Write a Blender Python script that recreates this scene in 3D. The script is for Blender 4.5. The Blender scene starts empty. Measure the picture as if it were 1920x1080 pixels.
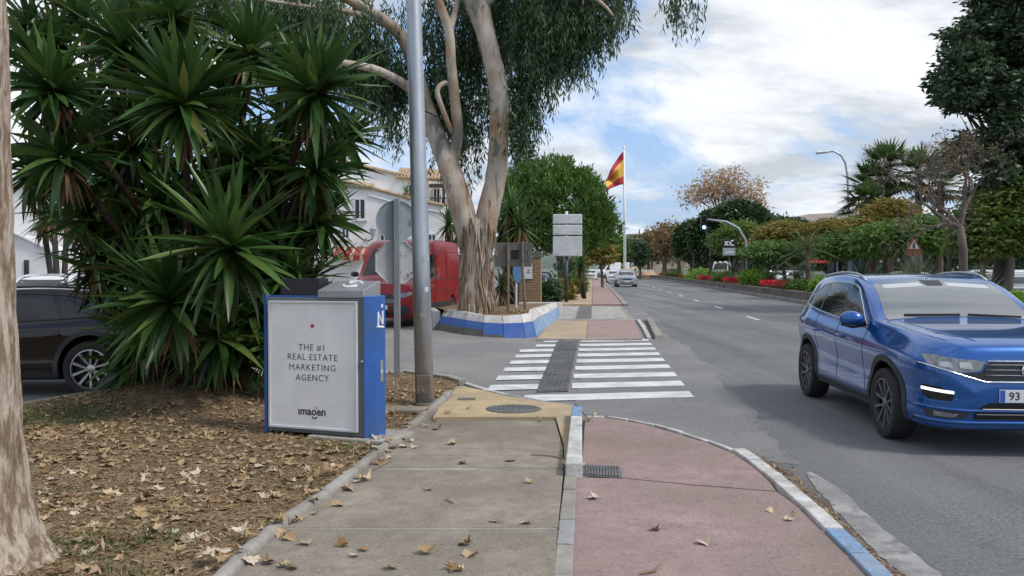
import bpy, bmesh, math, random
import numpy as np
from mathutils import Vector, Matrix, Euler
from mathutils.bvhtree import BVHTree
random.seed(7)
rng = np.random.default_rng(7)
PI = math.pi
SC = bpy.context.scene
COL = SC.collection
# ---------------------------------------------------------------- camera
F_PX, CX, CY, CAM_H = 1560.0, 960.0, 540.0, 1.62
PITCH = math.atan(37.0 / F_PX)
cam_d = bpy.data.cameras.new('camera')
cam_d.sensor_width = 36.0
cam_d.lens = 36.0 * F_PX / 1920.0
cam_d.clip_start = 0.05
cam_d.clip_end = 6000
cam = bpy.data.objects.new('camera', cam_d)
cam.location = (0, 0, CAM_H)
cam.rotation_euler = (PI / 2 - PITCH, 0, 0)
COL.objects.link(cam)
SC.camera = cam
# ---------------------------------------------------------------- sky: Nishita blue seen through broken cloud
SUN_EL, SUN_AZ = math.radians(50), math.radians(116)
world = bpy.data.worlds.new('World')
SC.world = world
world.use_nodes = True
nt = world.node_tree
nt.nodes.clear()
def nd(tree, typ, **kw):
    n = tree.nodes.new(typ)
    for k, v in kw.items():
        if k == 'inp':
            for a, b in v.items():
                n.inputs[a].default_value = b
        else:
            setattr(n, k, v)
    return n
wo = nd(nt, 'ShaderNodeOutputWorld')
bg = nd(nt, 'ShaderNodeBackground', inp={'Strength': 0.105})
sky = nd(nt, 'ShaderNodeTexSky', sky_type='NISHITA', sun_disc=False, sun_elevation=SUN_EL, sun_rotation=SUN_AZ)
sky.air_density = 1.0; sky.dust_density = 2.0; sky.ozone_density = 1.0
tc = nd(nt, 'ShaderNodeTexCoord')
sep = nd(nt, 'ShaderNodeSeparateXYZ')
nt.links.new(tc.outputs['Generated'], sep.inputs[0])
zz = nd(nt, 'ShaderNodeMath', operation='MAXIMUM', inp={1: 0.0}); nt.links.new(sep.outputs['Z'], zz.inputs[0])
za = nd(nt, 'ShaderNodeMath', operation='ADD', inp={1: 0.34}); nt.links.new(zz.outputs[0], za.inputs[0])
dx = nd(nt, 'ShaderNodeMath', operation='DIVIDE'); nt.links.new(sep.outputs['X'], dx.inputs[0]); nt.links.new(za.outputs[0], dx.inputs[1])
dy = nd(nt, 'ShaderNodeMath', operation='DIVIDE'); nt.links.new(sep.outputs['Y'], dy.inputs[0]); nt.links.new(za.outputs[0], dy.inputs[1])
cmb = nd(nt, 'ShaderNodeCombineXYZ'); nt.links.new(dx.outputs[0], cmb.inputs[0]); nt.links.new(dy.outputs[0], cmb.inputs[1])
mp = nd(nt, 'ShaderNodeMapping'); mp.inputs['Location'].default_value = (5.2, 0.4, 0); mp.inputs['Rotation'].default_value = (0, 0, math.radians(24)); mp.inputs['Scale'].default_value = (0.62, 1.0, 1)
nt.links.new(cmb.outputs[0], mp.inputs[0])
n1 = nd(nt, 'ShaderNodeTexNoise', inp={'Scale': 1.7, 'Detail': 10.0, 'Roughness': 0.62, 'Distortion': 0.5}); nt.links.new(mp.outputs[0], n1.inputs['Vector'])
r1 = nd(nt, 'ShaderNodeValToRGB'); r1.color_ramp.elements[0].position = 0.43; r1.color_ramp.elements[1].position = 0.53
nt.links.new(n1.outputs['Fac'], r1.inputs[0])
mp2 = nd(nt, 'ShaderNodeMapping'); mp2.inputs['Location'].default_value = (7.1, 4.2, 0); mp2.inputs['Rotation'].default_value = (0, 0, math.radians(24)); mp2.inputs['Scale'].default_value = (0.7, 1.25, 1)
nt.links.new(cmb.outputs[0], mp2.inputs[0])
n2 = nd(nt, 'ShaderNodeTexNoise', inp={'Scale': 2.3, 'Detail': 9.0, 'Roughness': 0.62, 'Distortion': 0.15}); nt.links.new(mp2.outputs[0], n2.inputs['Vector'])
r2 = nd(nt, 'ShaderNodeValToRGB')
e = r2.color_ramp.elements
e[0].position = 0.36; e[0].color = (6.4, 6.6, 6.85, 1)
e[1].position = 0.60; e[1].color = (3.5, 3.75, 4.1, 1)
x_ = e.new(0.47); x_.color = (5.3, 5.55, 5.85, 1)
nt.links.new(n2.outputs['Fac'], r2.inputs[0])
blue = nd(nt, 'ShaderNodeMixRGB', blend_type='MIX', inp={0: 0.5, 2: (2.1, 3.5, 6.2, 1)}); nt.links.new(sky.outputs[0], blue.inputs[1])
mx = nd(nt, 'ShaderNodeMixRGB', blend_type='MIX'); nt.links.new(r1.outputs[0], mx.inputs[0]); nt.links.new(blue.outputs[0], mx.inputs[1]); nt.links.new(r2.outputs[0], mx.inputs[2])
nt.links.new(mx.outputs[0], bg.inputs['Color'])
nt.links.new(bg.outputs[0], wo.inputs[0])
# ---------------------------------------------------------------- sun behind the cloud
sun_d = bpy.data.lights.new('sun', 'SUN')
sun_d.energy = 1.5
sun_d.angle = math.radians(11)
sun_d.color = (1.0, 0.95, 0.88)
sun = bpy.data.objects.new('sun', sun_d)
to_sun = Vector((math.sin(SUN_AZ) * math.cos(SUN_EL), math.cos(SUN_AZ) * math.cos(SUN_EL), math.sin(SUN_EL)))
sun.rotation_euler = to_sun.to_track_quat('Z', 'Y').to_euler()
sun.location = (10, 5, 30)
COL.objects.link(sun)
SC.view_settings.view_transform = 'Standard'
SC.view_settings.look = 'None'
SC.view_settings.gamma = 1.0
SC.view_settings.exposure = 0.72
SC.view_settings.use_curve_mapping = False
# ---------------------------------------------------------------- where things stand: pixel of the photograph -> point of the place
def ray(px, py):
    a = (px - CX) / F_PX; b = -(py - CY) / F_PX
    c, s = math.cos(PITCH), math.sin(PITCH)
    return Vector((a, c + b * s, -s + b * c))
def G(px, py, z=0.0):
    d = ray(px, py); t = (z - CAM_H) / d.z
    return Vector((d.x * t, d.y * t, z))
def at(px, py, Y):
    d = ray(px, py); t = Y / d.y
    return Vector((d.x * t, Y, CAM_H + d.z * t))
RS = (1111 - 960) / F_PX          # the avenue runs along (RS, 1)
def road(u, Y, z=0.0): return Vector((u + RS * Y, Y, z))
RDIR = Vector((RS, 1, 0)).normalized()
RANG = math.atan2(1, RS)
# ---------------------------------------------------------------- object helpers
def tag(o, label=None, cat=None, group=None, kind=None):
    if label: o['label'] = label
    if cat: o['category'] = cat
    if group: o['group'] = group
    if kind: o['kind'] = kind
    return o
def link(name, me, mat=None, parent=None, loc=None):
    o = bpy.data.objects.new(name, me)
    COL.objects.link(o)
    if mat is not None and me is not None and not me.materials:
        for m in (mat if isinstance(mat, (list, tuple)) else [mat]): me.materials.append(m)
    if parent is not None: o.parent = parent
    if loc is not None: o.location = loc
    return o
def thing(name, label, cat, loc=(0, 0, 0), rotz=0.0, group=None):
    o = link(name, None, loc=loc)
    o.rotation_euler = (0, 0, rotz); o.empty_display_size = 0.2
    return tag(o, label, cat, group)
def struct(o):
    o['kind'] = 'structure'; return o
def fast_mesh(name, V, Fq, smooth=False):
    V = np.asarray(V, dtype=np.float32).reshape(-1, 3); Fq = np.asarray(Fq, dtype=np.int32)
    me = bpy.data.meshes.new(name)
    n, k = Fq.shape
    me.vertices.add(len(V)); me.vertices.foreach_set('co', V.ravel())
    me.loops.add(n * k); me.loops.foreach_set('vertex_index', Fq.ravel())
    me.polygons.add(n); me.polygons.foreach_set('loop_start', np.arange(n, dtype=np.int32) * k)
    try: me.polygons.foreach_set('loop_total', np.full(n, k, dtype=np.int32))
    except Exception: pass
    me.update(calc_edges=True); me.validate()
    if smooth: me.polygons.foreach_set('use_smooth', np.ones(len(me.polygons), dtype=bool))
    return me
class MB:
    def __init__(s): s.v = []; s.f = []; s.m = []
    def add(s, vs, fs, mi=0):
        b = len(s.v); s.v += [tuple(v) for v in vs]; s.f += [tuple(i + b for i in f) for f in fs]; s.m += [mi] * len(fs); return s
    def box(s, x0, x1, y0, y1, z0, z1, M=None, mi=0):
        vs = [Vector(p) for p in ((x0, y0, z0), (x1, y0, z0), (x1, y1, z0), (x0, y1, z0), (x0, y0, z1), (x1, y0, z1), (x1, y1, z1), (x0, y1, z1))]
        if M is not None: vs = [M @ v for v in vs]
        return s.add(vs, [(3, 2, 1, 0), (4, 5, 6, 7), (0, 1, 5, 4), (1, 2, 6, 5), (2, 3, 7, 6), (3, 0, 4, 7)], mi)
    def tube(s, pts, rad, n=8, cap=True, mi=0, wob=0.0):
        pts = [Vector(p) for p in pts]
        if not isinstance(rad, (list, tuple, np.ndarray)): rad = [rad] * len(pts)
        rings = []
        t0 = (pts[1] - pts[0]).normalized()
        up = Vector((0, 0, 1)) if abs(t0.z) < 0.9 else Vector((1, 0, 0))
        a = t0.cross(up).normalized()
        base = len(s.v)
        for i, p in enumerate(pts):
            t = (pts[min(i + 1, len(pts) - 1)] - pts[max(i - 1, 0)])
            t = t.normalized() if t.length > 1e-9 else t0
            a = a - t * a.dot(t)
            a = a.normalized() if a.length > 1e-6 else t.orthogonal().normalized()
            b = t.cross(a)
            for k in range(n):
                th = 2 * PI * k / n
                r = rad[i] * (1 + (random.uniform(-wob, wob) if wob else 0))
                s.v.append(tuple(p + (a * math.cos(th) + b * math.sin(th)) * r))
        for i in range(len(pts) - 1):
            for k in range(n):
                q = base + i * n; k2 = (k + 1) % n
                s.f.append((q + k, q + k2, q + n + k2, q + n + k)); s.m.append(mi)
        if cap:
            s.f.append(tuple(base + k for k in reversed(range(n)))); s.m.append(mi)
            e_ = base + (len(pts) - 1) * n
            s.f.append(tuple(e_ + k for k in range(n))); s.m.append(mi)
        return s
    def lathe(s, prof, n=24, M=None, mi=0, cap=True):
        # prof: (r, h) along the local z axis
        base = len(s.v)
        for r, h in prof:
            for k in range(n):
                v = Vector((r * math.cos(2 * PI * k / n), r * math.sin(2 * PI * k / n), h))
                s.v.append(tuple(M @ v if M is not None else v))
        for i in range(len(prof) - 1):
            for k in range(n):
                q = base + i * n; k2 = (k + 1) % n
                s.f.append((q + k, q + k2, q + n + k2, q + n + k)); s.m.append(mi)
        if not cap: return s
        s.f.append(tuple(base + k for k in reversed(range(n)))); s.m.append(mi)
        e_ = base + (len(prof) - 1) * n
        s.f.append(tuple(e_ + k for k in range(n))); s.m.append(mi)
        return s
    def prism(s, poly, z0, z1, M=None, mi=0):
        n = len(poly)
        zf0 = z0 if callable(z0) else (lambda x, y: z0)
        zf1 = z1 if callable(z1) else (lambda x, y: z1)
        vs = [Vector((p[0], p[1], zf0(p[0], p[1]))) for p in poly] + [Vector((p[0], p[1], zf1(p[0], p[1]))) for p in poly]
        if M is not None: vs = [M @ v for v in vs]
        ar = sum(poly[i][0] * poly[(i + 1) % n][1] - poly[(i + 1) % n][0] * poly[i][1] for i in range(n))
        fs = [tuple(reversed(range(n))), tuple(range(n, 2 * n))] + [(i, (i + 1) % n, n + (i + 1) % n, n + i) for i in range(n)]
        if ar < 0: fs = [tuple(reversed(f)) for f in fs]
        return s.add(vs, fs, mi)
    def mesh(s, name, smooth=False, bevel=0.0, bseg=2, angle=None, off=None):
        me = bpy.data.meshes.new(name)
        vs = s.v if off is None else [(v[0] - off[0], v[1] - off[1], v[2] - off[2]) for v in s.v]
        me.from_pydata(vs, [], s.f)
        if any(s.m): me.polygons.foreach_set('material_index', s.m)
        if bevel > 0:
            bm = bmesh.new(); bm.from_mesh(me)
            es = [e for e in bm.edges if len(e.link_faces) == 2 and e.calc_face_angle(0) > 0.5]
            bmesh.ops.bevel(bm, geom=es, offset=bevel, segments=bseg, profile=0.5, affect='EDGES', clamp_overlap=True)
            bm.to_mesh(me); bm.free()
        if smooth:
            me.polygons.foreach_set('use_smooth', [True] * len(me.polygons))
            if angle: me.set_sharp_from_angle(angle=math.radians(angle))
        me.update()
        return me
    def obj(s, name, mat, parent=None, loc=None, **kw):
        return link(name, s.mesh(name, **kw), mat, parent, loc)
def text_mesh(name, txt, size, mat, parent, M, bold=0.0, space=1.0, ext=0.0008, align='CENTER'):
    c = bpy.data.curves.new(name, 'FONT'); c.body = txt; c.size = size; c.extrude = ext; c.offset = bold
    c.align_x = align; c.align_y = 'CENTER'; c.space_character = space; c.resolution_u = 3
    t = bpy.data.objects.new(name, c); COL.objects.link(t)
    dg = bpy.context.evaluated_depsgraph_get()
    me = bpy.data.meshes.new_from_object(t.evaluated_get(dg))
    bpy.data.objects.remove(t)
    me.transform(M)
    me.materials.clear()
    return link(name, me, mat, parent)
# ---------------------------------------------------------------- materials
def mat(name, col, rough=0.6, metal=0.0, var=0.0, vscale=4.0, col2=None, bump=0.0, bscale=40.0, coat=0.0, spec=0.5, stretch=(1, 1, 1), detail=6.0, emit=None, estr=0.0, r0=0.35, r1=0.65, var2=None, v2scale=0.6, trans=0.0):
    m = bpy.data.materials.new(name); m.use_nodes = True
    t = m.node_tree; b = t.nodes['Principled BSDF']
    b.inputs['Base Color'].default_value = (*col, 1); b.inputs['Roughness'].default_value = rough; b.inputs['Metallic'].default_value = metal
    b.inputs['Coat Weight'].default_value = coat; b.inputs['Coat Roughness'].default_value = 0.04; b.inputs['Specular IOR Level'].default_value = spec
    if trans: b.inputs['Transmission Weight'].default_value = trans
    if emit: b.inputs['Emission Color'].default_value = (*emit, 1); b.inputs['Emission Strength'].default_value = estr
    co = None
    if var or bump or col2 or var2:
        co = nd(t, 'ShaderNodeTexCoord'); mpn = nd(t, 'ShaderNodeMapping'); mpn.inputs['Scale'].default_value = stretch
        t.links.new(co.outputs['Object'], mpn.inputs[0])
    last = None
    if var or col2:
        n = nd(t, 'ShaderNodeTexNoise', inp={'Scale': vscale, 'Detail': detail, 'Roughness': 0.62}); t.links.new(mpn.outputs[0], n.inputs['Vector'])
        r = nd(t, 'ShaderNodeValToRGB'); r.color_ramp.elements[0].position = r0; r.color_ramp.elements[1].position = r1
        c2 = col2 if col2 else tuple(min(1, c * (1 + var)) for c in col)
        c1 = col if col2 else tuple(c * (1 - var) for c in col)
        r.color_ramp.elements[0].color = (*c1, 1); r.color_ramp.elements[1].color = (*c2, 1)
        t.links.new(n.outputs['Fac'], r.inputs[0]); last = r.outputs[0]
    if var2:
        n3 = nd(t, 'ShaderNodeTexNoise', inp={'Scale': v2scale, 'Detail': 5.0, 'Roughness': 0.6}); t.links.new(co.outputs['Object'], n3.inputs['Vector'])
        r3 = nd(t, 'ShaderNodeValToRGB'); r3.color_ramp.elements[0].position = 0.42; r3.color_ramp.elements[1].position = 0.66
        t.links.new(n3.outputs['Fac'], r3.inputs[0])
        mm = nd(t, 'ShaderNodeMixRGB', blend_type='MIX'); t.links.new(r3.outputs[0], mm.inputs[0])
        if last: t.links.new(last, mm.inputs[1])
        else: mm.inputs[1].default_value = (*col, 1)
        mm.inputs[2].default_value = (*var2, 1); last = mm.outputs[0]
    if last: t.links.new(last, b.inputs['Base Color'])
    if bump:
        n2_ = nd(t, 'ShaderNodeTexNoise', inp={'Scale': bscale, 'Detail': 4.0}); t.links.new(mpn.outputs[0], n2_.inputs['Vector'])
        bu = nd(t, 'ShaderNodeBump', inp={'Strength': min(1.0, bump), 'Distance': 0.02}); t.links.new(n2_.outputs['Fac'], bu.inputs['Height']); t.links.new(bu.outputs[0], b.inputs['Normal'])
    return m
def leafmat(name, cols, rough=0.5, trans=0.25, spec=0.4):
    m = bpy.data.materials.new(name); m.use_nodes = True
    t = m.node_tree; b = t.nodes['Principled BSDF']; out = t.nodes['Material Output']
    g = nd(t, 'ShaderNodeNewGeometry'); r = nd(t, 'ShaderNodeValToRGB')
    el = r.color_ramp.elements
    while len(el) < len(cols): el.new(0.5)
    for i, c in enumerate(cols):
        el[i].position = i / max(1, len(cols) - 1); el[i].color = (*c, 1)
    t.links.new(g.outputs['Random Per Island'], r.inputs[0]); t.links.new(r.outputs[0], b.inputs['Base Color'])
    b.inputs['Roughness'].default_value = rough; b.inputs['Specular IOR Level'].default_value = spec
    if trans:
        tr = nd(t, 'ShaderNodeBsdfTranslucent'); t.links.new(r.outputs[0], tr.inputs[0])
        mxs = nd(t, 'ShaderNodeMixShader', inp={0: trans}); t.links.new(b.outputs[0], mxs.inputs[1]); t.links.new(tr.outputs[0], mxs.inputs[2])
        t.links.new(mxs.outputs[0], out.inputs[0])
    return m
M = {}
def grit(m, dark=(0.085, 0.07, 0.055), pale=(0.42, 0.40, 0.36), crack=0.12, scale=1.0):
    # specks, scuffs and hairline cracks of an old trodden surface
    t = m.node_tree; b = t.nodes['Principled BSDF']; src = b.inputs['Base Color'].links[0].from_socket
    co = nd(t, 'ShaderNodeTexCoord')
    def layer(src, fac, col):
        mx_ = nd(t, 'ShaderNodeMixRGB'); mx_.inputs[2].default_value = (*col, 1); t.links.new(fac, mx_.inputs[0]); t.links.new(src, mx_.inputs[1]); return mx_.outputs[0]
    n = nd(t, 'ShaderNodeTexNoise', inp={'Scale': 38.0 * scale, 'Detail': 3.0, 'Roughness': 0.7}); t.links.new(co.outputs['Object'], n.inputs['Vector'])
    r = nd(t, 'ShaderNodeMapRange', inp={1: 0.58, 2: 0.70, 3: 0.0, 4: 0.7}); t.links.new(n.outputs['Fac'], r.inputs[0]); src = layer(src, r.outputs[0], dark)
    r2_ = nd(t, 'ShaderNodeMapRange', inp={1: 0.40, 2: 0.28, 3: 0.0, 4: 0.6}); t.links.new(n.outputs['Fac'], r2_.inputs[0]); src = layer(src, r2_.outputs[0], pale)
    mp_ = nd(t, 'ShaderNodeMapping'); mp_.inputs['Scale'].default_value = (1.0, 5.0, 1.0); mp_.inputs['Rotation'].default_value = (0, 0, 0.5); t.links.new(co.outputs['Object'], mp_.inputs[0])
    n3 = nd(t, 'ShaderNodeTexNoise', inp={'Scale': 3.2 * scale, 'Detail': 8.0, 'Roughness': 0.7}); t.links.new(mp_.outputs[0], n3.inputs['Vector'])
    r3 = nd(t, 'ShaderNodeMapRange', inp={1: 0.60, 2: 0.72, 3: 0.0, 4: 0.28}); t.links.new(n3.outputs['Fac'], r3.inputs[0]); src = layer(src, r3.outputs[0], pale)
    nw = nd(t, 'ShaderNodeTexNoise', inp={'Scale': 2.5, 'Detail': 4.0}); t.links.new(co.outputs['Object'], nw.inputs['Vector'])
    ad = nd(t, 'ShaderNodeMixRGB', blend_type='ADD', inp={0: 0.35}); t.links.new(co.outputs['Object'], ad.inputs[1]); t.links.new(nw.outputs['Color'], ad.inputs[2])
    v = nd(t, 'ShaderNodeTexVoronoi', feature='DISTANCE_TO_EDGE', inp={'Scale': 0.55}); t.links.new(ad.outputs[0], v.inputs['Vector'])
    r4 = nd(t, 'ShaderNodeMapRange', inp={1: 0.006, 2: 0.002, 3: 0.0, 4: crack}); t.links.new(v.outputs['Distance'], r4.inputs[0]); src = layer(src, r4.outputs[0], dark)
    t.links.new(src, b.inputs['Base Color'])
    return m
M['asphalt'] = grit(mat('asphalt', (0.140, 0.142, 0.143), 0.85, var=0.34, vscale=40, bump=0.6, bscale=120, var2=(0.175, 0.176, 0.175), v2scale=0.32, detail=4), (0.05, 0.05, 0.052), (0.30, 0.30, 0.29), 0.25, 0.7)
def tracks(m):
    t = m.node_tree; b = t.nodes['Principled BSDF']; src = b.inputs['Base Color'].links[0].from_socket
    co = nd(t, 'ShaderNodeTexCoord'); mp_ = nd(t, 'ShaderNodeMapping'); mp_.inputs['Rotation'].default_value = (0, 0, math.atan(RS)); mp_.inputs['Scale'].default_value = (1.1, 0.05, 1); t.links.new(co.outputs['Object'], mp_.inputs[0])
    n = nd(t, 'ShaderNodeTexNoise', inp={'Scale': 1.0, 'Detail': 4.0, 'Roughness': 0.6}); t.links.new(mp_.outputs[0], n.inputs['Vector'])
    r = nd(t, 'ShaderNodeMapRange', inp={1: 0.35, 2: 0.65, 3: 0.80, 4: 1.22}); t.links.new(n.outputs['Fac'], r.inputs[0])
    h = nd(t, 'ShaderNodeHueSaturation'); t.links.new(src, h.inputs['Color']); t.links.new(r.outputs[0], h.inputs['Value']); t.links.new(h.outputs[0], b.inputs['Base Color'])
    return m
M['asphalt'] = tracks(M['asphalt'])
M['asphalt_side'] = grit(mat('asphalt_side', (0.19, 0.188, 0.182), 0.88, var=0.16, vscale=35, bump=0.5, bscale=110, var2=(0.245, 0.238, 0.225), v2scale=0.5, detail=4), (0.08, 0.078, 0.075), (0.36, 0.35, 0.33), 0.4, 0.7)
M['asphalt_apron'] = grit(mat('asphalt_apron', (0.172, 0.172, 0.170), 0.86, var=0.18, vscale=38, bump=0.5, bscale=120, var2=(0.225, 0.222, 0.214), v2scale=0.7, detail=4), (0.07, 0.07, 0.07), (0.34, 0.335, 0.32), 0.3, 0.7)
M['asphalt_dark'] = mat('asphalt_dark', (0.085, 0.086, 0.088), 0.85, var=0.2, vscale=50, bump=0.4, bscale=140)
M['concrete'] = grit(mat('concrete', (0.262, 0.226, 0.180), 0.9, var=0.2, vscale=7, bump=0.4, bscale=80, var2=(0.175, 0.150, 0.120), v2scale=0.8, detail=12))
M['concrete_pale'] = mat('concrete_pale', (0.36, 0.335, 0.30), 0.9, var=0.2, vscale=8, bump=0.35, bscale=60, var2=(0.24, 0.22, 0.19), v2scale=1.6)
M['concrete_yellow'] = mat('concrete_yellow', (0.44, 0.335, 0.195), 0.9, var=0.15, vscale=5, bump=0.2, bscale=90, var2=(0.35, 0.275, 0.175), v2scale=0.9, detail=9)
M['path_yellow_far'] = mat('path_yellow_far', (0.42, 0.315, 0.205), 0.9, var=0.14, vscale=3, var2=(0.31, 0.25, 0.18), v2scale=0.3)
M['path_red'] = grit(mat('path_red', (0.298, 0.206, 0.194), 0.88, var=0.17, vscale=6, bump=0.4, bscale=80, var2=(0.215, 0.165, 0.138), v2scale=0.75, detail=12))
M['path_red_far'] = mat('path_red_far', (0.33, 0.215, 0.20), 0.9, var=0.12, vscale=3, var2=(0.27, 0.19, 0.17), v2scale=0.3)
M['kerb_white'] = mat('kerb_white', (0.53, 0.525, 0.50), 0.8, var=0.2, vscale=9, bump=0.4, bscale=50, var2=(0.30, 0.28, 0.25), v2scale=3.5, detail=10)
M['kerb_blue'] = mat('kerb_blue', (0.155, 0.265, 0.43), 0.75, var=0.25, vscale=10, bump=0.4, bscale=50, var2=(0.25, 0.29, 0.34), v2scale=4, detail=10)
M['kerb_worn'] = mat('kerb_worn', (0.27, 0.27, 0.255), 0.9, var=0.2, vscale=8, bump=0.5, bscale=50, var2=(0.20, 0.245, 0.30), v2scale=1.1)
M['kerb_grey'] = mat('kerb_grey', (0.30, 0.285, 0.255), 0.9, var=0.2, vscale=6, bump=0.4, bscale=50, var2=(0.2, 0.18, 0.15), v2scale=1.2)
M['paint_white'] = mat('paint_white', (0.66, 0.66, 0.645), 0.75, var=0.10, vscale=14, bump=0.25, bscale=130, var2=(0.46, 0.46, 0.45), v2scale=2.2, detail=10)
M['paint_worn'] = mat('paint_worn', (0.14, 0.14, 0.14), 0.85, col2=(0.34, 0.335, 0.32), vscale=6, bump=0.3, bscale=120, var2=(0.20, 0.195, 0.19), v2scale=1.2, detail=12, r0=.40, r1=.56)
M['tactile'] = mat('tactile', (0.10, 0.104, 0.107), 0.85, var=0.3, vscale=10, bump=0.4, bscale=60, var2=(0.16, 0.155, 0.145), v2scale=1.5)
M['soil'] = mat('soil', (0.165, 0.112, 0.062), 0.95, var=0.35, vscale=10, bump=1.0, bscale=45, var2=(0.235, 0.168, 0.095), v2scale=1.3, detail=12)
M['gutter_dirt'] = mat('gutter_dirt', (0.105, 0.075, 0.05), 0.95, var=0.4, vscale=14, bump=1.0, bscale=50, var2=(0.17, 0.14, 0.11), v2scale=3)
M['litter'] = leafmat('litter', [(0.13, 0.08, 0.04), (0.36, 0.26, 0.15), (0.22, 0.14, 0.07), (0.46, 0.36, 0.24)], 0.8, 0.1, 0.2)
M['dryleaf'] = mat('dryleaf', (0.43, 0.32, 0.19), 0.75, var=0.22, vscale=14, col2=(0.50, 0.34, 0.15), trans=0.0, spec=0.3)
M['dryleaf_pale'] = mat('dryleaf_pale', (0.52, 0.43, 0.30), 0.75, var=0.2, vscale=14, spec=0.3)
M['dryleaf_brown'] = mat('dryleaf_brown', (0.30, 0.185, 0.085), 0.75, var=0.25, vscale=12, spec=0.3)
for k_ in ('dryleaf', 'dryleaf_pale', 'dryleaf_brown'):
    t_ = M[k_].node_tree; b_ = t_.nodes['Principled BSDF']; s_ = b_.inputs['Base Color'].links[0].from_socket
    oi_ = nd(t_, 'ShaderNodeObjectInfo'); hs_ = nd(t_, 'ShaderNodeHueSaturation'); mr_ = nd(t_, 'ShaderNodeMapRange', inp={3: 0.55, 4: 1.15}); t_.links.new(oi_.outputs['Random'], mr_.inputs[0]); t_.links.new(mr_.outputs[0], hs_.inputs['Value'])
    mr2_ = nd(t_, 'ShaderNodeMapRange', inp={3: 1.1, 4: 0.75}); t_.links.new(oi_.outputs['Random'], mr2_.inputs[0]); t_.links.new(mr2_.outputs[0], hs_.inputs['Saturation'])
    t_.links.new(s_, hs_.inputs['Color']); t_.links.new(hs_.outputs[0], b_.inputs['Base Color'])
M['grass'] = leafmat('grass', [(0.04, 0.085, 0.02), (0.075, 0.13, 0.03), (0.12, 0.15, 0.05)], 0.6, 0.2)
M['stick'] = mat('stick', (0.25, 0.18, 0.11), 0.9, var=0.3)
M['galv'] = mat('galv', (0.42, 0.45, 0.48), 0.45, metal=0.75, var=0.12, vscale=3, bump=0.1, bscale=30, var2=(0.36, 0.385, 0.42), v2scale=1.5, stretch=(1, 1, 0.4))
M['galv_flat'] = mat('galv_flat', (0.36, 0.41, 0.45), 0.55, metal=0.1, var=0.1, vscale=5, var2=(0.30, 0.345, 0.38), v2scale=2.5)
M['alu_pale'] = mat('alu_pale', (0.58, 0.60, 0.61), 0.5, metal=0.1, var=0.07, vscale=5, var2=(0.49, 0.51, 0.525), v2scale=2)
M['sign_dark'] = mat('sign_dark', (0.155, 0.155, 0.15), 0.6, metal=0.3, var=0.15, vscale=6, var2=(0.115, 0.115, 0.11), v2scale=3)
M['rust_post'] = mat('rust_post', (0.19, 0.15, 0.11), 0.7, metal=0.2, var=0.25, vscale=5)
M['dark_post'] = mat('dark_post', (0.03, 0.045, 0.055), 0.5, var=0.2)
M['black'] = mat('black', (0.012, 0.012, 0.014), 0.5)
M['black_gloss'] = mat('black_gloss', (0.01, 0.01, 0.012), 0.15)
M['rubber'] = mat('rubber', (0.017, 0.017, 0.018), 0.75, var=0.2, vscale=20)
M['plastic_dark'] = mat('plastic_dark', (0.03, 0.032, 0.036), 0.6, bump=0.1, bscale=200)
M['rim_dark'] = mat('rim_dark', (0.16, 0.165, 0.17), 0.35, metal=0.6)
M['rim_alloy'] = mat('rim_alloy', (0.42, 0.42, 0.41), 0.35, metal=0.85)
M['chrome'] = mat('chrome', (0.72, 0.74, 0.76), 0.18, metal=1.0)
M['glass'] = mat('glass', (0.02, 0.024, 0.028), 0.03, spec=0.5)
M['windscreen'] = mat('windscreen', (0.085, 0.10, 0.112), 0.04, spec=1.0, coat=1.0)
M['lamp_lens'] = mat('lamp_lens', (0.16, 0.17, 0.175), 0.08, spec=0.8, coat=1.0, var=0.4, vscale=18)
M['lamp_red'] = mat('lamp_red', (0.4, 0.02, 0.015), 0.2, coat=0.6)
M['lamp_amber'] = mat('lamp_amber', (0.6, 0.2, 0.02), 0.2, coat=0.6)
M['drl'] = mat('drl', (0.8, 0.82, 0.85), 0.3, emit=(0.95, 0.98, 1.0), estr=0.8)
M['plate_white'] = mat('plate_white', (0.62, 0.63, 0.64), 0.45)
M['plate_blue'] = mat('plate_blue', (0.02, 0.09, 0.42), 0.45)
M['ink'] = mat('ink', (0.02, 0.02, 0.022), 0.6)
def carpaint(name, col, metal=0.35, rough=0.28):
    return mat(name, col, rough, metal=metal, coat=1.0, var=0.03, vscale=2)
M['paint_blue'] = carpaint('paint_blue', (0.006, 0.090, 0.33), 0.5, 0.22)
M['paint_black'] = mat('paint_black', (0.010, 0.008, 0.007), 0.12, spec=0.35, coat=0.35)
M['paint_silver'] = carpaint('paint_silver', (0.42, 0.44, 0.46), 0.55, 0.35)
M['paint_grey'] = carpaint('paint_grey', (0.12, 0.13, 0.14), 0.5)
M['paint_car_white'] = carpaint('paint_car_white', (0.68, 0.69, 0.70), 0.0, 0.3)
M['paint_red'] = mat('paint_red', (0.30, 0.010, 0.016), 0.3, spec=0.3, coat=0.35)
M['paint_yellow'] = carpaint('paint_yellow', (0.62, 0.34, 0.06), 0.0, 0.3)
M['paint_navy'] = carpaint('paint_navy', (0.02, 0.03, 0.07), 0.4)
from mathutils import noise as mnoise
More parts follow.
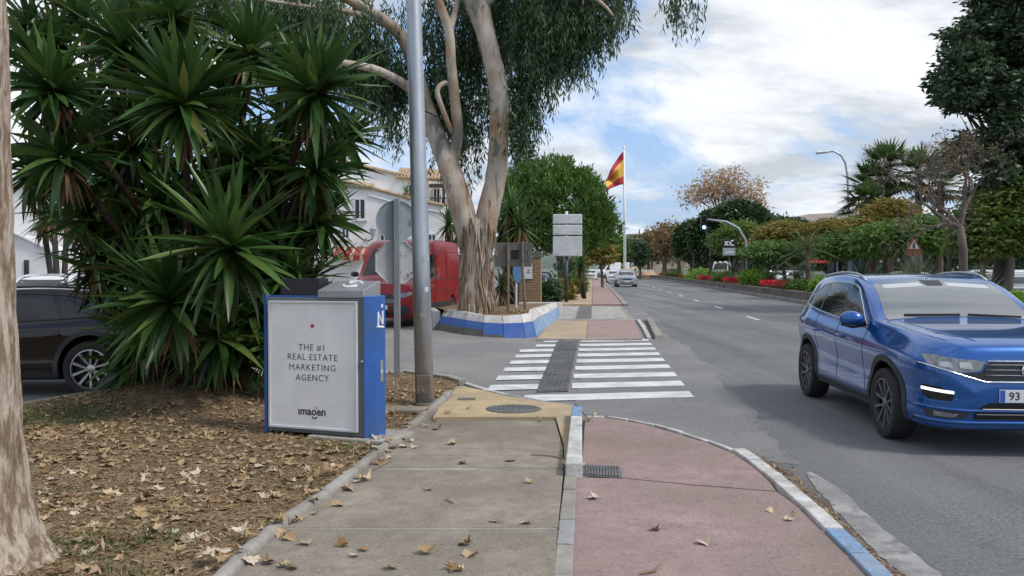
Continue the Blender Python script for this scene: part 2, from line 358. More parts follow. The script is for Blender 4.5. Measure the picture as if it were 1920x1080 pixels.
# ================================================================ GROUND
def sheet(name, pts, z, m, parent=None, cut=0.0):
    mb = MB(); n = len(pts)
    mb.add([(p[0], p[1], z if not callable(z) else z(p[0], p[1])) for p in pts], [tuple(range(n))])
    ar = sum(pts[i][0] * pts[(i + 1) % n][1] - pts[(i + 1) % n][0] * pts[i][1] for i in range(n))
    if ar < 0: mb.f = [tuple(reversed(f)) for f in mb.f]
    return mb.obj(name, m, parent)
M['ground'] = mat('ground', (0.15, 0.15, 0.14), 0.95, var=0.2, vscale=0.3, var2=(0.12, 0.125, 0.09), v2scale=0.02)
struct(sheet('ground', [(-2500, -60), (2500, -60), (2500, 4000), (-2500, 4000)], -0.012, M['ground']))
# side street and car park asphalt, then the avenue over it
struct(sheet('side_street', [(-80, -20), (2.2, -20), road(1.7, 46), road(-6, 120), (-80, 120)], -0.006, M['asphalt_side']))
struct(sheet('road', [road(1.2, -20), road(9.9, -20), road(9.9, 260), road(1.2, 260)], 0.0, M['asphalt']))
struct(sheet('car_park', [road(13.2, -20), road(110, -20), road(110, 200), road(13.2, 200)], -0.004, M['asphalt_side']))
# paler worn apron between the crossing and the avenue
ap0 = [G(1190, 600), G(1225, 612), G(1290, 650), G(1420, 790), G(1500, 872)]
ap = []
for p, q in zip(ap0, ap0[1:]):
    for k in range(14):
        c = p.lerp(q, k / 14); ap.append(c + Vector((random.gauss(0, .035) + .12 * mnoise.noise(Vector((c.y * .9, 0, 2))), random.gauss(0, .03), 0)))
ap += [G(*q) for q in ((1500, 872), (1404, 862), (1325, 826), (1225, 796), (1135, 780), (1097, 778), (1078, 757), (1100, 640), (1160, 603))]
struct(sheet('worn_asphalt_apron', [(p.x, p.y) for p in ap], 0.003, M['asphalt_apron']))
struct(sheet('worn_asphalt_patch', [tuple(G(*q)[:2]) for q in ((1135, 575), (1195, 575), (1240, 605), (1205, 604), (1165, 600))], 0.005, M['asphalt_apron']))
# lane dashes of the avenue
mk = struct(link('lane_marking', None, loc=(0, 0, 0.004)))
dash = MB().box(-0.06, 0.06, -1.0, 1.0, 0, 0.002).mesh('lane_dash')
dash.materials.append(M['paint_white'])
for k in range(24):
    Y = 27.0 + k * 7.3
    o = link('lane_dash', dash, parent=mk, loc=road(5.2, Y)); o.rotation_euler.z = -math.atan(RS)
# worn edge line by the near kerb
ed = [(1530, 880, 1500, 892), (1585, 925, 1552, 940), (1650, 985, 1610, 1005), (1720, 1040, 1675, 1065), (1775, 1085, 1730, 1110), (1900, 1190, 1840, 1215)]
mb = MB()
pe = None
for i in range(len(ed) - 1):
    a, b = ed[i], ed[i + 1]
    for k in range(12):
        t = k / 12; c = [a[q] + (b[q] - a[q]) * t for q in range(4)]
        wj = min(1.0, .25 + (i * 12 + k) / 9)
        l_ = G(c[0], c[1], 0.005); r_2 = G(c[2], c[3], 0.005); m_ = (l_ + r_2) / 2
        s_ = i + t; l_ = m_ + (l_ - m_) * wj * (.95 + .25 * mnoise.noise(Vector((s_ * 3.1, 0, 0)))); r_2 = m_ + (r_2 - m_) * wj * (.95 + .25 * mnoise.noise(Vector((s_ * 3.7, 5, 0))))
        if pe: mb.add([pe[0], pe[1], r_2, l_], [(0, 1, 2, 3)])
        pe = (l_, r_2)
struct(mb.obj('road_edge_line', M['paint_worn']))
# ---- zebra crossing with its tactile strip
zc = struct(link('zebra_crossing', None, loc=(0, 0, 0)))
def zl(Y): return -0.34 + 0.095 * (Y - 11.4)
def zr_(Y): return 2.37 + 0.097 * (Y - 11.3)
def tl(Y): return 0.31 + 0.093 * (Y - 10.9)
def tr_(Y): return 0.73 + 0.10 * (Y - 10.9)
SK = 0.165
def para(x0, x1, Y, half, z, c0=None):
    # a stripe that leans back to the right like the mouth of the side street
    return [(x0, Y - half + SK * (x0 - 1.0), z), (x1, Y - half + SK * (x1 - 1.0), z), (x1 + 0.097 * 2 * half, Y + half + SK * (x1 - 1.0), z), (x0 + 0.097 * 2 * half, Y + half + SK * (x0 - 1.0), z)]
for k in range(9):
    Y = 10.45 + k * 0.995
    L, R_ = zl(Y), zr_(Y)
    if k == 0: L = 0.12
    if k >= 7: L += 0.25 + 0.1 * (k - 7)
    segs = [(L, R_)] if k == 0 else [(L, tl(Y) - 0.0), (tr_(Y) + 0.02, R_)]
    for x0, x1 in segs:
        # broken a little along its ends so that it reads as worn paint
        n = max(3, int((x1 - x0) / 0.12)); mb = MB()
        top = []; bot = []
        for i in range(n + 1):
            x = x0 + (x1 - x0) * i / n
            bot.append((x, Y - 0.25 + SK * (x - 1.0) + random.uniform(-0.008, 0.008), 0.006)); top.append((x + 0.04, Y + 0.25 + SK * (x - 1.0) + random.uniform(-0.008, 0.008), 0.006))
        mb.add(bot + top, [(i, i + 1, n + 2 + i, n + 1 + i) for i in range(n)])
        mb.obj('stripe', M['paint_white'], zc)
ts = struct(link('tactile_strip', None, loc=(0, 0, 0)))
for k in range(18):
    Y = 10.95 + k * 0.405
    mb = MB()
    x0, x1 = tl(Y), tr_(Y)
    mb.add([(x0, Y + SK * (x0 - 1), 0.001), (x1, Y + SK * (x1 - 1), 0.001), (x1 + 0.038, Y + 0.39 + SK * (x1 - 1), 0.001), (x0 + 0.038, Y + 0.39 + SK * (x0 - 1), 0.001),
            (x0, Y + SK * (x0 - 1), 0.011), (x1, Y + SK * (x1 - 1), 0.011), (x1 + 0.038, Y + 0.39 + SK * (x1 - 1), 0.011), (x0 + 0.038, Y + 0.39 + SK * (x0 - 1), 0.011)],
           [(4, 5, 6, 7), (0, 1, 5, 4), (1, 2, 6, 5), (2, 3, 7, 6), (3, 0, 4, 7)])
    for j in range(6):
        a = x0 + (x1 - x0) * (j + 0.25) / 6; b = x0 + (x1 - x0) * (j + 0.75) / 6
        for q in range(3):
            ya = Y + 0.03 + q * 0.125; yb = ya + 0.085
            c = 0.04 * (q / 3)
            vs = [(a + c, ya + SK * (a - 1), 0.0105), (b + c, ya + SK * (b - 1), 0.0105), (b + c, yb + SK * (b - 1), 0.0105), (a + c, yb + SK * (a - 1), 0.0105)]
            vs += [(v[0], v[1], 0.022) for v in vs]
            mb.add(vs, [(4, 5, 6, 7), (0, 1, 5, 4), (1, 2, 6, 5), (2, 3, 7, 6), (3, 0, 4, 7)])
    mb.obj('tactile_tile', M['tactile'], ts)
# ---- near pavement: grey slabs, ochre ramp, red cycle path, kerbs
ZP = 0.05
def gx(px, py, z=ZP): p = G(px, py, z); return (p.x, p.y)
pav = struct(link('pavement', None, loc=(0, 0, 0)))
lft = [(790, 787), (760, 815), (700, 868), (612, 938), (540, 985), (470, 1045)]
rgt = [(1040, 787), (1055, 838), (1057, 880), (1054, 905), (1047, 985), (1040, 1060)]
def lerp_edge(E, y):
    E = sorted(E, key=lambda p: p[1])
    ys = [p[1] for p in E]; xs = [p[0] for p in E]
    if y > ys[-1]:
        s = (xs[-1] - xs[-2]) / (ys[-1] - ys[-2]); return xs[-1] + s * (y - ys[-1])
    return float(np.interp(y, ys, xs))
def slab(y0, y1, tilt=0.0):
    ys = [y0] + [y for y in (815, 838, 868, 905, 938, 985, 1045) if y0 + 4 < y < y1 - 4] + [y1]
    poly = [gx(lerp_edge(lft, y), y) for y in ys] + [gx(lerp_edge(rgt, y), y) for y in reversed(ys)]
    mb = MB(); mb.prism(poly, -0.05, ZP + tilt); mb.obj('slab', M['concrete'], pav, bevel=0.006)
MB().prism([gx(lerp_edge(lft, y) + 2, y) for y in (788, 868, 985, 1110)] + [gx(lerp_edge(rgt, y) - 2, y) for y in (1110, 985, 868, 788)], -0.05, ZP - .005).obj('joint_bed', M['kerb_grey'], pav)
slab(788, 853.5); slab(854.5, 876, 0.002)
slab(881, 988); slab(990.5, 1110, -0.003); slab(1113, 1320, 0.001); slab(1326, 1900, -0.002)
mb = MB()
for i in range(14):   # strip of mortar cobbles across the joint
    xa = 825 + i * 16.5; w = 14 + random.uniform(-4, 2)
    w = random.uniform(8, 16.3)
    p = [gx(xa, 877.0 + random.uniform(-.5, .5)), gx(xa + w, 877.0), gx(xa + w, 880 + random.uniform(-.3, .6)), gx(xa, 880)]
    mb.prism(p, 0.0, ZP - random.uniform(0, .012))
mb.obj('joint_mortar', M['kerb_grey'], pav)
# ochre ramp
def zramp(x, y): return max(0.012, ZP + 0.001 - max(0, (y - 9.0)) * 0.022)
yl = [(812, 785.5), (1042, 785.5), (1057, 836), (1059, 868), (1067, 868), (1071, 815), (1074, 762), (1010, 752), (940, 738), (872, 722), (850, 722), (835, 745)]
mb = MB(); mb.prism([gx(*p, 0.03) for p in yl], -0.05, zramp); struct(mb.obj('ochre_ramp', M['concrete_yellow']))
mb = MB()
edge = [(836, 711), (870, 719), (905, 730), (945, 738.5), (1010, 752), (1071, 760)]
ek = struct(link('dropped_kerb', None, loc=(0, 0, 0)))
for i in range(len(edge) - 1):
    a, b = edge[i], edge[i + 1]
    pa, pb = G(a[0], a[1], 0.02), G(b[0], b[1], 0.02)
    d = (pb - pa).normalized(); nrm = Vector((-d.y, d.x, 0)) * 0.09
    g = d * 0.006
    q = [pa + g, pb - g, pb - g + nrm, pa + g + nrm]
    MB().prism([(v.x, v.y) for v in q], -0.04, lambda x, y: 0.024 if i < 2 else 0.016).obj('kerb_stone', M['kerb_white'] if i < 3 else M['kerb_worn'], ek, bevel=0.005)
# red path
rp = [(1086, 1080), (1083, 960), (1083, 893), (1092, 860), (1097, 783), (1120, 781), (1160, 787), (1205, 795), (1265, 812), (1330, 832), (1378, 852), (1412, 875), (1452, 908), (1500, 950), (1548, 997), (1600, 1050), (1640, 1095), (1720, 1190), (1840, 1330), (1090, 1330)]
ZR = 0.035
J = 912
up = [(1080, 893), (1092, 860), (1097, 783), (1120, 781), (1160, 787), (1205, 795), (1265, 812), (1330, 832), (1378, 852), (1412, 875), (1440, 898), (1455, 920), (1300, 908), (1165, 895)]
lo = [(1079, 895), (1165, 896.5), (1300, 910), (1457, 922), (1500, 952), (1548, 997), (1600, 1050), (1640, 1095), (1720, 1190), (1840, 1330), (2200, 1800), (1105, 1800), (1069, 1140), (1073, 1080), (1077, 960)]
red = struct(link('cycle_path', None, loc=(0, 0, 0)))
MB().prism([gx(*p, ZR) for p in up], -0.05, ZR).obj('slab', M['path_red'], red, bevel=0.004)
MB().prism([gx(*p, ZR) for p in lo], -0.05, ZR).obj('slab', M['path_red'], red, bevel=0.004)
# divider kerb: five raised painted blocks, then worn flush stones
dk = struct(link('divider_kerb', None, loc=(0, 0, 0)))
ZT = 0.15
tops = [(762, 779, 'kerb_blue'), (779, 797, 'kerb_white'), (797, 821, 'kerb_white'), (821, 845, 'kerb_white'), (845, 869, 'kerb_white')]
def dl(y): return 1072 - (y - 762) * 0.115
def dr(y): return 1091 + (y - 762) * 0.01
for y0, y1, mt in tops:
    q = [G(dl(y0), y0, ZT), G(dr(y0), y0, ZT), G(dr(y1 - .7), y1 - .7, ZT), G(dl(y1 - .7), y1 - .7, ZT)]
    zt = ZT + random.uniform(-0.004, 0.004)
    MB().prism([(v.x, v.y) for v in q], -0.05, zt).obj('kerb_block', M[mt], dk, bevel=0.014, bseg=3)
for y0, y1 in ((893, 918), (918, 946), (946, 975), (975, 1020), (1020, 1075), (1075, 1150), (1150, 1250), (1250, 1420), (1420, 1700)):
    def l2(y): return 1059 - (y - 890) * 0.118
    def r2_(y): return 1081 - (y - 890) * 0.04
    q = [G(l2(y0), y0, ZP), G(r2_(y0), y0, ZP), G(r2_(y1 - .8), y1 - .8, ZP), G(l2(y1 - .8), y1 - .8, ZP)]
    MB().prism([(v.x, v.y) for v in q], -0.05, ZP + random.uniform(-0.002, 0.012)).obj('kerb_stone', M['kerb_worn'] if y0 in (975, 1150) else M['kerb_grey'], dk, bevel=0.008)
# kerb round the outer edge of the red path
ko = struct(link('outer_kerb', None, loc=(0, 0, 0)))
arc = [(1097, 779), (1135, 779.5), (1175, 785), (1225, 795), (1275, 809), (1325, 825), (1372, 843), (1402, 862), (1432, 887), (1466, 917), (1503, 950), (1546, 992), (1592, 1038), (1640, 1088), (1705, 1160), (1790, 1260), (1920, 1420), (2150, 1720)]
for i in range(len(arc) - 1):
    a, b = arc[i], arc[i + 1]
    pa, pb = G(*a, 0.05), G(*b, 0.05)
    d = (pb - pa).normalized(); nr = Vector((-d.y, d.x, 0))
    if nr.x < 0 and nr.y < 0: nr = -nr
    wdt = 0.055 if i < 6 else 0.115
    g = d * 0.006
    q = [pa + g, pb - g, pb - g + nr * wdt, pa + g + nr * wdt]
    zt = (0.045 if i < 6 else 0.06) + random.uniform(-0.004, 0.004)
    mt = 'kerb_white' if i < 11 else 'kerb_blue'
    MB().prism([(v.x, v.y) for v in q], -0.05, zt).obj('kerb_stone', M[mt], ko, bevel=0.01)
# gutter dirt along it
gd = [(1385, 846, 1412, 850), (1420, 866, 1455, 874), (1452, 893, 1495, 902), (1488, 925, 1530, 935), (1535, 972, 1570, 972), (1585, 1022, 1615, 1020), (1640, 1078, 1680, 1072), (1705, 1150, 1760, 1140), (1800, 1262, 1870, 1250)]
mb = MB()
for i in range(len(gd) - 1):
    a, b = gd[i], gd[i + 1]
    N = 8
    for k in range(N):
        t0, t1 = k / N, (k + 1) / N
        def mixp(t, s): return (a[s] + (b[s] - a[s]) * t, a[s + 1] + (b[s + 1] - a[s + 1]) * t)
        random.seed(i * 50 + k); j0 = random.uniform(-5, 5); random.seed(i * 50 + k + 1); j1 = random.uniform(-5, 5)
        p0, p1, p2, p3 = mixp(t0, 0), mixp(t0, 2), mixp(t1, 2), mixp(t1, 0)
        mb.add([G(*p0, 0.028), G(p1[0] + 6 + j0 * 1.8, p1[1], 0.006), G(p2[0] + 6 + j1 * 1.8, p2[1], 0.006), G(*p3, 0.028)], [(0, 1, 2, 3)])
random.seed(11)
tag(mb.obj('gutter_dirt', M['gutter_dirt']), kind='structure')
# drain grate and covers
gr = thing('drain_grate', 'dark ribbed rectangular drain grate set in red path beside divider kerb', 'drain grate', G(1117, 885, ZR))
q = [gx(1070, 872, ZR), gx(1163, 876, ZR), gx(1167, 898, ZR), gx(1069, 891, ZR)]
gl = gr.location
MB().prism([(p[0] - gl.x, p[1] - gl.y) for p in q], 0.0, 0.006).obj('frame', M['sign_dark'], gr)
q = [Vector((p[0] - gl.x, p[1] - gl.y, 0)) for p in q]
for k in range(17):
    t = (k + 0.6) / 17.6
    a = q[0].lerp(q[1], t); b = q[3].lerp(q[2], t); c = a.lerp(b, 0.06); d_ = a.lerp(b, 0.94)
    MB().box(-0.0075, 0.0075, -(c - d_).length / 2, (c - d_).length / 2, 0.004, 0.016, Matrix.Translation((c + d_) / 2) @ Matrix.Rotation(math.atan2(c.y - d_.y, c.x - d_.x) - PI / 2, 4, 'Z')).obj('bar', M['tactile'], gr)
c = G(963, 768, 0.035)
mh = thing('manhole_cover', 'round grey manhole cover in ochre ramp near the crossing', 'manhole cover', (c.x, c.y, zramp(c.x, c.y)))
tilt = math.atan(-0.022)
mh.rotation_euler = (tilt, 0, 0)
MB().lathe([(0.31, -0.01), (0.31, 0.006), (0.28, 0.008), (0.275, 0.004)], 32).obj('frame', M['sign_dark'], mh)
mb = MB().lathe([(0.272, -0.01), (0.272, 0.0065), (0.26, 0.008)], 32)
for i in range(-4, 5):
    for j in range(-4, 5):
        if math.hypot(i, j) < 4.2: mb.box(i * .055 - .018, i * .055 + .018, j * .055 - .018, j * .055 + .018, 0.007, 0.011)
mb.obj('lid', M['tactile'], mh)
c = G(875, 746, 0.045)
ub = thing('access_cover', 'small square dark access cover in ochre ramp beside pole', 'access cover', (c.x, c.y, zramp(c.x, c.y)))
MB().box(-0.11, 0.11, -0.09, 0.09, 0, 0.007).obj('frame', M['rust_post'], ub, bevel=0.004)
MB().box(-0.09, 0.09, -0.07, 0.07, 0.006, 0.011).obj('lid', M['sign_dark'], ub, bevel=0.003)
# ---- planted soil bed on the left, as a height field
bedr = [(-1.15, -6), gx(470, 1045), gx(540, 985), gx(612, 938), gx(700, 868), gx(760, 815), gx(815, 770), gx(850, 738), gx(868, 724)]
bedr = [(-1.5, -6)] + bedr[1:]
bx_ = np.array([p[0] for p in bedr]); by_ = np.array([p[1] for p in bedr])
def bed_right(y): return float(np.interp(y, by_, bx_)) - 0.09
far = [(-14, 7.0), tuple(G(0, 776)[:2]), tuple(G(110, 757)[:2]), tuple(G(200, 741)[:2]), (-3.4, 11.3), (-2.2, 12.4), tuple(G(740, 702)[:2]), tuple(G(836, 712)[:2]), tuple(G(868, 722)[:2])]
fx_ = [p[0] for p in far]; fy_ = [p[1] for p in far]
def bed_far(x): return float(np.interp(x, fx_, fy_)) - 0.09
from mathutils import noise as mnoise
def soil_z(x, y):
    z = 0.07 + 0.035 * mnoise.noise(Vector((x * 0.9, y * 0.9, 0))) + 0.014 * mnoise.noise(Vector((x * 4, y * 4, 3))) + 0.006 * mnoise.noise(Vector((x * 14, y * 14, 5)))
    dy_ = math.hypot(x + 3.9, (y - 10.0) * 1.0)
    z += 0.28 * math.exp(-(dy_ / 0.9) ** 2)
    er = min(bed_right(y) - x, bed_far(x) - y)
    return z * min(1.0, 0.55 + 0.45 * max(0, er) / 0.5)
nx, ny = 150, 190
V = []; idx = {}
for j in range(ny):
    y0 = -5 + (12.6 + 5) * (j / (ny - 1)) if False else None
ys = np.concatenate([np.linspace(-5, 3.5, 20), np.linspace(3.6, 12.7, 150)])
xs = np.concatenate([np.linspace(-14, -6.2, 16), np.linspace(-6.1, -0.4, 120)])
vid = -np.ones((len(ys), len(xs)), dtype=int)
for j, y in enumerate(ys):
    xr = bed_right(y)
    for i, x in enumerate(xs):
        xx = min(x, xr); yf = bed_far(xx); yy = min(y, yf)
        vid[j, i] = len(V); V.append((xx, yy, soil_z(xx, yy)))
Fq = []
for j in range(len(ys) - 1):
    for i in range(len(xs) - 1):
        ids = (vid[j, i], vid[j, i + 1], vid[j + 1, i + 1], vid[j + 1, i])
        a, b, c_, d_ = [V[k] for k in ids]
        ar = abs((c_[0] - a[0]) * (d_[1] - b[1]) - (d_[0] - b[0]) * (c_[1] - a[1]))
        if ar > 1e-6: Fq.append(ids)
struct(link('soil_bed', fast_mesh('soil_bed', V, Fq, True), M['soil']))
# concrete edging stones along the path and the street kerb round the bed
eg = struct(link('path_edging', None, loc=(0, 0, 0)))
def stones(parent, pts, width, z1, m, seg, name='edging_stone', rnd=0.02, jit=0.01):
    P_ = [Vector((p[0], p[1], 0)) for p in pts]
    L = [0]
    for a, b in zip(P_, P_[1:]): L.append(L[-1] + (b - a).length)
    def pos(s):
        s = max(0, min(L[-1], s))
        for i in range(len(P_) - 1):
            if s <= L[i + 1] + 1e-9: return P_[i].lerp(P_[i + 1], (s - L[i]) / max(1e-9, L[i + 1] - L[i]))
        return P_[-1]
    s = 0
    while s < L[-1] - 0.1:
        e_ = min(L[-1], s + seg * random.uniform(0.85, 1.15))
        a, b = pos(s + 0.008), pos(e_ - 0.008)
        d = (b - a); ln = d.length
        if ln > 0.05:
            d.normalize(); an = math.atan2(d.y, d.x)
            c = (a + b) / 2
            mtx = Matrix.Translation((c.x, c.y, random.uniform(-jit, jit))) @ Matrix.Rotation(an + random.uniform(-.01, .01), 4, 'Z') @ Matrix.Rotation(random.uniform(-.03, .03), 4, 'X')
            MB().box(-ln / 2, ln / 2, -width / 2, width / 2, -0.08, z1, mtx).obj(name, m, parent, bevel=rnd, bseg=3, smooth=True, angle=50)
        s = e_
stones(eg, [(x - 0.045, y) for x, y in bedr[1:-1]], 0.085, 0.095, M['kerb_grey'], 0.62, rnd=0.03)
stones(eg, [(-1.55, -6), (bedr[1][0] - 0.045, bedr[1][1])], 0.085, 0.085, M['kerb_grey'], 1.0, rnd=0.03)
bk = struct(link('street_kerb', None, loc=(0, 0, 0)))
stones(bk, [(x, y - 0.02) for x, y in far], 0.12, 0.085, M['kerb_grey'], 0.9, 'kerb_stone', 0.012, 0.004)
# ---- island beyond the crossing, second raised crossing, pavement running to the distance
isl = struct(link('island_pavement', None, loc=(0, 0, 0)))
MB().prism([gx(*p, 0.02) for p in ((1008, 636), (1099, 636), (1102.5, 602.5), (1040, 602.5), (1030, 608))], -0.05, 0.04).obj('ochre_slab', M['path_yellow_far'], isl)
MB().prism([gx(*p, 0.02) for p in ((1100, 636), (1203, 635), (1190, 602), (1103, 602.5))], -0.05, 0.04).obj('red_slab', M['path_red_far'], isl)
MB().prism([gx(*p, 0.02) for p in ((1006, 638), (1204, 637), (1203, 635.2), (1007, 636.2))], -0.05, 0.045).obj('kerb_stone', M['kerb_grey'], isl)
for a, b in (((1193, 601), (1203, 615)), ((1203, 615), (1213, 635))):
    MB().prism([gx(a[0], a[1], .02), gx(a[0] + 7, a[1], .02), gx(b[0] + 8, b[1], .02), gx(b[0], b[1], .02)], -0.05, 0.06).obj('kerb_stone', M['kerb_white'], isl, bevel=0.01)
MB().prism([gx(*p, .02) for p in ((1212, 601), (1222, 601), (1243, 634), (1228, 635))], -0.05, 0.10).obj('kerb_stone', M['kerb_grey'], isl, bevel=0.02)
MB().prism([gx(*p, 0) for p in ((1200, 601), (1212, 601), (1228, 635), (1214, 635))], -0.05, 0.012).obj('gutter', M['gutter_dirt'], isl)
MB().prism([gx(*p, 0.02) for p in ((1030, 602), (1192, 601), (1166, 574), (1046, 574))], -0.05, 0.03).obj('raised_table', M['kerb_grey'], isl)
z2 = struct(link('raised_crossing', None, loc=(0, 0, 0)))
for k in range(15):
    t = (k + 0.25) / 15; t2 = (k + 0.68) / 15
    Y0 = 26.2 + 8.6 * t; Y1 = 26.2 + 8.6 * t2
    def xl(Y): return road(-1.25, Y).x
    def xr2(Y): return road(1.13, Y).x
    def ml(Y): return road(-0.55, Y).x
    def mr(Y): return road(-0.02, Y).x
    for A, B in ((xl, ml), (mr, xr2)):
        MB().prism([(A(Y0), Y0), (B(Y0), Y0), (B(Y1), Y1), (A(Y1), Y1)], 0.029, 0.036).obj('stripe', M['kerb_white'], z2)
MB().prism([(road(-0.53, 26.3).x, 26.3), (road(-0.04, 26.3).x, 26.3), (road(-0.04, 34.8).x, 34.8), (road(-0.53, 34.8).x, 34.8)], 0.029, 0.038).obj('tactile_band', M['tactile'], z2)
fp = struct(link('far_pavement', None, loc=(0, 0, 0)))
for Y0, Y1 in ((35.2, 52), (52.1, 70), (70.1, 95), (95.1, 140)):
    MB().prism([(road(-1.7, Y0).x, Y0), (road(-0.03, Y0).x, Y0), (road(-0.03, Y1).x, Y1), (road(-1.7, Y1).x, Y1)], -0.05, 0.10).obj('ochre_slab', M['path_yellow_far'], fp)
    MB().prism([(road(-0.01, Y0).x, Y0), (road(1.25, Y0).x, Y0), (road(1.25, Y1).x, Y1), (road(-0.01, Y1).x, Y1)], -0.05, 0.10).obj('red_slab', M['path_red_far'], fp)
    n = int((Y1 - Y0) / 2.2)
    for k in range(n):
        a = Y0 + (Y1 - Y0) * k / n; b = Y0 + (Y1 - Y0) * (k + 1) / n - 0.03
        MB().prism([(road(1.27, a).x, a), (road(1.52, a).x, a), (road(1.52, b).x, b), (road(1.27, b).x, b)], -0.05, 0.13).obj('kerb_stone', M['kerb_grey'], fp, bevel=0.02)
soilb = struct(sheet('verge', [tuple(road(-1.75, 35)[:2]), tuple(road(-1.75, 130)[:2]), tuple(road(-4.6, 130)[:2]), tuple(road(-4.6, 30)[:2]), tuple(road(-2.6, 30)[:2])], 0.06, M['soil']))
# ---- planted median: two courses of stone blocks, earth, beyond it the car park
med = struct(link('median_wall', None, loc=(0, 0, 0)))
M['block'] = mat('block', (0.115, 0.098, 0.082), 0.9, var=0.25, vscale=2.5, bump=0.5, bscale=20, var2=(0.17, 0.15, 0.125), v2scale=0.9)
M['block_low'] = mat('block_low', (0.26, 0.245, 0.22), 0.9, var=0.2, vscale=2.5, bump=0.4, bscale=20, var2=(0.17, 0.16, 0.14), v2scale=0.9)
Y = 14.0; k = 0
while Y < 150:
    L = 1.2 if Y < 60 else 2.4
    gap = False
    for (u0, u1, z0, z1, mt) in ((9.5, 9.8, -0.05, 0.17, 'block_low'), (9.72, 10.0, 0.172, 0.33, 'block'), (9.78, 10.06, 0.332, 0.52, 'block')):
        if gap: continue
        yo = 0.0 if z0 < 0.1 or z0 > 0.3 else L / 2
        a, b = Y + yo, Y + yo + L - 0.02
        j = random.uniform(-0.015, 0.015)
        MB().prism([tuple(road(u0 + j, a)[:2]), tuple(road(u1 + j, a)[:2]), tuple(road(u1 + j, b)[:2]), tuple(road(u0 + j, b)[:2])], z0, z1).obj('block', M[mt], med, bevel=0.012)
    Y += L
struct(sheet('median_soil', [tuple(road(9.9, 12)[:2]), tuple(road(13.2, 12)[:2]), tuple(road(13.2, 150)[:2]), tuple(road(9.9, 150)[:2])], 0.40, M['soil']))
mdw = MB().prism([tuple(road(13.21, 12)[:2]), tuple(road(13.4, 12)[:2]), tuple(road(13.4, 150)[:2]), tuple(road(13.21, 150)[:2])], -0.05, 0.45)
struct(mdw.obj('median_back_kerb', M['kerb_grey']))
# ================================================================ VEHICLES
def pchip(xs, ys, q):
    xs = np.asarray(xs, float); ys = np.asarray(ys, float)
    if xs[0] > xs[-1]: xs, ys = xs[::-1], ys[::-1]
    h = np.diff(xs); d = np.diff(ys) / h; m = np.zeros(len(xs))
    for i in range(1, len(xs) - 1):
        if d[i - 1] * d[i] > 0:
            w1 = 2 * h[i] + h[i - 1]; w2 = h[i] + 2 * h[i - 1]
            m[i] = (w1 + w2) / (w1 / d[i - 1] + w2 / d[i])
    m[0], m[-1] = d[0], d[-1]
    q = np.clip(q, xs[0], xs[-1]); i = np.clip(np.searchsorted(xs, q) - 1, 0, len(h) - 1)
    t = (q - xs[i]) / h[i]
    return ((1 + 2 * t) * (1 - t) ** 2 * ys[i] + t * (1 - t) ** 2 * h[i] * m[i] + t * t * (3 - 2 * t) * ys[i + 1] + t * t * (t - 1) * h[i] * m[i + 1])
SUV = dict(
    zt=[(.85, .60), (.835, .76), (.80, .90), (.74, .965), (.62, 1.0), (.3, 1.045), (0, 1.075), (-.30, 1.10), (-.44, 1.125), (-.80, 1.325), (-1.15, 1.475), (-1.45, 1.54), (-1.9, 1.56), (-2.5, 1.53), (-2.85, 1.475), (-2.98, 1.43), (-3.2, 1.20), (-3.30, 1.08), (-3.36, .95), (-3.385, .70)],
    zb=[(.85, .48), (.835, .34), (.80, .25), (.65, .21), (-3.1, .23), (-3.3, .31), (-3.385, .55)],
    w=[(.85, .44), (.835, .58), (.80, .69), (.72, .785), (.55, .865), (.3, .90), (0, .91), (-2.6, .91), (-3.0, .885), (-3.25, .80), (-3.36, .66), (-3.385, .5)],
    zbelt=[(.85, .56), (.835, .70), (.80, .82), (.74, .875), (.6, .915), (.3, .96), (0, .985), (-.4, 1.0), (-1.4, 1.03), (-2.2, 1.075), (-2.8, 1.11), (-3.1, 1.09), (-3.3, .97), (-3.385, .64)],
    rb=[(.85, .88), (.5, .90), (0, .90), (-.5, .935), (-2.6, .925), (-3.385, .9)],
    tr=[(.85, .80), (.0, .80), (-.35, .80), (-.6, .86), (-1.1, .92), (-1.5, .94), (-2.8, .93), (-3.385, .75)],
    wr=[(.85, .66), (.3, .78), (-.30, .845), (-.5, .86), (-.8, .83), (-1.2, .78), (-2.5, .745), (-3.0, .73), (-3.385, .68)],
    ax=(0.0, -2.59), R=.335, track=.80, arch=.395,
    side=[[(-.60, 1.03), (-.86, 1.22), (-1.13, 1.385), (-1.27, 1.425), (-1.385, 1.44), (-1.40, 1.07)], [(-1.46, 1.07), (-1.445, 1.445), (-1.8, 1.45), (-2.08, 1.435), (-2.20, 1.115)], [(-2.26, 1.12), (-2.15, 1.43), (-2.36, 1.405), (-2.62, 1.30), (-2.80, 1.175), (-2.62, 1.145)]],
    ws=[(.0, 1.135), (.40, 1.125), (.715, 1.10), (.705, 1.14), (.615, 1.44), (.59, 1.465), (.3, 1.495), (.0, 1.505)],
    rw=[(.0, 1.16), (.52, 1.15), (.56, 1.19), (.47, 1.38), (.3, 1.40), (.0, 1.405)])
def scale_spec(S, sx, sz, sy=1.0, R=None):
    T = {}
    for k in ('zt', 'zb', 'zbelt'): T[k] = [(x * sx, z * sz) for x, z in S[k]]
    T['w'] = [(x * sx, y * sy) for x, y in S['w']]
    for k in ('rb', 'tr', 'wr'): T[k] = [(x * sx, v) for x, v in S[k]]
    T['ax'] = tuple(a * sx for a in S['ax']); T['R'] = R or S['R']; T['track'] = S['track'] * sy; T['arch'] = S['arch'] * (T['R'] / S['R'])
    T['side'] = [[(x * sx, z * sz) for x, z in o] for o in S['side']]
    T['ws'] = [(y * sy, z * sz) for y, z in S['ws']]; T['rw'] = [(y * sy, z * sz) for y, z in S['rw']]
    return T
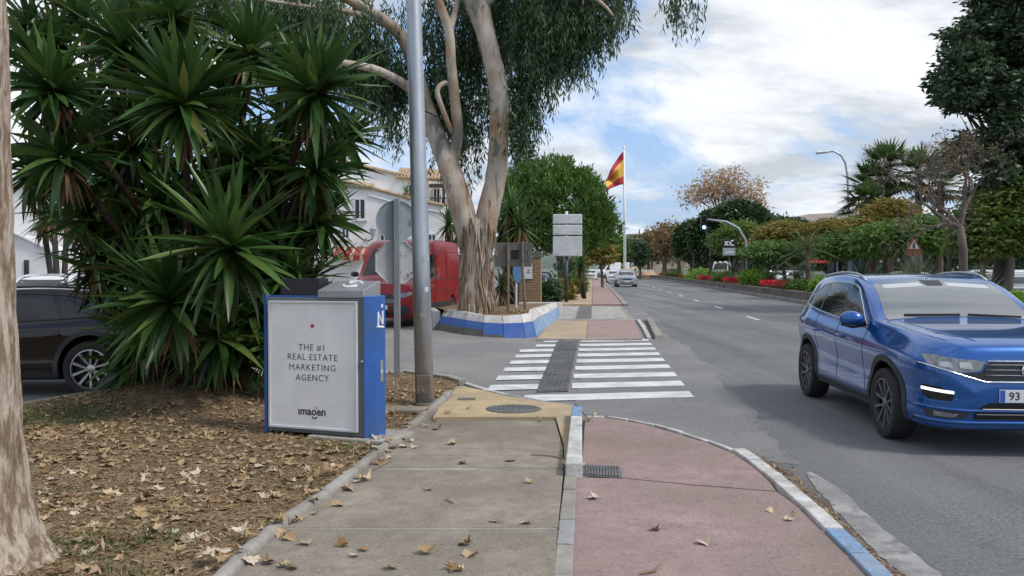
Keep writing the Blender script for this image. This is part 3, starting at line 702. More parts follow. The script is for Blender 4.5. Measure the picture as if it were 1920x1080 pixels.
HATCH = scale_spec(SUV, 0.96, 0.93, 0.96, 0.31)
MINI = scale_spec(SUV, 0.86, 0.95, 0.92, 0.29)
COUPE = scale_spec(SUV, 1.06, 0.885, 1.0, 0.355)
VAN = dict(
    zt=[(1.0, .62), (.985, .85), (.95, 1.05), (.88, 1.17), (.6, 1.27), (.25, 1.36), (.1, 1.42), (-.3, 1.85), (-.65, 2.2), (-.85, 2.36), (-1.1, 2.45), (-1.7, 2.50), (-4.1, 2.48), (-4.3, 2.40), (-4.37, 2.1), (-4.39, 1.2)],
    zb=[(1.0, .50), (.985, .36), (.95, .28), (.7, .25), (-4.2, .30), (-4.36, .4), (-4.39, .6)],
    w=[(1.0, .52), (.985, .68), (.95, .80), (.85, .90), (.6, .98), (.2, 1.01), (-4.1, 1.01), (-4.3, .97), (-4.39, .86)],
    zbelt=[(1.0, .58), (.985, .80), (.95, .98), (.88, 1.09), (.5, 1.18), (.1, 1.24), (-.3, 1.26), (-1.4, 1.28), (-4.39, 1.15)],
    rb=[(1.0, .9), (.5, .92), (-.3, .97), (-1.5, .985), (-4.39, .98)],
    tr=[(1.0, .75), (.2, .75), (-.2, .86), (-.6, .92), (-1.2, .955), (-4.39, .955)],
    wr=[(1.0, .66), (.3, .84), (0, .90), (-.5, .91), (-1.0, .91), (-4.39, .92)],
    ax=(0.0, -3.30), R=.35, track=.90, arch=.42,
    side=[[(-.12, 1.38), (-.48, 1.80), (-.66, 1.97), (-.80, 2.02), (-1.15, 2.03), (-1.15, 1.33), (-.45, 1.33)]],
    ws=[(.0, 1.45), (.5, 1.44), (.80, 1.40), (.80, 1.47), (.735, 2.1), (.70, 2.18), (.4, 2.24), (.0, 2.26)],
    rw=[(.0, 1.3), (.7, 1.3), (.68, 1.95), (.0, 1.97)])
_loft = {}
def loft(S, key, ns=64, sub=4):
    kk = (key, ns, sub)
    if kk in _loft: return _loft[kk]
    x1 = S['zt'][0][0]; x0 = S['zt'][-1][0]
    t = np.linspace(0, 1, ns); t = 0.5 - 0.5 * np.cos(PI * t)
    t = 0.55 * t + 0.45 * np.linspace(0, 1, ns)
    t[0] = 0; X = x1 + (x0 - x1) * t
    X[1] = x1 - 0.004; X[-2] = x0 + 0.004
    cv = lambda k: pchip([p[0] for p in S[k]], [p[1] for p in S[k]], X)
    zt, zb, w, zbe = cv('zt'), cv('zb'), cv('w'), cv('zbelt')
    rb, tr, wr = cv('rb'), cv('tr'), cv('wr')
    rows = []
    for i in range(ns):
        H = zbe[i] - zb[i]; W = w[i]; wb = W * rb[i]; zr = zbe[i] + tr[i] * (zt[i] - zbe[i]); wrr = W * wr[i]
        c = [(0, zb[i]), (.72 * W, zb[i]), (.93 * W, zb[i] + .035), (.982 * W, zb[i] + .20 * H), (.966 * W, zb[i] + .48 * H), (.997 * W, zb[i] + .735 * H), (.985 * W, zb[i] + .86 * H), (wb, zbe[i]), ((wb + wrr) / 2 + .018 * W, (zbe[i] + zr) / 2), (wrr, zr), (.70 * wrr, zr + .70 * (zt[i] - zr)), (0, zt[i])]
        pts = []
        n = len(c)
        ext = [(-c[1][0], c[1][1])] + c + [(-c[-2][0], c[-2][1])]
        ex = np.array(ext)
        for k in range(n - 1):
            p0, p1, p2, p3 = ex[k], ex[k + 1], ex[k + 2], ex[k + 3]
            for s in range(sub):
                u = s / sub
                tn = 0.30
                m1 = (p2 - p0) * tn; m2 = (p3 - p1) * tn
                # keep tangents no longer than the chord so that short spans do not overshoot
                ch = np.linalg.norm(p2 - p1)
                for mm_ in (m1, m2):
                    l = np.linalg.norm(mm_)
                    if l > ch: mm_ *= ch / l
                q = (2 * u ** 3 - 3 * u ** 2 + 1) * p1 + (u ** 3 - 2 * u ** 2 + u) * m1 + (-2 * u ** 3 + 3 * u ** 2) * p2 + (u ** 3 - u ** 2) * m2
                pts.append((q[0], q[1]))
        pts.append(c[-1])
        rows.append(pts)
    nh = len(rows[0])
    V = []; Fc = []
    ring = 2 * nh - 2
    for i in range(ns):
        for y, z in rows[i]: V.append((X[i], y, z))
        for y, z in reversed(rows[i][1:-1]): V.append((X[i], -y, z))
    for i in range(ns - 1):
        for k in range(ring):
            k2 = (k + 1) % ring
            Fc.append((i * ring + k, (i + 1) * ring + k, (i + 1) * ring + k2, i * ring + k2))
    Fc.append(tuple(range(ring))); Fc.append(tuple((ns - 1) * ring + k for k in reversed(range(ring))))
    me = bpy.data.meshes.new('body'); me.from_pydata(V, [], Fc)
    bm = bmesh.new(); bm.from_mesh(me); bmesh.ops.remove_doubles(bm, verts=bm.verts, dist=1e-5); bmesh.ops.recalc_face_normals(bm, faces=bm.faces); bm.to_mesh(me)
    bvh = BVHTree.FromBMesh(bm); bm.free()
    _loft[kk] = (me, bvh); return me, bvh
def cut_arches(S, me, m_body, m_dark):
    a = bpy.data.objects.new('tmp_body', me.copy()); COL.objects.link(a)
    a.data.materials.append(m_body); a.data.materials.append(m_dark)
    tmp = []
    for x in S['ax']:
        for s in (-1, 1):
            mb = MB().lathe([(S['arch'], -0.32), (S['arch'], 0.4)], 40, Matrix.Translation((x, s * (S['track'] + .06), S['R'] + 0.015)) @ Matrix.Rotation(PI / 2, 4, 'X'))
            c = bpy.data.objects.new('tmp_cut', mb.mesh('tmp_cut')); COL.objects.link(c); c.data.materials.append(m_dark); tmp.append(c)
            md = a.modifiers.new('b', 'BOOLEAN'); md.operation = 'DIFFERENCE'; md.object = c; md.solver = 'EXACT'
            try: md.material_mode = 'TRANSFER'
            except Exception: pass
    dg = bpy.context.evaluated_depsgraph_get()
    out = bpy.data.meshes.new_from_object(a.evaluated_get(dg))
    for c in tmp + [a]: bpy.data.objects.remove(c)
    out.polygons.foreach_set('use_smooth', [True] * len(out.polygons)); out.set_sharp_from_angle(angle=math.radians(38))
    return out
UX, UY, UZ = Vector((1, 0, 0)), Vector((0, 1, 0)), Vector((0, 0, 1))
def patch(bvh, outline, D, eps=0.006, cell=0.05, U=None, V_=UZ, O=Vector((0, 0, 0)), skirt=0.012):
    D = Vector(D).normalized()
    if U is None: U = UX if abs(D.y) > 0.7 else UY
    bm = bmesh.new()
    bm.faces.new([bm.verts.new((p[0], p[1], 0)) for p in outline])
    us = [p[0] for p in outline]; vs = [p[1] for p in outline]
    for ax_, lo, hi in ((0, min(us), max(us)), (1, min(vs), max(vs))):
        n = int((hi - lo) / cell)
        for k in range(1, n + 1):
            v = lo + (hi - lo) * k / (n + 1)
            co = (v, 0, 0) if ax_ == 0 else (0, v, 0); no = (1, 0, 0) if ax_ == 0 else (0, 1, 0)
            bmesh.ops.bisect_plane(bm, geom=bm.verts[:] + bm.edges[:] + bm.faces[:], plane_co=co, plane_no=no)
    bmesh.ops.triangulate(bm, faces=bm.faces[:])
    dead = []
    nrm = {}
    for v in bm.verts:
        o = O + U * v.co.x + V_ * v.co.y - D * 6
        hit, n, i, d = bvh.ray_cast(o, D)
        if hit is None: dead.append(v); continue
        if n.dot(D) > 0: n = -n
        v.co = hit + n * eps; nrm[v] = n
    if dead: bmesh.ops.delete(bm, geom=dead, context='VERTS')
    be = [e for e in bm.edges if e.is_boundary]
    low = {}
    for e_ in be:
        for v in e_.verts:
            if v not in low: low[v] = bm.verts.new(v.co - nrm[v] * skirt)
    for e_ in be:
        f = e_.link_faces[0]; vl = list(f.verts); i = vl.index(e_.verts[0]); a, b = (e_.verts[0], e_.verts[1])
        if vl[(i + 1) % len(vl)] is not b: a, b = b, a
        bm.faces.new((b, a, low[a], low[b]))
    # face outwards
    bm.normal_update()
    s = sum((f.normal.dot(D) * f.calc_area()) for f in bm.faces if all(v in nrm for v in f.verts))
    if s > 0: bmesh.ops.reverse_faces(bm, faces=bm.faces[:])
    me = bpy.data.meshes.new('patch'); bm.to_mesh(me); bm.free()
    me.polygons.foreach_set('use_smooth', [True] * len(me.polygons)); me.set_sharp_from_angle(angle=math.radians(50))
    return me
def surf_line(bvh, pts, D, r=0.006, U=None, V_=UZ, n=12, eps=0.0, seg=5, O=Vector((0, 0, 0))):
    D = Vector(D).normalized()
    if U is None: U = UX if abs(D.y) > 0.7 else UY
    out = []
    for i in range(len(pts) - 1):
        for k in range(n):
            t = k / n; u = pts[i][0] + (pts[i + 1][0] - pts[i][0]) * t; v = pts[i][1] + (pts[i + 1][1] - pts[i][1]) * t
            h = bvh.ray_cast(O + U * u + V_ * v - D * 6, D)
            if h[0] is not None: out.append(h[0] + (h[1] if h[1].dot(D) < 0 else -h[1]) * eps)
    h = bvh.ray_cast(O + U * pts[-1][0] + V_ * pts[-1][1] - D * 6, D)
    if h[0] is not None: out.append(h[0] + (h[1] if h[1].dot(D) < 0 else -h[1]) * eps)
    return MB().tube(out, r, seg)
_wheel = {}
def wheel_meshes(R, style):
    k = (round(R, 3), style)
    if k in _wheel: return _wheel[k]
    w = 0.11
    ri = R * 0.70
    tyre = MB().lathe([(ri, -w), (R * .93, -w), (R * .985, -w * .8), (R, -w * .45), (R, w * .45), (R * .985, w * .8), (R * .94, w), (R * .80, w * 1.06), (ri, w * .98)], 36, cap=False)
    hubm = MB().lathe([(ri * 1.0, -w * .9), (ri, w * .1), (ri * .98, w * .1), (0.02, w * .05)], 28)
    rim = MB()
    rim.lathe([(ri * 1.01, w * .5), (ri * 1.01, w * .97), (ri * .95, w * .99), (ri * .94, w * .5)], 36, cap=False)
    rim.lathe([(ri * .22, w * .3), (ri * .22, w * .80), (ri * .12, w * .88)], 14)
    for q in range(5):
        for ofs in (-0.22, 0.22):
            th = 2 * PI * q / 5 + ofs; th2 = 2 * PI * q / 5 + ofs * 1.5
            a = Vector((math.cos(th - ofs * .6), math.sin(th - ofs * .6), 0)) * ri * .18; b = Vector((math.cos(th2), math.sin(th2), 0)) * ri * .96
            d = (b - a).normalized(); n_ = Vector((-d.y, d.x, 0))
            wa, wb_ = ri * .055, ri * .085
            z0, z1, zz1 = w * .3, w * .78, w * .90
            vs = [a - n_ * wa + UZ * z0, a + n_ * wa + UZ * z0, b + n_ * wb_ + UZ * z0, b - n_ * wb_ + UZ * z0, a - n_ * wa * .7 + UZ * z1, a + n_ * wa * .7 + UZ * z1, b + n_ * wb_ * .8 + UZ * zz1, b - n_ * wb_ * .8 + UZ * zz1]
            rim.add(vs, [(3, 2, 1, 0), (4, 5, 6, 7), (0, 1, 5, 4), (1, 2, 6, 5), (2, 3, 7, 6), (3, 0, 4, 7)])
    t = tyre.mesh('tyre', smooth=True, angle=45); h = hubm.mesh('wheel', smooth=True, angle=45); r = rim.mesh('rim', smooth=True, angle=30)
    t.materials.append(M['rubber']); h.materials.append(M['black']); r.materials.append(M['rim_dark'] if style == 'dark' else M['rim_alloy'])
    _wheel[k] = (h, t, r); return _wheel[k]
M['lamp_cell'] = mat('lamp_cell', (0.42, 0.44, 0.45), 0.15, metal=0.5, coat=1.0)
M['visor'] = mat('visor', (0.36, 0.385, 0.40), 0.06, coat=1.0, spec=0.9)
_cars = {}
def make_car(name, label, cat, S, key, paint, loc, ang, hero=False, rim='alloy', group=None, dark_glass=True, steer=0.0, plate=True):
    root = thing(name, label, cat, loc, ang, group)
    ck = (key, paint, hero)
    gl = M['glass']
    if ck not in _cars:
        ns, sub = (120, 7) if hero else (34, 2)
        me, bvh = loft(S, key, ns, sub)
        parts = []     # (name, mesh, material, parent index or None)
        body = cut_arches(S, me, M[paint], M['black'])
        parts.append(('body', body, None, None))
        cell = 0.04 if hero else 0.14
        mir = lambda o: [(-p[0], p[1]) for p in o]
        full = [(p[0], p[1]) for p in S['ws']] + [(-p[0], p[1]) for p in reversed(S['ws'][1:-1])]
        parts.append(('windscreen', patch(bvh, full, (-1, 0, 0), 0.004, cell), M['windscreen'] if hero else gl, None)); wsi = len(parts) - 1
        full = [(p[0], p[1]) for p in S['rw']] + [(-p[0], p[1]) for p in reversed(S['rw'][1:-1])]
        parts.append(('rear_window', patch(bvh, full, (1, 0, 0), 0.004, cell), gl, None))
        for s in (1, -1):
            for o in S['side']:
                parts.append(('side_window', patch(bvh, o, (0, -s, 0), 0.004, cell), gl, None))
        xf = S['zt'][0][0]; xr = S['zt'][-1][0]
        OF = Vector((xf - .12, 0, 0))
        zs = S['zt'][5][1] / 1.045   # vertical scale against the blue car
        if key == 'VAN': zs = 1.12
        ws = max(p[1] for p in S['w']) / .91
        Zs = lambda o: [(y * ws, z * zs) for y, z in o]
        dF = (-1, 0, 0)
        # front: lamps, grille, intakes
        hl = [(.37, .755), (.44, .735), (.60, .725), (.80, .80), (.845, .865), (.80, .872), (.55, .845), (.33, .825)]
        for s in (1, -1):
            o = [(s * y, z) for y, z in Zs(hl)]
            parts.append(('headlight', patch(bvh, o, (-1, -0.35 * s, 0), 0.006, cell * .8, O=OF), M['lamp_lens'], None)); hli = len(parts) - 1
            if hero:
                for c0, c1 in ((.42, .55), (.58, .72)):
                    q = [(s * c0, .75 + (c0 - .42) * .05), (s * c1, .75 + (c1 - .42) * .09), (s * (c1 + .01), .825), (s * (c0 + .02), .82)]
                    q2 = [((y - sum(p[0] for p in q) / 4) * .8 + sum(p[0] for p in q) / 4, (z - .786) * .8 + .786) for y, z in q]
                    parts.append(('lamp_cell', patch(bvh, q2, (-1, -0.35 * s, 0), 0.011, .03, O=OF), M['lamp_cell'], hli))
        parts.append(('grille', patch(bvh, Zs([(-.36, .66), (.36, .66), (.56, .722), (.40, .735), (.33, .82), (-.33, .82), (-.40, .735), (-.56, .722)]), dF, 0.005, cell), M['black_gloss'], None)); gi = len(parts) - 1
        if hero:
            for z in (.708, .752, .795):
                parts.append(('grille_bar', surf_line(bvh, [(-.37, z), (.37, z)], dF, 0.007, eps=0.008).mesh('grille_bar', smooth=True), M['rim_dark'], gi))
            parts.append(('chrome_strip', surf_line(bvh, [(-.84, .80), (-.58, .715), (-.37, .652), (.37, .652), (.58, .715), (.84, .80)], dF, 0.008, eps=0.004).mesh('chrome_strip', smooth=True), M['chrome'], None))
            parts.append(('chrome_strip', surf_line(bvh, [(-.34, .828), (.34, .828)], dF, 0.006, eps=0.004).mesh('chrome_strip', smooth=True), M['chrome'], None))
            for s in (1, -1):
                parts.append(('bumper_recess', patch(bvh, [(s * y, z) for y, z in [(.60, .48), (.78, .49), (.835, .53), (.845, .61), (.70, .60), (.575, .545)]], (-1, -.35 * s, 0), 0.004, .04, O=OF), M['black_gloss'], None)); bi = len(parts) - 1
                parts.append(('running_light', patch(bvh, [(s * y, z) for y, z in [(.585, .545), (.585, .568), (.84, .592), (.84, .568)]], (-1, -.35 * s, 0), 0.012, .04, O=OF), M['drl'], bi))
                parts.append(('bumper_crease', surf_line(bvh, [(s * .56, .50), (s * .62, .465), (s * .80, .475), (s * .86, .50)], (-1, -.35 * s, 0), 0.007, eps=0.0, O=OF).mesh('crease', smooth=True), M[paint], None))
                parts.append(('fog_light', patch(bvh, [(s * y, z) for y, z in [(.54, .375), (.58, .345), (.74, .35), (.75, .39)]], (-1, -.35 * s, 0), 0.007, .04, O=OF), M['lamp_lens'], None))
                parts.append(('bumper_recess', patch(bvh, [(s * y, z) for y, z in [(.48, .335), (.80, .335), (.84, .40), (.46, .40)]], (-1, -.35 * s, 0), 0.003, .04, O=OF), M['plastic_dark'], None))
            parts.append(('lower_grille', patch(bvh, [(-.46, .33), (.46, .33), (.46, .40), (.34, .475), (-.34, .475), (-.46, .40)], dF, 0.004, .05), M['black_gloss'], None)); lg = len(parts) - 1
            for z in (.375, .42): parts.append(('grille_bar', surf_line(bvh, [(-.44 + (z - .37), z), (.44 - (z - .37), z)], dF, 0.006, eps=0.006).mesh('grille_bar'), M['rim_dark'], lg))
            parts.append(('bumper_blade', surf_line(bvh, [(-.86, .425), (-.5, .405), (.5, .405), (.86, .425)], dF, 0.014, eps=0.002).mesh('bumper_blade', smooth=True), M[paint], None))
            parts.append(('bumper_lip', surf_line(bvh, [(-.84, .315), (-.5, .30), (.5, .30), (.84, .315)], dF, 0.018, eps=0.0).mesh('bumper_lip', smooth=True), M[paint], None))
        else:
            parts.append(('lower_grille', patch(bvh, Zs([(-.50, .36), (.50, .36), (.42, .48), (-.42, .48)]), dF, 0.005, cell), M['black'], None))
        if key == 'VAN':
            parts.append(('bumper', patch(bvh, [(-.93, .34), (.93, .34), (.94, .60), (-.94, .60)], dF, 0.012, .12, skirt=.03), M['plastic_dark'], None))
            parts.append(('upper_grille', patch(bvh, [(-.60, .64), (.60, .64), (.58, .80), (-.58, .80)], dF, 0.012, .12), M['black'], None)); vg = len(parts) - 1
            for z in (.68, .72, .76): parts.append(('grille_bar', surf_line(bvh, [(-.57, z), (.57, z)], dF, 0.01, eps=0.016).mesh('grille_bar'), M['galv_flat'], vg))
            for s in (1, -1):
                for q in ([(-.10, .42), (-.16, 1.3)], [(-1.20, .40), (-1.20, 2.2)], [(-2.45, .40), (-2.45, 2.2)], [(-.2, .95), (-4.2, .95)], [(-1.2, 2.12), (-4.25, 2.12)], [(-1.25, 1.30), (-4.25, 1.30)]):
                    parts.append(('door_seam', surf_line(bvh, q, (0, -s, 0), 0.009, eps=-0.001).mesh('door_seam'), M['black'], None))
                parts.append(('side_cladding', patch(bvh, [(-2.8, .40), (-.48, .40), (-.48, .62), (-2.8, .62)], (0, -s, 0), 0.012, .2), M['plastic_dark'], None))
                for o in ([(-1.34, 1.36), (-2.36, 1.36), (-2.36, 2.05), (-1.34, 2.05)], [(-2.55, 1.36), (-4.1, 1.36), (-4.1, 2.05), (-2.55, 2.05)]):
                    parts.append(('pressed_panel', patch(bvh, o, (0, -s, 0), 0.012, .2), M[paint], None))
        for s in (1, -1):   # rear lamps
            o = [(s * y, z) for y, z in Zs([(.45, .86), (.84, .84), (.80, 1.0), (.48, .99)])]
            if key == 'VAN': o = [(s * y, z) for y, z in [(.80, .9), (.98, .9), (.97, 1.5), (.80, 1.5)]]
            parts.append(('tail_light', patch(bvh, o, (1, -.45 * s, 0), 0.006, cell, O=Vector((xr + .15, 0, 0))), M['lamp_red'], None))
        parts.append(('bumper', patch(bvh, Zs([(-.70, .38), (.70, .38), (.76, .52), (-.76, .52)]), (1, 0, 0), 0.006, cell), M['plastic_dark'], None))
        # arch cladding, sills, handles, seams
        for x in S['ax']:
            for s in (1, -1):
                R0, R1 = S['arch'] - .004, S['arch'] + (.055 if key != 'VAN' else .03); zc_ = S['R'] + .015
                a0 = -0.22
                th = np.linspace(a0, PI - a0, 25)
                o = [(x + R1 * math.cos(t), zc_ + R1 * math.sin(t)) for t in th] + [(x + R0 * math.cos(t), zc_ + R0 * math.sin(t)) for t in reversed(th)]
                if hero or key in ('COUPE',): parts.append(('arch_cladding', patch(bvh, o, (0, -s, 0), 0.009, .08, skirt=.05), M['plastic_dark'], None))
        zsill = S['zb'][3][1]
        for s in (1, -1):
            o = [(S['ax'][1] + S['arch'] + .02, zsill + .0), (S['ax'][0] - S['arch'] - .02, zsill + .0), (S['ax'][0] - S['arch'] - .0, zsill + .125), (S['ax'][1] + S['arch'] + .0, zsill + .125)]
            parts.append(('sill', patch(bvh, o, (0, -s, 0), 0.007, .12, skirt=.03), M['plastic_dark'], None))
            if hero or key == 'COUPE':
                sx = S['ax'][1] / -2.59; sz_ = S['zbelt'][7][1] / 1.0
                for q in ([(-.50, .34), (-.60, .62), (-.56, 1.0)], [(-1.43, .34), (-1.43, 1.04)], [(-2.05, .38), (-2.20, .75), (-2.24, 1.09)], [(-.58, .35), (-2.06, .35)]):
                    parts.append(('door_seam', surf_line(bvh, [(x * sx, z * sz_) for x, z in q], (0, -s, 0), 0.0045, eps=-0.001).mesh('door_seam'), M['black'], None))
                for hx in (-1.25, -2.16):
                    h = bvh.ray_cast(Vector((hx * sx, s * 5, .88 * sz_)), Vector((0, -s, 0)))[0]
                    parts.append(('door_handle', MB().tube([h + Vector((.10, 0, 0)), h + Vector((.07, s * .028, .004)), h + Vector((-.07, s * .028, .004)), h + Vector((-.10, 0, 0))], [.010, .014, .014, .010], 8).mesh('door_handle', smooth=True), M[paint], None))
                # window trim line and roof rail
                tz = S['side']
                top = [tz[0][0], tz[0][1], tz[0][2], tz[0][3], tz[1][1], tz[1][2], tz[2][1], tz[2][2], tz[2][3], tz[2][4]]
                top = [(x, z + .012) for x, z in top]
                parts.append(('window_trim', surf_line(bvh, top, (0, -s, 0), 0.007, eps=0.005, n=5).mesh('window_trim', smooth=True), M['chrome'] if hero else M['black_gloss'], None))
                parts.append(('window_trim', surf_line(bvh, [(tz[0][0][0] + .02, tz[0][0][1] - .012), (tz[0][-1][0], tz[0][-1][1] - .014), (tz[1][-1][0], tz[1][-1][1] - .012), (tz[2][4][0], tz[2][4][1] - .014)], (0, -s, 0), 0.007, eps=0.004, n=6).mesh('window_trim', smooth=True), M['chrome'] if hero else M['black_gloss'], None))
                parts.append(('window_pillar', patch(bvh, [(tz[0][-1][0] + .005, tz[0][-1][1]), (tz[0][-2][0] + .005, tz[0][-2][1]), (tz[1][1][0] - .005, tz[1][1][1]), (tz[1][0][0] - .005, tz[1][0][1])], (0, -s, 0), 0.003, .1), M['black_gloss'], None))
                parts.append(('window_pillar', patch(bvh, [(tz[1][-1][0] + .005, tz[1][-1][1]), (tz[1][-2][0] + .005, tz[1][-2][1]), (tz[2][1][0] - .005, tz[2][1][1]), (tz[2][0][0] - .005, tz[2][0][1])], (0, -s, 0), 0.003, .1), M['black_gloss'], None))
                rl = []
                for x in np.linspace(-1.25, -2.8, 14) * sx:
                    yy = s * .64
                    h = bvh.ray_cast(Vector((x, yy, 4)), Vector((0, 0, -1)))[0]
                    if h is not None:
                        e_ = min((x - -1.25 * sx) / (-.16), (x - -2.8 * sx) / .16, 1.0)
                        rl.append(h + Vector((0, 0, -.005 + .028 * max(0.0, min(1.0, e_)))))
                parts.append(('roof_rail', MB().tube(rl, 0.016, 8).mesh('roof_rail', smooth=True), M['galv'] if hero else M['black_gloss'], None))
            # mirror
            mx_, mz_ = S['side'][0][0][0] - .02, S['side'][0][0][1] + .06
            h = bvh.ray_cast(Vector((mx_ - .1, s * 5, mz_)), Vector((0, -s, 0)))[0]
            mb = MB()
            n1_, n2_ = (10, 14) if hero else (6, 8)
            for a in range(n1_ + 1):
                ph = -PI / 2 + PI * a / n1_
                for b in range(n2_):
                    t_ = 2 * PI * b / n2_
                    cx_ = math.cos(ph)
                    X_ = .085 * cx_ * math.cos(t_); X_ = X_ if X_ > 0 else X_ * .55
                    mb.v.append((mx_ - .03 + X_ * (1 - .25 * math.sin(ph)), h.y + s * (.155 + .125 * math.sin(ph)), mz_ + .082 * cx_ * math.sin(t_) + .01))
            for a in range(n1_):
                for b in range(n2_):
                    b2 = (b + 1) % n2_; mb.f.append((a * n2_ + b, a * n2_ + b2, (a + 1) * n2_ + b2, (a + 1) * n2_ + b)); mb.m.append(0)
            parts.append(('wing_mirror', mb.mesh('wing_mirror', smooth=True), M[paint] if key != 'VAN' else M['plastic_dark'], None)); mi_ = len(parts) - 1
            if hero:
                parts.append(('mirror_base', MB().tube([h + Vector((.02, -s * .02, -.05)), Vector((mx_ - .01, h.y + s * .10, mz_ - .055))], [.03, .022], 8).mesh('mirror_base'), M['black_gloss'], mi_))
                parts.append(('mirror_glass', MB().tube([Vector((mx_ - .078, h.y + s * .16, mz_ + .01)), Vector((mx_ - .082, h.y + s * .16, mz_ + .01))], [.062, .06], 16).mesh('mirror_glass'), M['chrome'], mi_))
                parts.append(('mirror_band', MB().tube([Vector((mx_ - .03, h.y + s * .05, mz_ - .058)), Vector((mx_ + .02, h.y + s * .16, mz_ - .066)), Vector((mx_ - .03, h.y + s * .26, mz_ - .045))], [.02, .022, .015], 8).mesh('mirror_band', smooth=True), M['black_gloss'], mi_))
        if hero:
            for s in (1, -1):
                parts.append(('bonnet_crease', surf_line(bvh, [(-.36, s * .62), (.1, s * .565), (.45, s * .47), (.66, s * .37)], (0, 0, -1), 0.009, U=UX, V_=UY, eps=-0.002).mesh('crease', smooth=True), M[paint], None))
                parts.append(('bonnet_seam', surf_line(bvh, [(-.36, s * .745), (.1, s * .725), (.45, s * .66), (.62, s * .60)], (0, 0, -1), 0.0045, U=UX, V_=UY, eps=-0.001).mesh('seam', smooth=True), M['black'], None))
            parts.append(('wiper', surf_line(bvh, [(.60, 1.125), (.10, 1.145)], (-1, 0, 0), 0.010, eps=0.012).mesh('wiper'), M['black'], None))
            parts.append(('wiper', surf_line(bvh, [(.02, 1.145), (-.52, 1.14)], (-1, 0, 0), 0.010, eps=0.012).mesh('wiper'), M['black'], None))
            parts.append(('mirror_sensor', patch(bvh, [(-.11, 1.485), (.11, 1.485), (.08, 1.43), (-.08, 1.43)], dF, 0.0055, .05, skirt=.001), M['plastic_dark'], wsi))
            for s in (1, -1): parts.append(('sun_visor', patch(bvh, [(s * .13, 1.465), (s * .53, 1.44), (s * .54, 1.40), (s * .13, 1.425)], dF, 0.0052, .05, skirt=.001), M['visor'], wsi))
            # number plate
            h = bvh.ray_cast(Vector((5, 0, .535)), Vector((-1, 0, 0)))[0]
            px_ = h.x + .012
            parts.append(('number_plate', MB().box(px_ - .008, px_, -.26, .26, .48, .59).mesh('number_plate', bevel=.003), M['plate_white'], None)); pi_ = len(parts) - 1
            parts.append(('plate_band', MB().box(px_, px_ + .002, -.255, -.215, .483, .587).mesh('plate_band'), M['plate_blue'], pi_))
            h = bvh.ray_cast(Vector((5, 0, .745)), Vector((-1, 0, 0)))[0]
            Mt = Matrix.Translation((h.x + .008, 0, .748)) @ Matrix.Rotation(PI / 2, 4, 'Y')
            em = MB().lathe([(.078, 0), (.078, .012), (.066, .016), (.064, .004)], 28, Mt)
            for (y0, z0), (y1, z1) in (((-.03, .055), (0, .005)), ((.03, .055), (0, .005)), ((-.06, .025), (-.028, -.058)), ((-.028, -.058), (0, -.008)), ((0, -.008), (.028, -.058)), ((.028, -.058), (.06, .025))):
                em.tube([Vector((h.x + .016, y0, .748 + z0)), Vector((h.x + .016, y1, .748 + z1))], .007, 6)
            parts.append(('emblem', em.mesh('emblem', smooth=True, angle=40), M['chrome'], None))
        elif plate:
            for xx, d in ((xf, -1), (xr, 1)):
                z_ = .50 * zs
                h = bvh.ray_cast(Vector((5 * -d, 0, z_)), Vector((d, 0, 0)))[0]
                if h is not None:
                    parts.append(('number_plate', MB().box(h.x - .02, h.x + .02, -.26, .26, z_ - .055, z_ + .055).mesh('number_plate'), M['plate_white'], None))
        for nme, me_, mt, pr in parts:
            if mt is not None and not me_.materials: me_.materials.append(mt)
        _cars[ck] = parts
    objs = []
    for nme, me_, mt, pr in _cars[ck]:
        objs.append(link(nme, me_, None, root if pr is None else objs[pr]))
    h, t, r = wheel_meshes(S['R'], rim)
    for k, x in enumerate(S['ax']):
        for s in (1, -1):
            w = link('wheel', h, parent=root, loc=(x, s * S['track'], S['R']))
            w.rotation_euler = (-s * PI / 2, 0, steer if k == 0 else 0)
            link('tyre', t, parent=w); link('rim', r, parent=w)
    return root
def heading(dx_, dy_): return math.atan2(dy_, dx_)
HB = heading(-RS, -1)     # towards the camera along the avenue
blue_car = make_car('blue_suv', 'blue compact sport utility car driving towards camera on the avenue', 'car', SUV, 'SUV', 'paint_blue', Vector((4.445, 7.86, 0.001)), heading(-0.068, -1), hero=True, rim='dark')
plate = [c for c in blue_car.children if c.name.startswith('number_plate')][0]
pv = plate.data.vertices; pxm = max(v.co.x for v in pv)
text_mesh('plate_number', '93', 0.095, M['ink'], plate, Matrix.Translation((pxm + .001, -.185, .533)) @ Matrix(((0, 0, 1, 0), (1, 0, 0, 0), (0, 1, 0, 0), (0, 0, 0, 1))) , bold=0.001, align='LEFT')
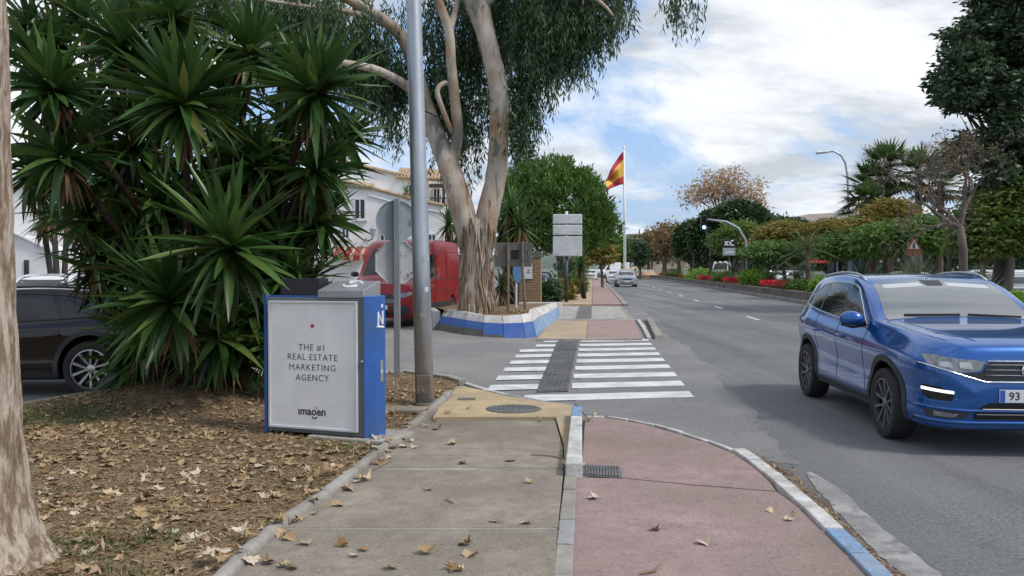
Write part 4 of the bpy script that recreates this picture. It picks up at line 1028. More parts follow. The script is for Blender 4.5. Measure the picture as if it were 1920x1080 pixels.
# ================================================================ VEGETATION
def unit(a): return a / (np.linalg.norm(a, axis=-1, keepdims=True) + 1e-9)
def leaves(P_, D, L, W, N=None):
    """one diamond leaf per row; P_ base, D direction"""
    n = len(P_)
    L = np.broadcast_to(np.asarray(L, float), (n,))[:, None]; W = np.broadcast_to(np.asarray(W, float), (n,))[:, None]
    R_ = rng.normal(size=(n, 3)) if N is None else N
    S = unit(np.cross(D, R_))
    up = np.cross(S, D) * (W * 0.25)
    V = np.stack([P_, P_ + D * L * .42 + S * W / 2 + up, P_ + D * L, P_ + D * L * .42 - S * W / 2 + up], axis=1).reshape(-1, 3)
    return V, np.arange(4 * n).reshape(n, 4)
def blades(P_, D, L, W, droop=0.0, nseg=3, up=None, fold=0.0):
    """long bent strap leaves with nseg segments, pointed; returns V, quads"""
    n = len(P_); L = np.broadcast_to(np.asarray(L, float), (n,))[:, None]; W = np.broadcast_to(np.asarray(W, float), (n,))[:, None]
    dr = np.broadcast_to(np.asarray(droop, float), (n,))[:, None]
    Z = np.array([[0, 0, 1.0]])
    S = np.cross(D, Z); bad = np.linalg.norm(S, axis=1) < 0.05; S[bad] = np.array([1.0, 0, 0]); S = unit(S)
    V = []
    for k in range(nseg + 1):
        t = k / nseg
        c = P_ + D * L * t - Z * dr * L * t * t
        w = W * (0.45 + 0.55 * math.sin(PI * min(1, t * 0.9 + .25))) * (1 - t ** 3) if k < nseg else W * 0.04
        V.append(c - S * w / 2); V.append(c + S * w / 2)
    V = np.stack(V, axis=1)
    m = 2 * (nseg + 1); base = (np.arange(n) * m)[:, None]
    F_ = [base + np.array([[2 * k, 2 * k + 1, 2 * k + 3, 2 * k + 2]]) for k in range(nseg)]
    return V.reshape(-1, 3), np.stack(F_, axis=1).reshape(-1, 4)
def join(parts):
    Vs, Fs, o = [], [], 0
    for V, F_ in parts: Vs.append(V); Fs.append(F_ + o); o += len(V)
    return np.concatenate(Vs), np.concatenate(Fs)
M['euc_leaf'] = leafmat('euc_leaf', [(0.026, 0.054, 0.025), (0.054, 0.107, 0.041), (0.084, 0.157, 0.056), (0.045, 0.083, 0.041)], 0.45, 0.22)
M['tree_dark'] = leafmat('tree_dark', [(0.029, 0.060, 0.033), (0.055, 0.098, 0.044), (0.088, 0.142, 0.060)], 0.45, 0.15)
M['tree_mid'] = leafmat('tree_mid', [(0.076, 0.155, 0.033), (0.121, 0.219, 0.047), (0.184, 0.297, 0.066)], 0.5, 0.25)
M['tree_light'] = leafmat('tree_light', [(0.089, 0.162, 0.029), (0.138, 0.218, 0.042), (0.194, 0.259, 0.065)], 0.5, 0.3)
M['tree_autumn'] = leafmat('tree_autumn', [(0.325, 0.220, 0.042), (0.144, 0.200, 0.042), (0.383, 0.230, 0.054), (0.191, 0.220, 0.051)], 0.55, 0.3)
M['tree_orange'] = leafmat('tree_orange', [(0.448, 0.269, 0.127), (0.538, 0.359, 0.194), (0.373, 0.224, 0.105)], 0.6, 0.25)
M['tree_brown'] = leafmat('tree_brown', [(0.240, 0.156, 0.072), (0.312, 0.216, 0.108), (0.180, 0.132, 0.060)], 0.6, 0.25)
M['pine'] = leafmat('pine', [(0.055, 0.121, 0.028), (0.098, 0.192, 0.039), (0.167, 0.283, 0.059)], 0.5, 0.2)
M['ficus'] = leafmat('ficus', [(0.024, 0.054, 0.020), (0.043, 0.084, 0.026), (0.071, 0.118, 0.041)], 0.4, 0.12)
M['lime'] = leafmat('lime', [(0.135, 0.270, 0.027), (0.203, 0.365, 0.041), (0.270, 0.432, 0.068)], 0.5, 0.3)
M['palm'] = leafmat('palm', [(0.056, 0.122, 0.034), (0.104, 0.179, 0.053), (0.160, 0.235, 0.085)], 0.45, 0.2)
M['cycad'] = leafmat('cycad', [(0.026, 0.067, 0.024), (0.050, 0.104, 0.034), (0.076, 0.134, 0.043)], 0.4, 0.12)
M['glauca'] = leafmat('glauca', [(0.120, 0.162, 0.102), (0.174, 0.216, 0.132), (0.228, 0.264, 0.168)], 0.5, 0.15)
M['petal'] = leafmat('petal', [(0.576, 0.014, 0.036), (0.720, 0.024, 0.060), (0.432, 0.010, 0.024)], 0.5, 0.2)
M['dryfrond'] = leafmat('dryfrond', [(0.14, 0.085, 0.04), (0.21, 0.14, 0.07), (0.10, 0.06, 0.03)], 0.8, 0.1)
M['yucca_far'] = leafmat('yucca_far', [(0.039, 0.098, 0.023), (0.072, 0.150, 0.033), (0.111, 0.195, 0.052)], 0.42, 0.15)
M['bark'] = mat('bark', (0.13, 0.10, 0.075), 0.9, var=0.35, vscale=5, bump=0.8, bscale=18, stretch=(1, 1, 0.25))
M['yucca_stem'] = mat('yucca_stem', (0.04, 0.028, 0.02), 0.95, var=0.4, vscale=14, bump=1.0, bscale=30, spec=0.1)
M['bark_dark'] = mat('bark_dark', (0.045, 0.04, 0.036), 0.9, var=0.3, vscale=6, bump=0.7, bscale=18, stretch=(1, 1, 0.25))
M['bark_grey'] = mat('bark_grey', (0.12, 0.10, 0.085), 0.9, var=0.3, vscale=5, bump=0.6, bscale=16, stretch=(1, 1, 0.3))
def lobes_px(L, Y, thick=1.0):
    """crown lobes given where they stand: (px, py, rx, ry[, dY]) -> centre, radii in metres"""
    out = []
    for l in L:
        dY = l[4] if len(l) > 4 else 0.0
        c = at(l[0], l[1], Y + dY); s = (Y + dY) / F_PX
        out.append((np.array(c), np.array([l[2] * s, l[2] * s * thick, l[3] * s])))
    return out
def crown(lobes, nclump, per, sig, L, W, style='broad', shell=0.35):
    vol = np.array([l[1][0] * l[1][2] for l in lobes]); pr = vol / vol.sum()
    which = rng.choice(len(lobes), nclump, p=pr)
    d = unit(rng.normal(size=(nclump, 3)))
    r = (1 - shell * rng.random(nclump) ** 1.3)[:, None] if style != 'fill' else (rng.random(nclump) ** (1 / 2.2))[:, None]
    cen = np.stack([lobes[w][0] for w in which]); rad = np.stack([lobes[w][1] for w in which])
    C = cen + d * rad * r
    out = unit(d)
    n = nclump * per
    Cc = np.repeat(C, per, 0); O_ = np.repeat(out, per, 0)
    jit = rng.normal(size=(n, 3)) * sig
    if style == 'spray': jit[:, 2] *= 0.35
    if style == 'hang': jit[:, 2] = -np.abs(jit[:, 2]) * 2.2
    if style == 'dome': jit *= np.array([1, 1, .55])
    P_ = Cc + jit
    if style == 'hang': D = unit(rng.normal(size=(n, 3)) * np.array([.33, .33, .2]) + np.array([0, 0, -1.0]))
    elif style == 'tuft': D = unit(rng.normal(size=(n, 3)) * .45 + O_ * .6 + np.array([0, 0, .75]))
    elif style == 'spray': D = unit(rng.normal(size=(n, 3)) * np.array([.9, .9, .25]) + O_ * .5 + np.array([0, 0, -.25]))
    elif style == 'dome': D = unit(rng.normal(size=(n, 3)) * .5 + O_ * .9 + np.array([0, 0, -.35]))
    else: D = unit(rng.normal(size=(n, 3)) * .8 + O_ * .5 + np.array([0, 0, -.15]))
    s = rng.uniform(.65, 1.25, n)
    V, Fq = leaves(P_, D, L * s, W * s)
    return V, Fq, C
def make_tree(name, label, base, top, r0, lobes, nclump, per, sig, L, W, lm, bm_='bark', style='broad', cat='tree', group=None, nlimb=8, extra_mesh=None, shell=0.35, ntwig=0):
    base = Vector(base); top = Vector(top)
    root = thing(name, label, cat, base, 0, group)
    V, Fq, C = crown(lobes, nclump, per, sig, L, W, style, shell)
    V = V - np.array(base)
    c = link('crown', fast_mesh('crown', V, Fq), M[lm], root)
    tb = MB()
    t = top - base
    pts = [Vector((0, 0, -0.05)), t * .05, t * .35 + Vector((r0 * .4, 0, 0)), t * .7 - Vector((r0 * .3, 0, 0)), t]
    tb.tube(pts, [r0 * 1.35, r0 * 1.08, r0 * .92, r0 * .82, r0 * .68], 10, wob=.05)
    idx = rng.choice(len(C), min(nlimb, len(C)), replace=False)
    for i in idx:
        e_ = Vector(C[i]) - base; s_ = t * random.uniform(.8, 1.0)
        mid = s_.lerp(e_, .45) + Vector((0, 0, (e_ - s_).length * .10))
        tb.tube([s_, mid, s_.lerp(e_, .92)], [r0 * .45, r0 * .25, r0 * .07], 6)
    for i in rng.choice(len(C), min(ntwig, len(C)), replace=False):
        e_ = Vector(C[i]) - base; j = idx[random.randrange(len(idx))]; s_ = t.lerp(Vector(C[j]) - base, random.uniform(.4, .9))
        tb.tube([s_, s_.lerp(e_, .5) + Vector((0, 0, .1)), e_], [r0 * .10, r0 * .07, r0 * .02], 4)
    tb.obj('trunk', M[bm_], root, smooth=True)
    return root
# ---------------------------------------------------------------- big yucca clump
def yucca_leaf_mesh(name, droop, W=0.066, n=6, twist=0.0):
    """strap leaf of length 1 along +x, keeled; curls down by droop"""
    V = []; Fc = []
    for k in range(n + 1):
        t = k / n
        x = t * (1 - .12 * droop * t); z = -droop * t * t
        w = W * (0.55 + 0.6 * math.sin(PI * min(1, t * .82 + .18))) * (1 - t ** 4) * .62 + .002
        tw = twist * t
        V += [(x, -w * math.cos(tw), z + w * .42 - w * math.sin(tw)), (x, 0, z), (x, w * math.cos(tw), z + w * .42 + w * math.sin(tw))]
        if k < n:
            b = 3 * k
            Fc += [(b, b + 1, b + 4, b + 3), (b + 1, b + 2, b + 5, b + 4)]
    me = bpy.data.meshes.new(name); me.from_pydata(V, [], Fc); me.polygons.foreach_set('use_smooth', [True] * len(Fc)); me.update()
    return me, np.array(V), np.array(Fc)
def objleafmat(name, cols, rough, trans):
    m = leafmat(name, cols, rough, trans); t = m.node_tree
    oi = nd(t, 'ShaderNodeObjectInfo')
    r = [n for n in t.nodes if n.type == 'VALTORGB'][0]
    t.links.new(oi.outputs['Random'], r.inputs[0])
    return m
YC = [(0.016, 0.046, 0.012), (0.031, 0.080, 0.018), (0.056, 0.124, 0.030), (0.095, 0.172, 0.042)]
YC = [YC[0], YC[1], YC[2], YC[1], YC[3], YC[2], YC[0], YC[3], YC[2], YC[1], YC[2], YC[3], (0.17, 0.17, 0.05)]
M['yucca'] = objleafmat('yucca', YC, 0.34, 0.2); M['yucca_island'] = leafmat('yucca_island', YC, 0.34, 0.2)
M['yucca_dry'] = leafmat('yucca_dry', [(0.10, 0.06, 0.03), (0.16, 0.10, 0.05)], 0.8, 0.05)
YV = [yucca_leaf_mesh('leaf', d, tw_) if False else yucca_leaf_mesh('leaf', d, twist=tw_) for d, tw_ in ((.02, .1), (.10, -.2), (.20, .3), (.34, -.2), (.05, .5), (.5, .4), (.16, .9))]
for me, _, _ in YV: me.materials.append(M['yucca'])
heads = [(345, 205, 8.8, .98, 86, (-.1, -.35, 1)), (590, 185, 9.1, .90, 80, (.3, -.3, 1)), (105, 175, 9.3, .85, 64, (-.5, -.2, 1)), (235, 100, 9.9, .85, 60, (-.2, 0, 1)),
         (430, 478, 8.5, .98, 66, (.1, -.7, 1)), (325, 575, 8.6, .88, 64, (-.35, -.6, .9)), (120, 300, 9.4, .80, 56, (-.6, -.2, .8)), (585, 325, 9.7, .80, 60, (.6, -.2, .8)),
         (480, 320, 10.0, .80, 50, (0, -.3, 1)), (210, 340, 10.3, .80, 50, (-.2, -.3, 1)), (590, 425, 10.1, .66, 50, (.7, -.2, .7)), (535, 530, 9.9, .76, 50, (.5, -.4, .8)),
         (470, 110, 10.2, .80, 52, (.1, 0, 1)), (275, 630, 9.5, .72, 46, (-.5, -.3, .8)), (410, 640, 9.4, .85, 46, (.1, -.7, .7)), (520, 650, 9.6, .72, 46, (.5, -.5, .7)), (310, 430, 10.4, .8, 44, (0, -.3, 1)), (330, 40, 9.9, .85, 50, (0, .1, 1)), (640, 265, 10.1, .60, 40, (.7, 0, .8)), (60, 110, 10.2, .7, 40, (-.6, .1, 1)), (460, 560, 10.3, .8, 40, (.2, -.4, .8))]
ybase = Vector((-3.95, 10.1, soil_z(-3.95, 10.1) - .02))
yucca = thing('yucca_plant', 'large many headed yucca with long dark green sword leaves behind the advertising bin', 'plant', ybase)
cand = []; rest = []; dryp = []
stem = MB()
fill = [(60, 60, 10.6), (150, 40, 10.8), (180, 210, 10.9), (290, 290, 10.8), (400, 300, 10.9), (420, 180, 10.8), (540, 250, 10.8), (560, 400, 10.7), (500, 430, 10.8), (380, 400, 10.9), (260, 460, 10.9), (160, 420, 10.6), (200, 520, 10.6), (400, 540, 10.8), (570, 540, 10.5), (560, 610, 10.4), (330, 660, 10.3), (250, 690, 9.9), (450, 690, 9.8), (70, 330, 10.4), (600, 360, 10.6), (540, 130, 10.6), (110, 90, 10.6), (320, 140, 10.6), (250, 220, 10.3), (520, 330, 10.4), (170, 400, 10.3), (230, 440, 10.2), (290, 380, 10.2), (350, 420, 10.2), (410, 370, 10.2), (470, 420, 10.2), (250, 520, 10), (380, 560, 9.9), (530, 470, 10.1), (480, 600, 9.7), (350, 640, 9.5), (430, 260, 10.2), (250, 280, 10.2), (520, 400, 10.3), (180, 480, 10.3)]
heads += [(p, q, y, random.uniform(.7, .85), 44, (random.uniform(-.5, .5), random.uniform(-.5, .1), 1)) for p, q, y in fill]
for hi, (px, py, Y, L, n, ax_) in enumerate(heads):
    n = int(n * (1.4 if hi < 21 else 1.0)); L = L * random.uniform(.9, 1.08)
    C = at(px, py, Y); A = Vector(ax_).normalized()
    q = A.to_track_quat('Z', 'Y')
    for k in range(n):
        u = (k + .5) / n
        th = math.radians(6 + 126 * u ** .9) + random.gauss(0, .13)
        ph = k * 2.39996 + random.gauss(0, .35)
        d = q @ Vector((math.sin(th) * math.cos(ph), math.sin(th) * math.sin(ph), math.cos(th)))
        ln = L * (0.78 + .22 * math.sin(PI * min(1, u * 1.3))) * random.uniform(.74, 1.14)
        vi = random.choice((0, 0, 4, 1)) if th < .6 else random.choice((0, 1, 1, 2, 4, 6, 2, 3))
        # frame: x along d, z up-ish
        zax = (Vector((0, 0, 1)) - d * d.z)
        if zax.length < .2: zax = A.orthogonal()
        zax.normalize(); yax = zax.cross(d).normalized(); zax = d.cross(yax)
        Mx = Matrix((d, yax, zax)).transposed().to_4x4()
        roll = Matrix.Rotation(random.gauss(0, .35), 4, 'X')
        Mx = Matrix.Translation(C + A * (L * .10 * (1 - u)) + d * .015 - ybase) @ Mx @ roll @ Matrix.Diagonal((ln, 1.0 * random.uniform(.9, 1.15), 1, 1)) @ Matrix.Rotation(0, 4, 'X')
        vis = ln / Y * math.sqrt(max(.05, 1 - (d.y) ** 2)) * (1.0 if d.y < .25 else .3) * (1.25 if hi in (0, 1, 4, 5) else .8 if hi < 8 else .5)
        cand.append((vis, vi, Mx))
    b0 = ybase + Vector((random.uniform(-.45, .45), random.uniform(-.2, .3), 0))
    mid = b0.lerp(C, .5) + Vector((0, .55, .1))
    stem.tube([p - ybase for p in (b0, b0.lerp(mid, .5) + Vector((0, .1, .05)), mid, C - A * .10)], [.09, .06, .045, .04], 8, wob=.12)
    nd_ = 26
    dd = unit(rng.normal(size=(nd_, 3)) * np.array([.5, .5, .2]) + np.array([0, 0, -1]))
    dryp.append(blades(np.array(C - A * .12 - ybase)[None] + rng.normal(size=(nd_, 3)) * .04, dd, rng.uniform(.35, .6, nd_), .045, 0, 3))
cand.sort(key=lambda c: -c[0])
for vis, vi, Mx in cand[:300]:
    o = link('leaf', YV[vi][0], parent=yucca); o.matrix_local = Mx
Vs = []; Fs = []; o_ = 0
for vis, vi, Mx in cand[300:]:
    v = YV[vi][1]; m4 = np.array(Mx); Vs.append(v @ m4[:3, :3].T + m4[:3, 3]); Fs.append(YV[vi][2] + o_); o_ += len(v)
tag(link('foliage', fast_mesh('foliage', np.concatenate(Vs), np.concatenate(Fs), True), M['yucca_island'], yucca), kind='stuff')
V, Fq = join(dryp)
tag(link('dry_leaves', fast_mesh('dry_leaves', V, Fq), M['yucca_dry'], yucca), kind='stuff')
# root flare of the clump
for k in range(9):
    a = 2 * PI * k / 9
    stem.tube([Vector((.12 * math.cos(a), .12 * math.sin(a), .35)), Vector((.35 * math.cos(a), .3 * math.sin(a), .10)), Vector((.75 * math.cos(a), .6 * math.sin(a), -.22))], [.16, .12, .05], 7, wob=.1)
stem.obj('stem', M['yucca_stem'], yucca, smooth=True)
# ---------------------------------------------------------------- near trunk on the left edge
M['bark_strip'] = mat('bark_strip', (0.19, 0.135, 0.09), 0.9, col2=(0.44, 0.37, 0.30), vscale=5.5, bump=1.0, bscale=16, stretch=(3.6, 3.6, 0.75), detail=12, r0=.42, r1=.56)
pb = Vector((-2.86, 4.32, soil_z(-2.86, 4.32)))
pt = thing('plane_tree', 'pale rough barked tree trunk cut by the left edge of the picture', 'tree', pb)
mb = MB()
prof = [(-.1, .50), (.0, .44), (.08, .375), (.2, .325), (.4, .285), (.7, .262), (1.1, .25), (1.6, .245), (2.2, .235), (3.0, .225), (4.2, .215), (5.2, .20)]
nn = 120
zs_ = np.concatenate([np.linspace(-.1, .8, 22), np.linspace(.84, 3.4, 90), np.linspace(3.5, 5.2, 12)])
rows = []
for z in zs_:
    r = float(np.interp(z, [p[0] for p in prof], [p[1] for p in prof]))
    for k in range(nn):
        a = 2 * PI * k / nn
        rd = r * (1 + .035 * math.sin(3 * a + z * .6) + .08 * max(0, .5 - z) * math.sin(5 * a + 1)) + .018 * mnoise.noise(Vector((math.cos(a) * 5, math.sin(a) * 5, z * .9))) - .040 * abs(mnoise.noise(Vector((math.cos(a) * 9, math.sin(a) * 9, z * 1.1)))) + .014 * mnoise.noise(Vector((math.cos(a) * 22, math.sin(a) * 22, z * 3)))
        lean = -.02 * z
        rows.append((rd * math.cos(a) + lean * -.4 - .01 * z, rd * math.sin(a), z))
Fq = [(i * nn + k, i * nn + (k + 1) % nn, (i + 1) * nn + (k + 1) % nn, (i + 1) * nn + k) for i in range(len(zs_) - 1) for k in range(nn)]
link('trunk', fast_mesh('trunk', rows, Fq, True), M['bark_strip'], pt)
mb = MB()
tips = []
for k in range(9):
    a = 2 * PI * k / 9 + .3; e_ = Vector((2.0 * math.cos(a), 2.0 * math.sin(a) - .6, 7.2 + random.uniform(-.5, 1.2)))
    mb.tube([Vector((-.05, 0, 5.0)), Vector((e_.x * .4, e_.y * .4, 6.0)), e_], [.13, .08, .03], 7); tips.append(e_)
mb.obj('limbs', M['bark_strip'], pt, smooth=True)
V, Fq, _ = crown([(np.array(t_), np.array([1.0, 1.0, .8])) for t_ in tips], 160, 8, .25, .16, .13)
link('crown', fast_mesh('crown', V, Fq), M['tree_autumn'], pt)
# ---------------------------------------------------------------- eucalyptus in the painted planter
def eucbark():
    m = mat('euc_bark', (0.43, 0.375, 0.31), 0.8, var=0.2, vscale=2.2, bump=0.5, bscale=10, stretch=(1.3, 1.3, 0.35), var2=(0.31, 0.20, 0.115), v2scale=1.25, detail=8)
    t = m.node_tree; b = t.nodes['Principled BSDF']
    src = b.inputs['Base Color'].links[0].from_socket
    co = nd(t, 'ShaderNodeTexCoord'); mp_ = nd(t, 'ShaderNodeMapping'); mp_.inputs['Scale'].default_value = (3.6, 3.6, .55); t.links.new(co.outputs['Object'], mp_.inputs[0])
    n = nd(t, 'ShaderNodeTexNoise', inp={'Scale': 1.0, 'Detail': 5.0, 'Roughness': .55, 'Distortion': .6}); t.links.new(mp_.outputs[0], n.inputs['Vector'])
    r = nd(t, 'ShaderNodeValToRGB'); r.color_ramp.elements[0].position = .55; r.color_ramp.elements[1].position = .63; t.links.new(n.outputs['Fac'], r.inputs[0])
    mx_ = nd(t, 'ShaderNodeMixRGB'); mx_.inputs[2].default_value = (.165, .165, .15, 1); t.links.new(r.outputs[0], mx_.inputs[0]); t.links.new(src, mx_.inputs[1])
    # torn brown bark low down on the stem
    sp_ = nd(t, 'ShaderNodeSeparateXYZ'); t.links.new(co.outputs['Object'], sp_.inputs[0])
    mp3 = nd(t, 'ShaderNodeMapping'); mp3.inputs['Scale'].default_value = (5, 5, .7); t.links.new(co.outputs['Object'], mp3.inputs[0])
    n3 = nd(t, 'ShaderNodeTexNoise', inp={'Scale': 1.2, 'Detail': 6.0, 'Distortion': .8}); t.links.new(mp3.outputs[0], n3.inputs['Vector'])
    ma = nd(t, 'ShaderNodeMapRange', inp={1: 4.2, 2: 0.8, 3: 0.0, 4: 0.16}); t.links.new(sp_.outputs['Z'], ma.inputs[0])
    ad = nd(t, 'ShaderNodeMath', operation='ADD'); t.links.new(n3.outputs['Fac'], ad.inputs[0]); t.links.new(ma.outputs[0], ad.inputs[1])
    r3 = nd(t, 'ShaderNodeValToRGB'); r3.color_ramp.elements[0].position = .655; r3.color_ramp.elements[1].position = .71; t.links.new(ad.outputs[0], r3.inputs[0])
    m3 = nd(t, 'ShaderNodeMixRGB'); m3.inputs[2].default_value = (.20, .125, .07, 1); t.links.new(r3.outputs[0], m3.inputs[0]); t.links.new(mx_.outputs[0], m3.inputs[1])
    t.links.new(m3.outputs[0], b.inputs['Base Color'])
    return m
M['euc_bark'] = eucbark()
EY = 21.6
eb = at(895, 578, EY)
euc = thing('eucalyptus_tree', 'tall eucalyptus with peeling pale bark and hanging dark leaves in the painted planter', 'tree', eb)
def E(px, py, dY=0.0): return at(px, py, EY + dY) - eb
tb = MB()
S_ = EY / F_PX
def limb(pts, wid, n=14, m=tb, wob=.04):
    P_ = [E(p[0], p[1], p[2] if len(p) > 2 else 0) for p in pts]
    # resample smoothly
    out = []; rr = []
    ex = [P_[0]] + P_ + [P_[-1]]
    for i in range(len(P_) - 1):
        for k in range(5):
            u = k / 5; p0, p1, p2, p3 = ex[i], ex[i + 1], ex[i + 2], ex[i + 3]
            out.append(.5 * ((2 * p1) + (p2 - p0) * u + (2 * p0 - 5 * p1 + 4 * p2 - p3) * u * u + (3 * p1 - p0 - 3 * p2 + p3) * u ** 3)); rr.append((wid[i] + (wid[i + 1] - wid[i]) * u) * S_ / 2)
    out.append(P_[-1]); rr.append(wid[-1] * S_ / 2)
    m.tube(out, [q * .82 for q in rr], n, wob=wob)
limb([(893, 590), (892, 565), (893, 520), (893, 475), (894, 440), (894, 416), (894, 404)], [86, 74, 72, 74, 70, 46, 14], 22)
limb([(890, 540), (882, 460), (868, 400), (848, 330), (822, 265, .2), (800, 205, .4), (782, 140, .5), (757, 75, .4), (715, 35, 0), (640, -8, -.5)], [40, 54, 56, 52, 44, 38, 32, 30, 26, 20])
limb([(896, 540), (905, 460), (915, 400), (930, 330), (936, 250, -.3), (936, 180, -.5), (930, 140, -.5), (912, 70, -.4), (905, 10, -.3), (905, -60, -.2)], [40, 52, 52, 48, 44, 43, 42, 44, 34, 28])
limb([(910, 75, -.4), (890, 25, -.5), (868, -20, -.8), (840, -80, -1)], [30, 28, 22, 16])
limb([(852, 300, .1), (858, 240, -.2), (853, 190, -.4), (846, 120, -.6), (842, 60, -.7), (825, 10, -.8), (805, -40, -1)], [26, 26, 24, 22, 21, 20, 16])
limb([(842, 60, -.7), (855, 15, -.6), (865, -40, -.5)], [16, 13, 10])
limb([(806, 215, .4), (770, 168, 0), (722, 138, -.6), (680, 124, -1.0), (600, 110, -1.6), (520, 90, -2)], [24, 22, 19, 16, 10, 5])
limb([(848, 250, -.2), (830, 205, -.6), (820, 170, -.7), (835, 155, -.6), (848, 165, -.5)], [10, 11, 11, 10, 9], 10)
limb([(905, 10, -.3), (960, -30, -.6), (1040, -40, -1), (1120, 0, -1.5), (1150, 30, -1.6)], [24, 18, 12, 8, 4], 8)
limb([(930, 150, .3), (975, 110, 1), (1030, 70, 1.5), (1080, 40, 1.8)], [12, 9, 6, 3], 8)
limb([(715, 35, 0), (640, 20, -.5), (560, 10, -1), (440, -10, -1.5)], [16, 12, 8, 4], 8)
tk = tb.obj('trunk', M['euc_bark'], euc, smooth=True)
# flaking bark strips hanging on the stem
bs = []
n = 230
pz = rng.uniform(.05, 2.35, n); an = rng.uniform(PI, 2 * PI, n)
r_ = np.interp(pz, [0, .5, 2.2, 3.4], [.53, .435, .45, .49])
cxs = rng.choice([-.02, 0], n)
Pn = np.stack([cxs + r_ * np.cos(an), r_ * np.sin(an) * .9, pz], 1)
Dn = unit(np.stack([rng.normal(size=n) * .10 + np.cos(an) * .10, np.sin(an) * .10, -np.ones(n)], 1))
bs.append(blades(Pn, Dn, rng.uniform(.25, .8, n), rng.uniform(.03, .075, n), 0, 3))
V, Fq = join(bs)
tag(link('bark_strips', fast_mesh('bark_strips', V, Fq), leafmat('bark_flake', [(.20, .125, .07), (.36, .27, .19), (.14, .09, .05), (.5, .44, .37)], .85, 0.0), euc), kind='stuff')
el = [(1090, 30, 85, 62), (1010, 75, 75, 75), (985, 165, 42, 62), (968, 245, 32, 45), (1135, 55, 45, 42), (1055, 100, 40, 40), (1050, -30, 120, 50), (930, -50, 150, 50, 1), (880, 170, 42, 110, 1.5), (800, 60, 60, 80, 1.5), (822, 170, 34, 90, 1.2), (862, 285, 36, 42, .8), (700, 90, 65, 85, 1), (620, 45, 85, 70, 0), (520, 40, 80, 60, 0), (440, 20, 80, 50, 0), (742, 170, 34, 62, 1.2), (735, 235, 20, 30, .6), (655, 140, 60, 48, .5), (330, -6, 110, 42, -.5), (200, -10, 90, 36, -.5), (1262, 0, 24, 20, -2), (975, 30, 60, 60, 1.5), (900, 60, 70, 70, 2)]
lob = lobes_px(el, EY, 1.1)
vol = np.array([l[2] * l[3] for l in el], float); pr = vol / vol.sum()
ns_ = 3900
w_ = rng.choice(len(el), ns_, p=pr)
nc_ = 430
wc = rng.choice(len(el), nc_, p=pr); dc = unit(rng.normal(size=(nc_, 3))); rc = rng.random((nc_, 1)) ** .40
CC = np.stack([lob[k][0] for k in wc]) + dc * np.stack([lob[k][1] for k in wc]) * rc + np.array([0, 0, .3])
C = CC[rng.integers(0, nc_, ns_)] + rng.normal(size=(ns_, 3)) * np.array([.26, .26, .20])
per = 22
tt = np.tile(np.linspace(0, 1, per), ns_)
ln = np.repeat(rng.uniform(.45, 1.05, ns_), per)
sw = np.repeat(rng.normal(size=(ns_, 2)) * .16, per, 0)
P_ = np.repeat(C, per, 0) + np.stack([sw[:, 0] * tt, sw[:, 1] * tt, -ln * tt], 1) + rng.normal(size=(ns_ * per, 3)) * .045
D = unit(rng.normal(size=(ns_ * per, 3)) * np.array([.42, .42, .25]) + np.array([0, 0, -1.0]))
V, Fq = leaves(P_, D, rng.uniform(.13, .25, ns_ * per), rng.uniform(.026, .046, ns_ * per))
link('crown', fast_mesh('crown', V - np.array(eb), Fq), M['euc_leaf'], euc)
tw = MB()
for k in range(260):
    c = Vector(C[k]) - eb; tw.tube([c, c + Vector((random.uniform(-.4, .4), random.uniform(-.4, .4), random.uniform(.1, .5))), c + Vector((random.uniform(-.9, .9), random.uniform(-.5, .5), random.uniform(.2, .8)))], [.008, .012, .018], 4)
tag(tw.obj('twigs', M['bark_dark'], euc), kind='stuff')
# ---------------------------------------------------------------- rosette plants
def rosette(n, L, W, th0=5, th1=110, droop=.15, nseg=3, jit=.06):
    u = (np.arange(n) + .5) / n
    th = np.radians(th0 + (th1 - th0) * u) + rng.normal(size=n) * jit; ph = np.arange(n) * 2.39996 + rng.normal(size=n) * .15
    D = np.stack([np.sin(th) * np.cos(ph), np.sin(th) * np.sin(ph), np.cos(th)], 1)
    return blades(D * .02, D, L * rng.uniform(.8, 1.1, n), W, droop * rng.uniform(.5, 1.5, n), nseg)
def yucca_palm(name, label, base, hs, L, n=70, stem_r=.09, dry=20, lm='yucca_far', cat='plant', group=None):
    base = Vector(base); root = thing(name, label, cat, base, 0, group)
    A = []; B = []; st = MB()
    for h in hs:
        h = Vector(h) - base
        V, Fq = rosette(n, L, L * .085, 5, 125, .12); A.append((V + np.array(h), Fq))
        dd = unit(rng.normal(size=(dry, 3)) * np.array([.35, .35, .15]) + np.array([0, 0, -1]))
        B.append(blades(np.array(h)[None] + rng.normal(size=(dry, 3)) * .05, dd, L * rng.uniform(.6, 1.1, dry), L * .07, 0, 3))
        st.tube([Vector((h.x * .2, h.y * .2, 0)), Vector((h.x * .6, h.y * .6, h.z * .5)), h], [stem_r * 1.4, stem_r, stem_r], 8, wob=.1)
    V, Fq = join(A); link('crown', fast_mesh('crown', V, Fq), M[lm], root)
    if dry:
        V, Fq = join(B); link('dry_leaves', fast_mesh('dry_leaves', V, Fq), M['dryfrond'], root)
    st.obj('stem', M['bark_dark'], root, smooth=True)
    return root
def grounded(px, Y, z=0.0): p = at(px, 500, Y); return Vector((p.x, Y, z))
yucca_palm('yucca_palm', 'yucca palm with brown dry skirt right of the eucalyptus trunk', grounded(962, 27.5), [at(958, 395, 27.5), at(975, 425, 27.2), at(940, 440, 28)], 1.05, 64, dry=46)
yucca_palm('yucca_palm', 'small bright yucca palm in front of the white building left of eucalyptus', grounded(842, 29), [at(842, 420, 29), at(850, 470, 29.4)], .95, 66, dry=26)
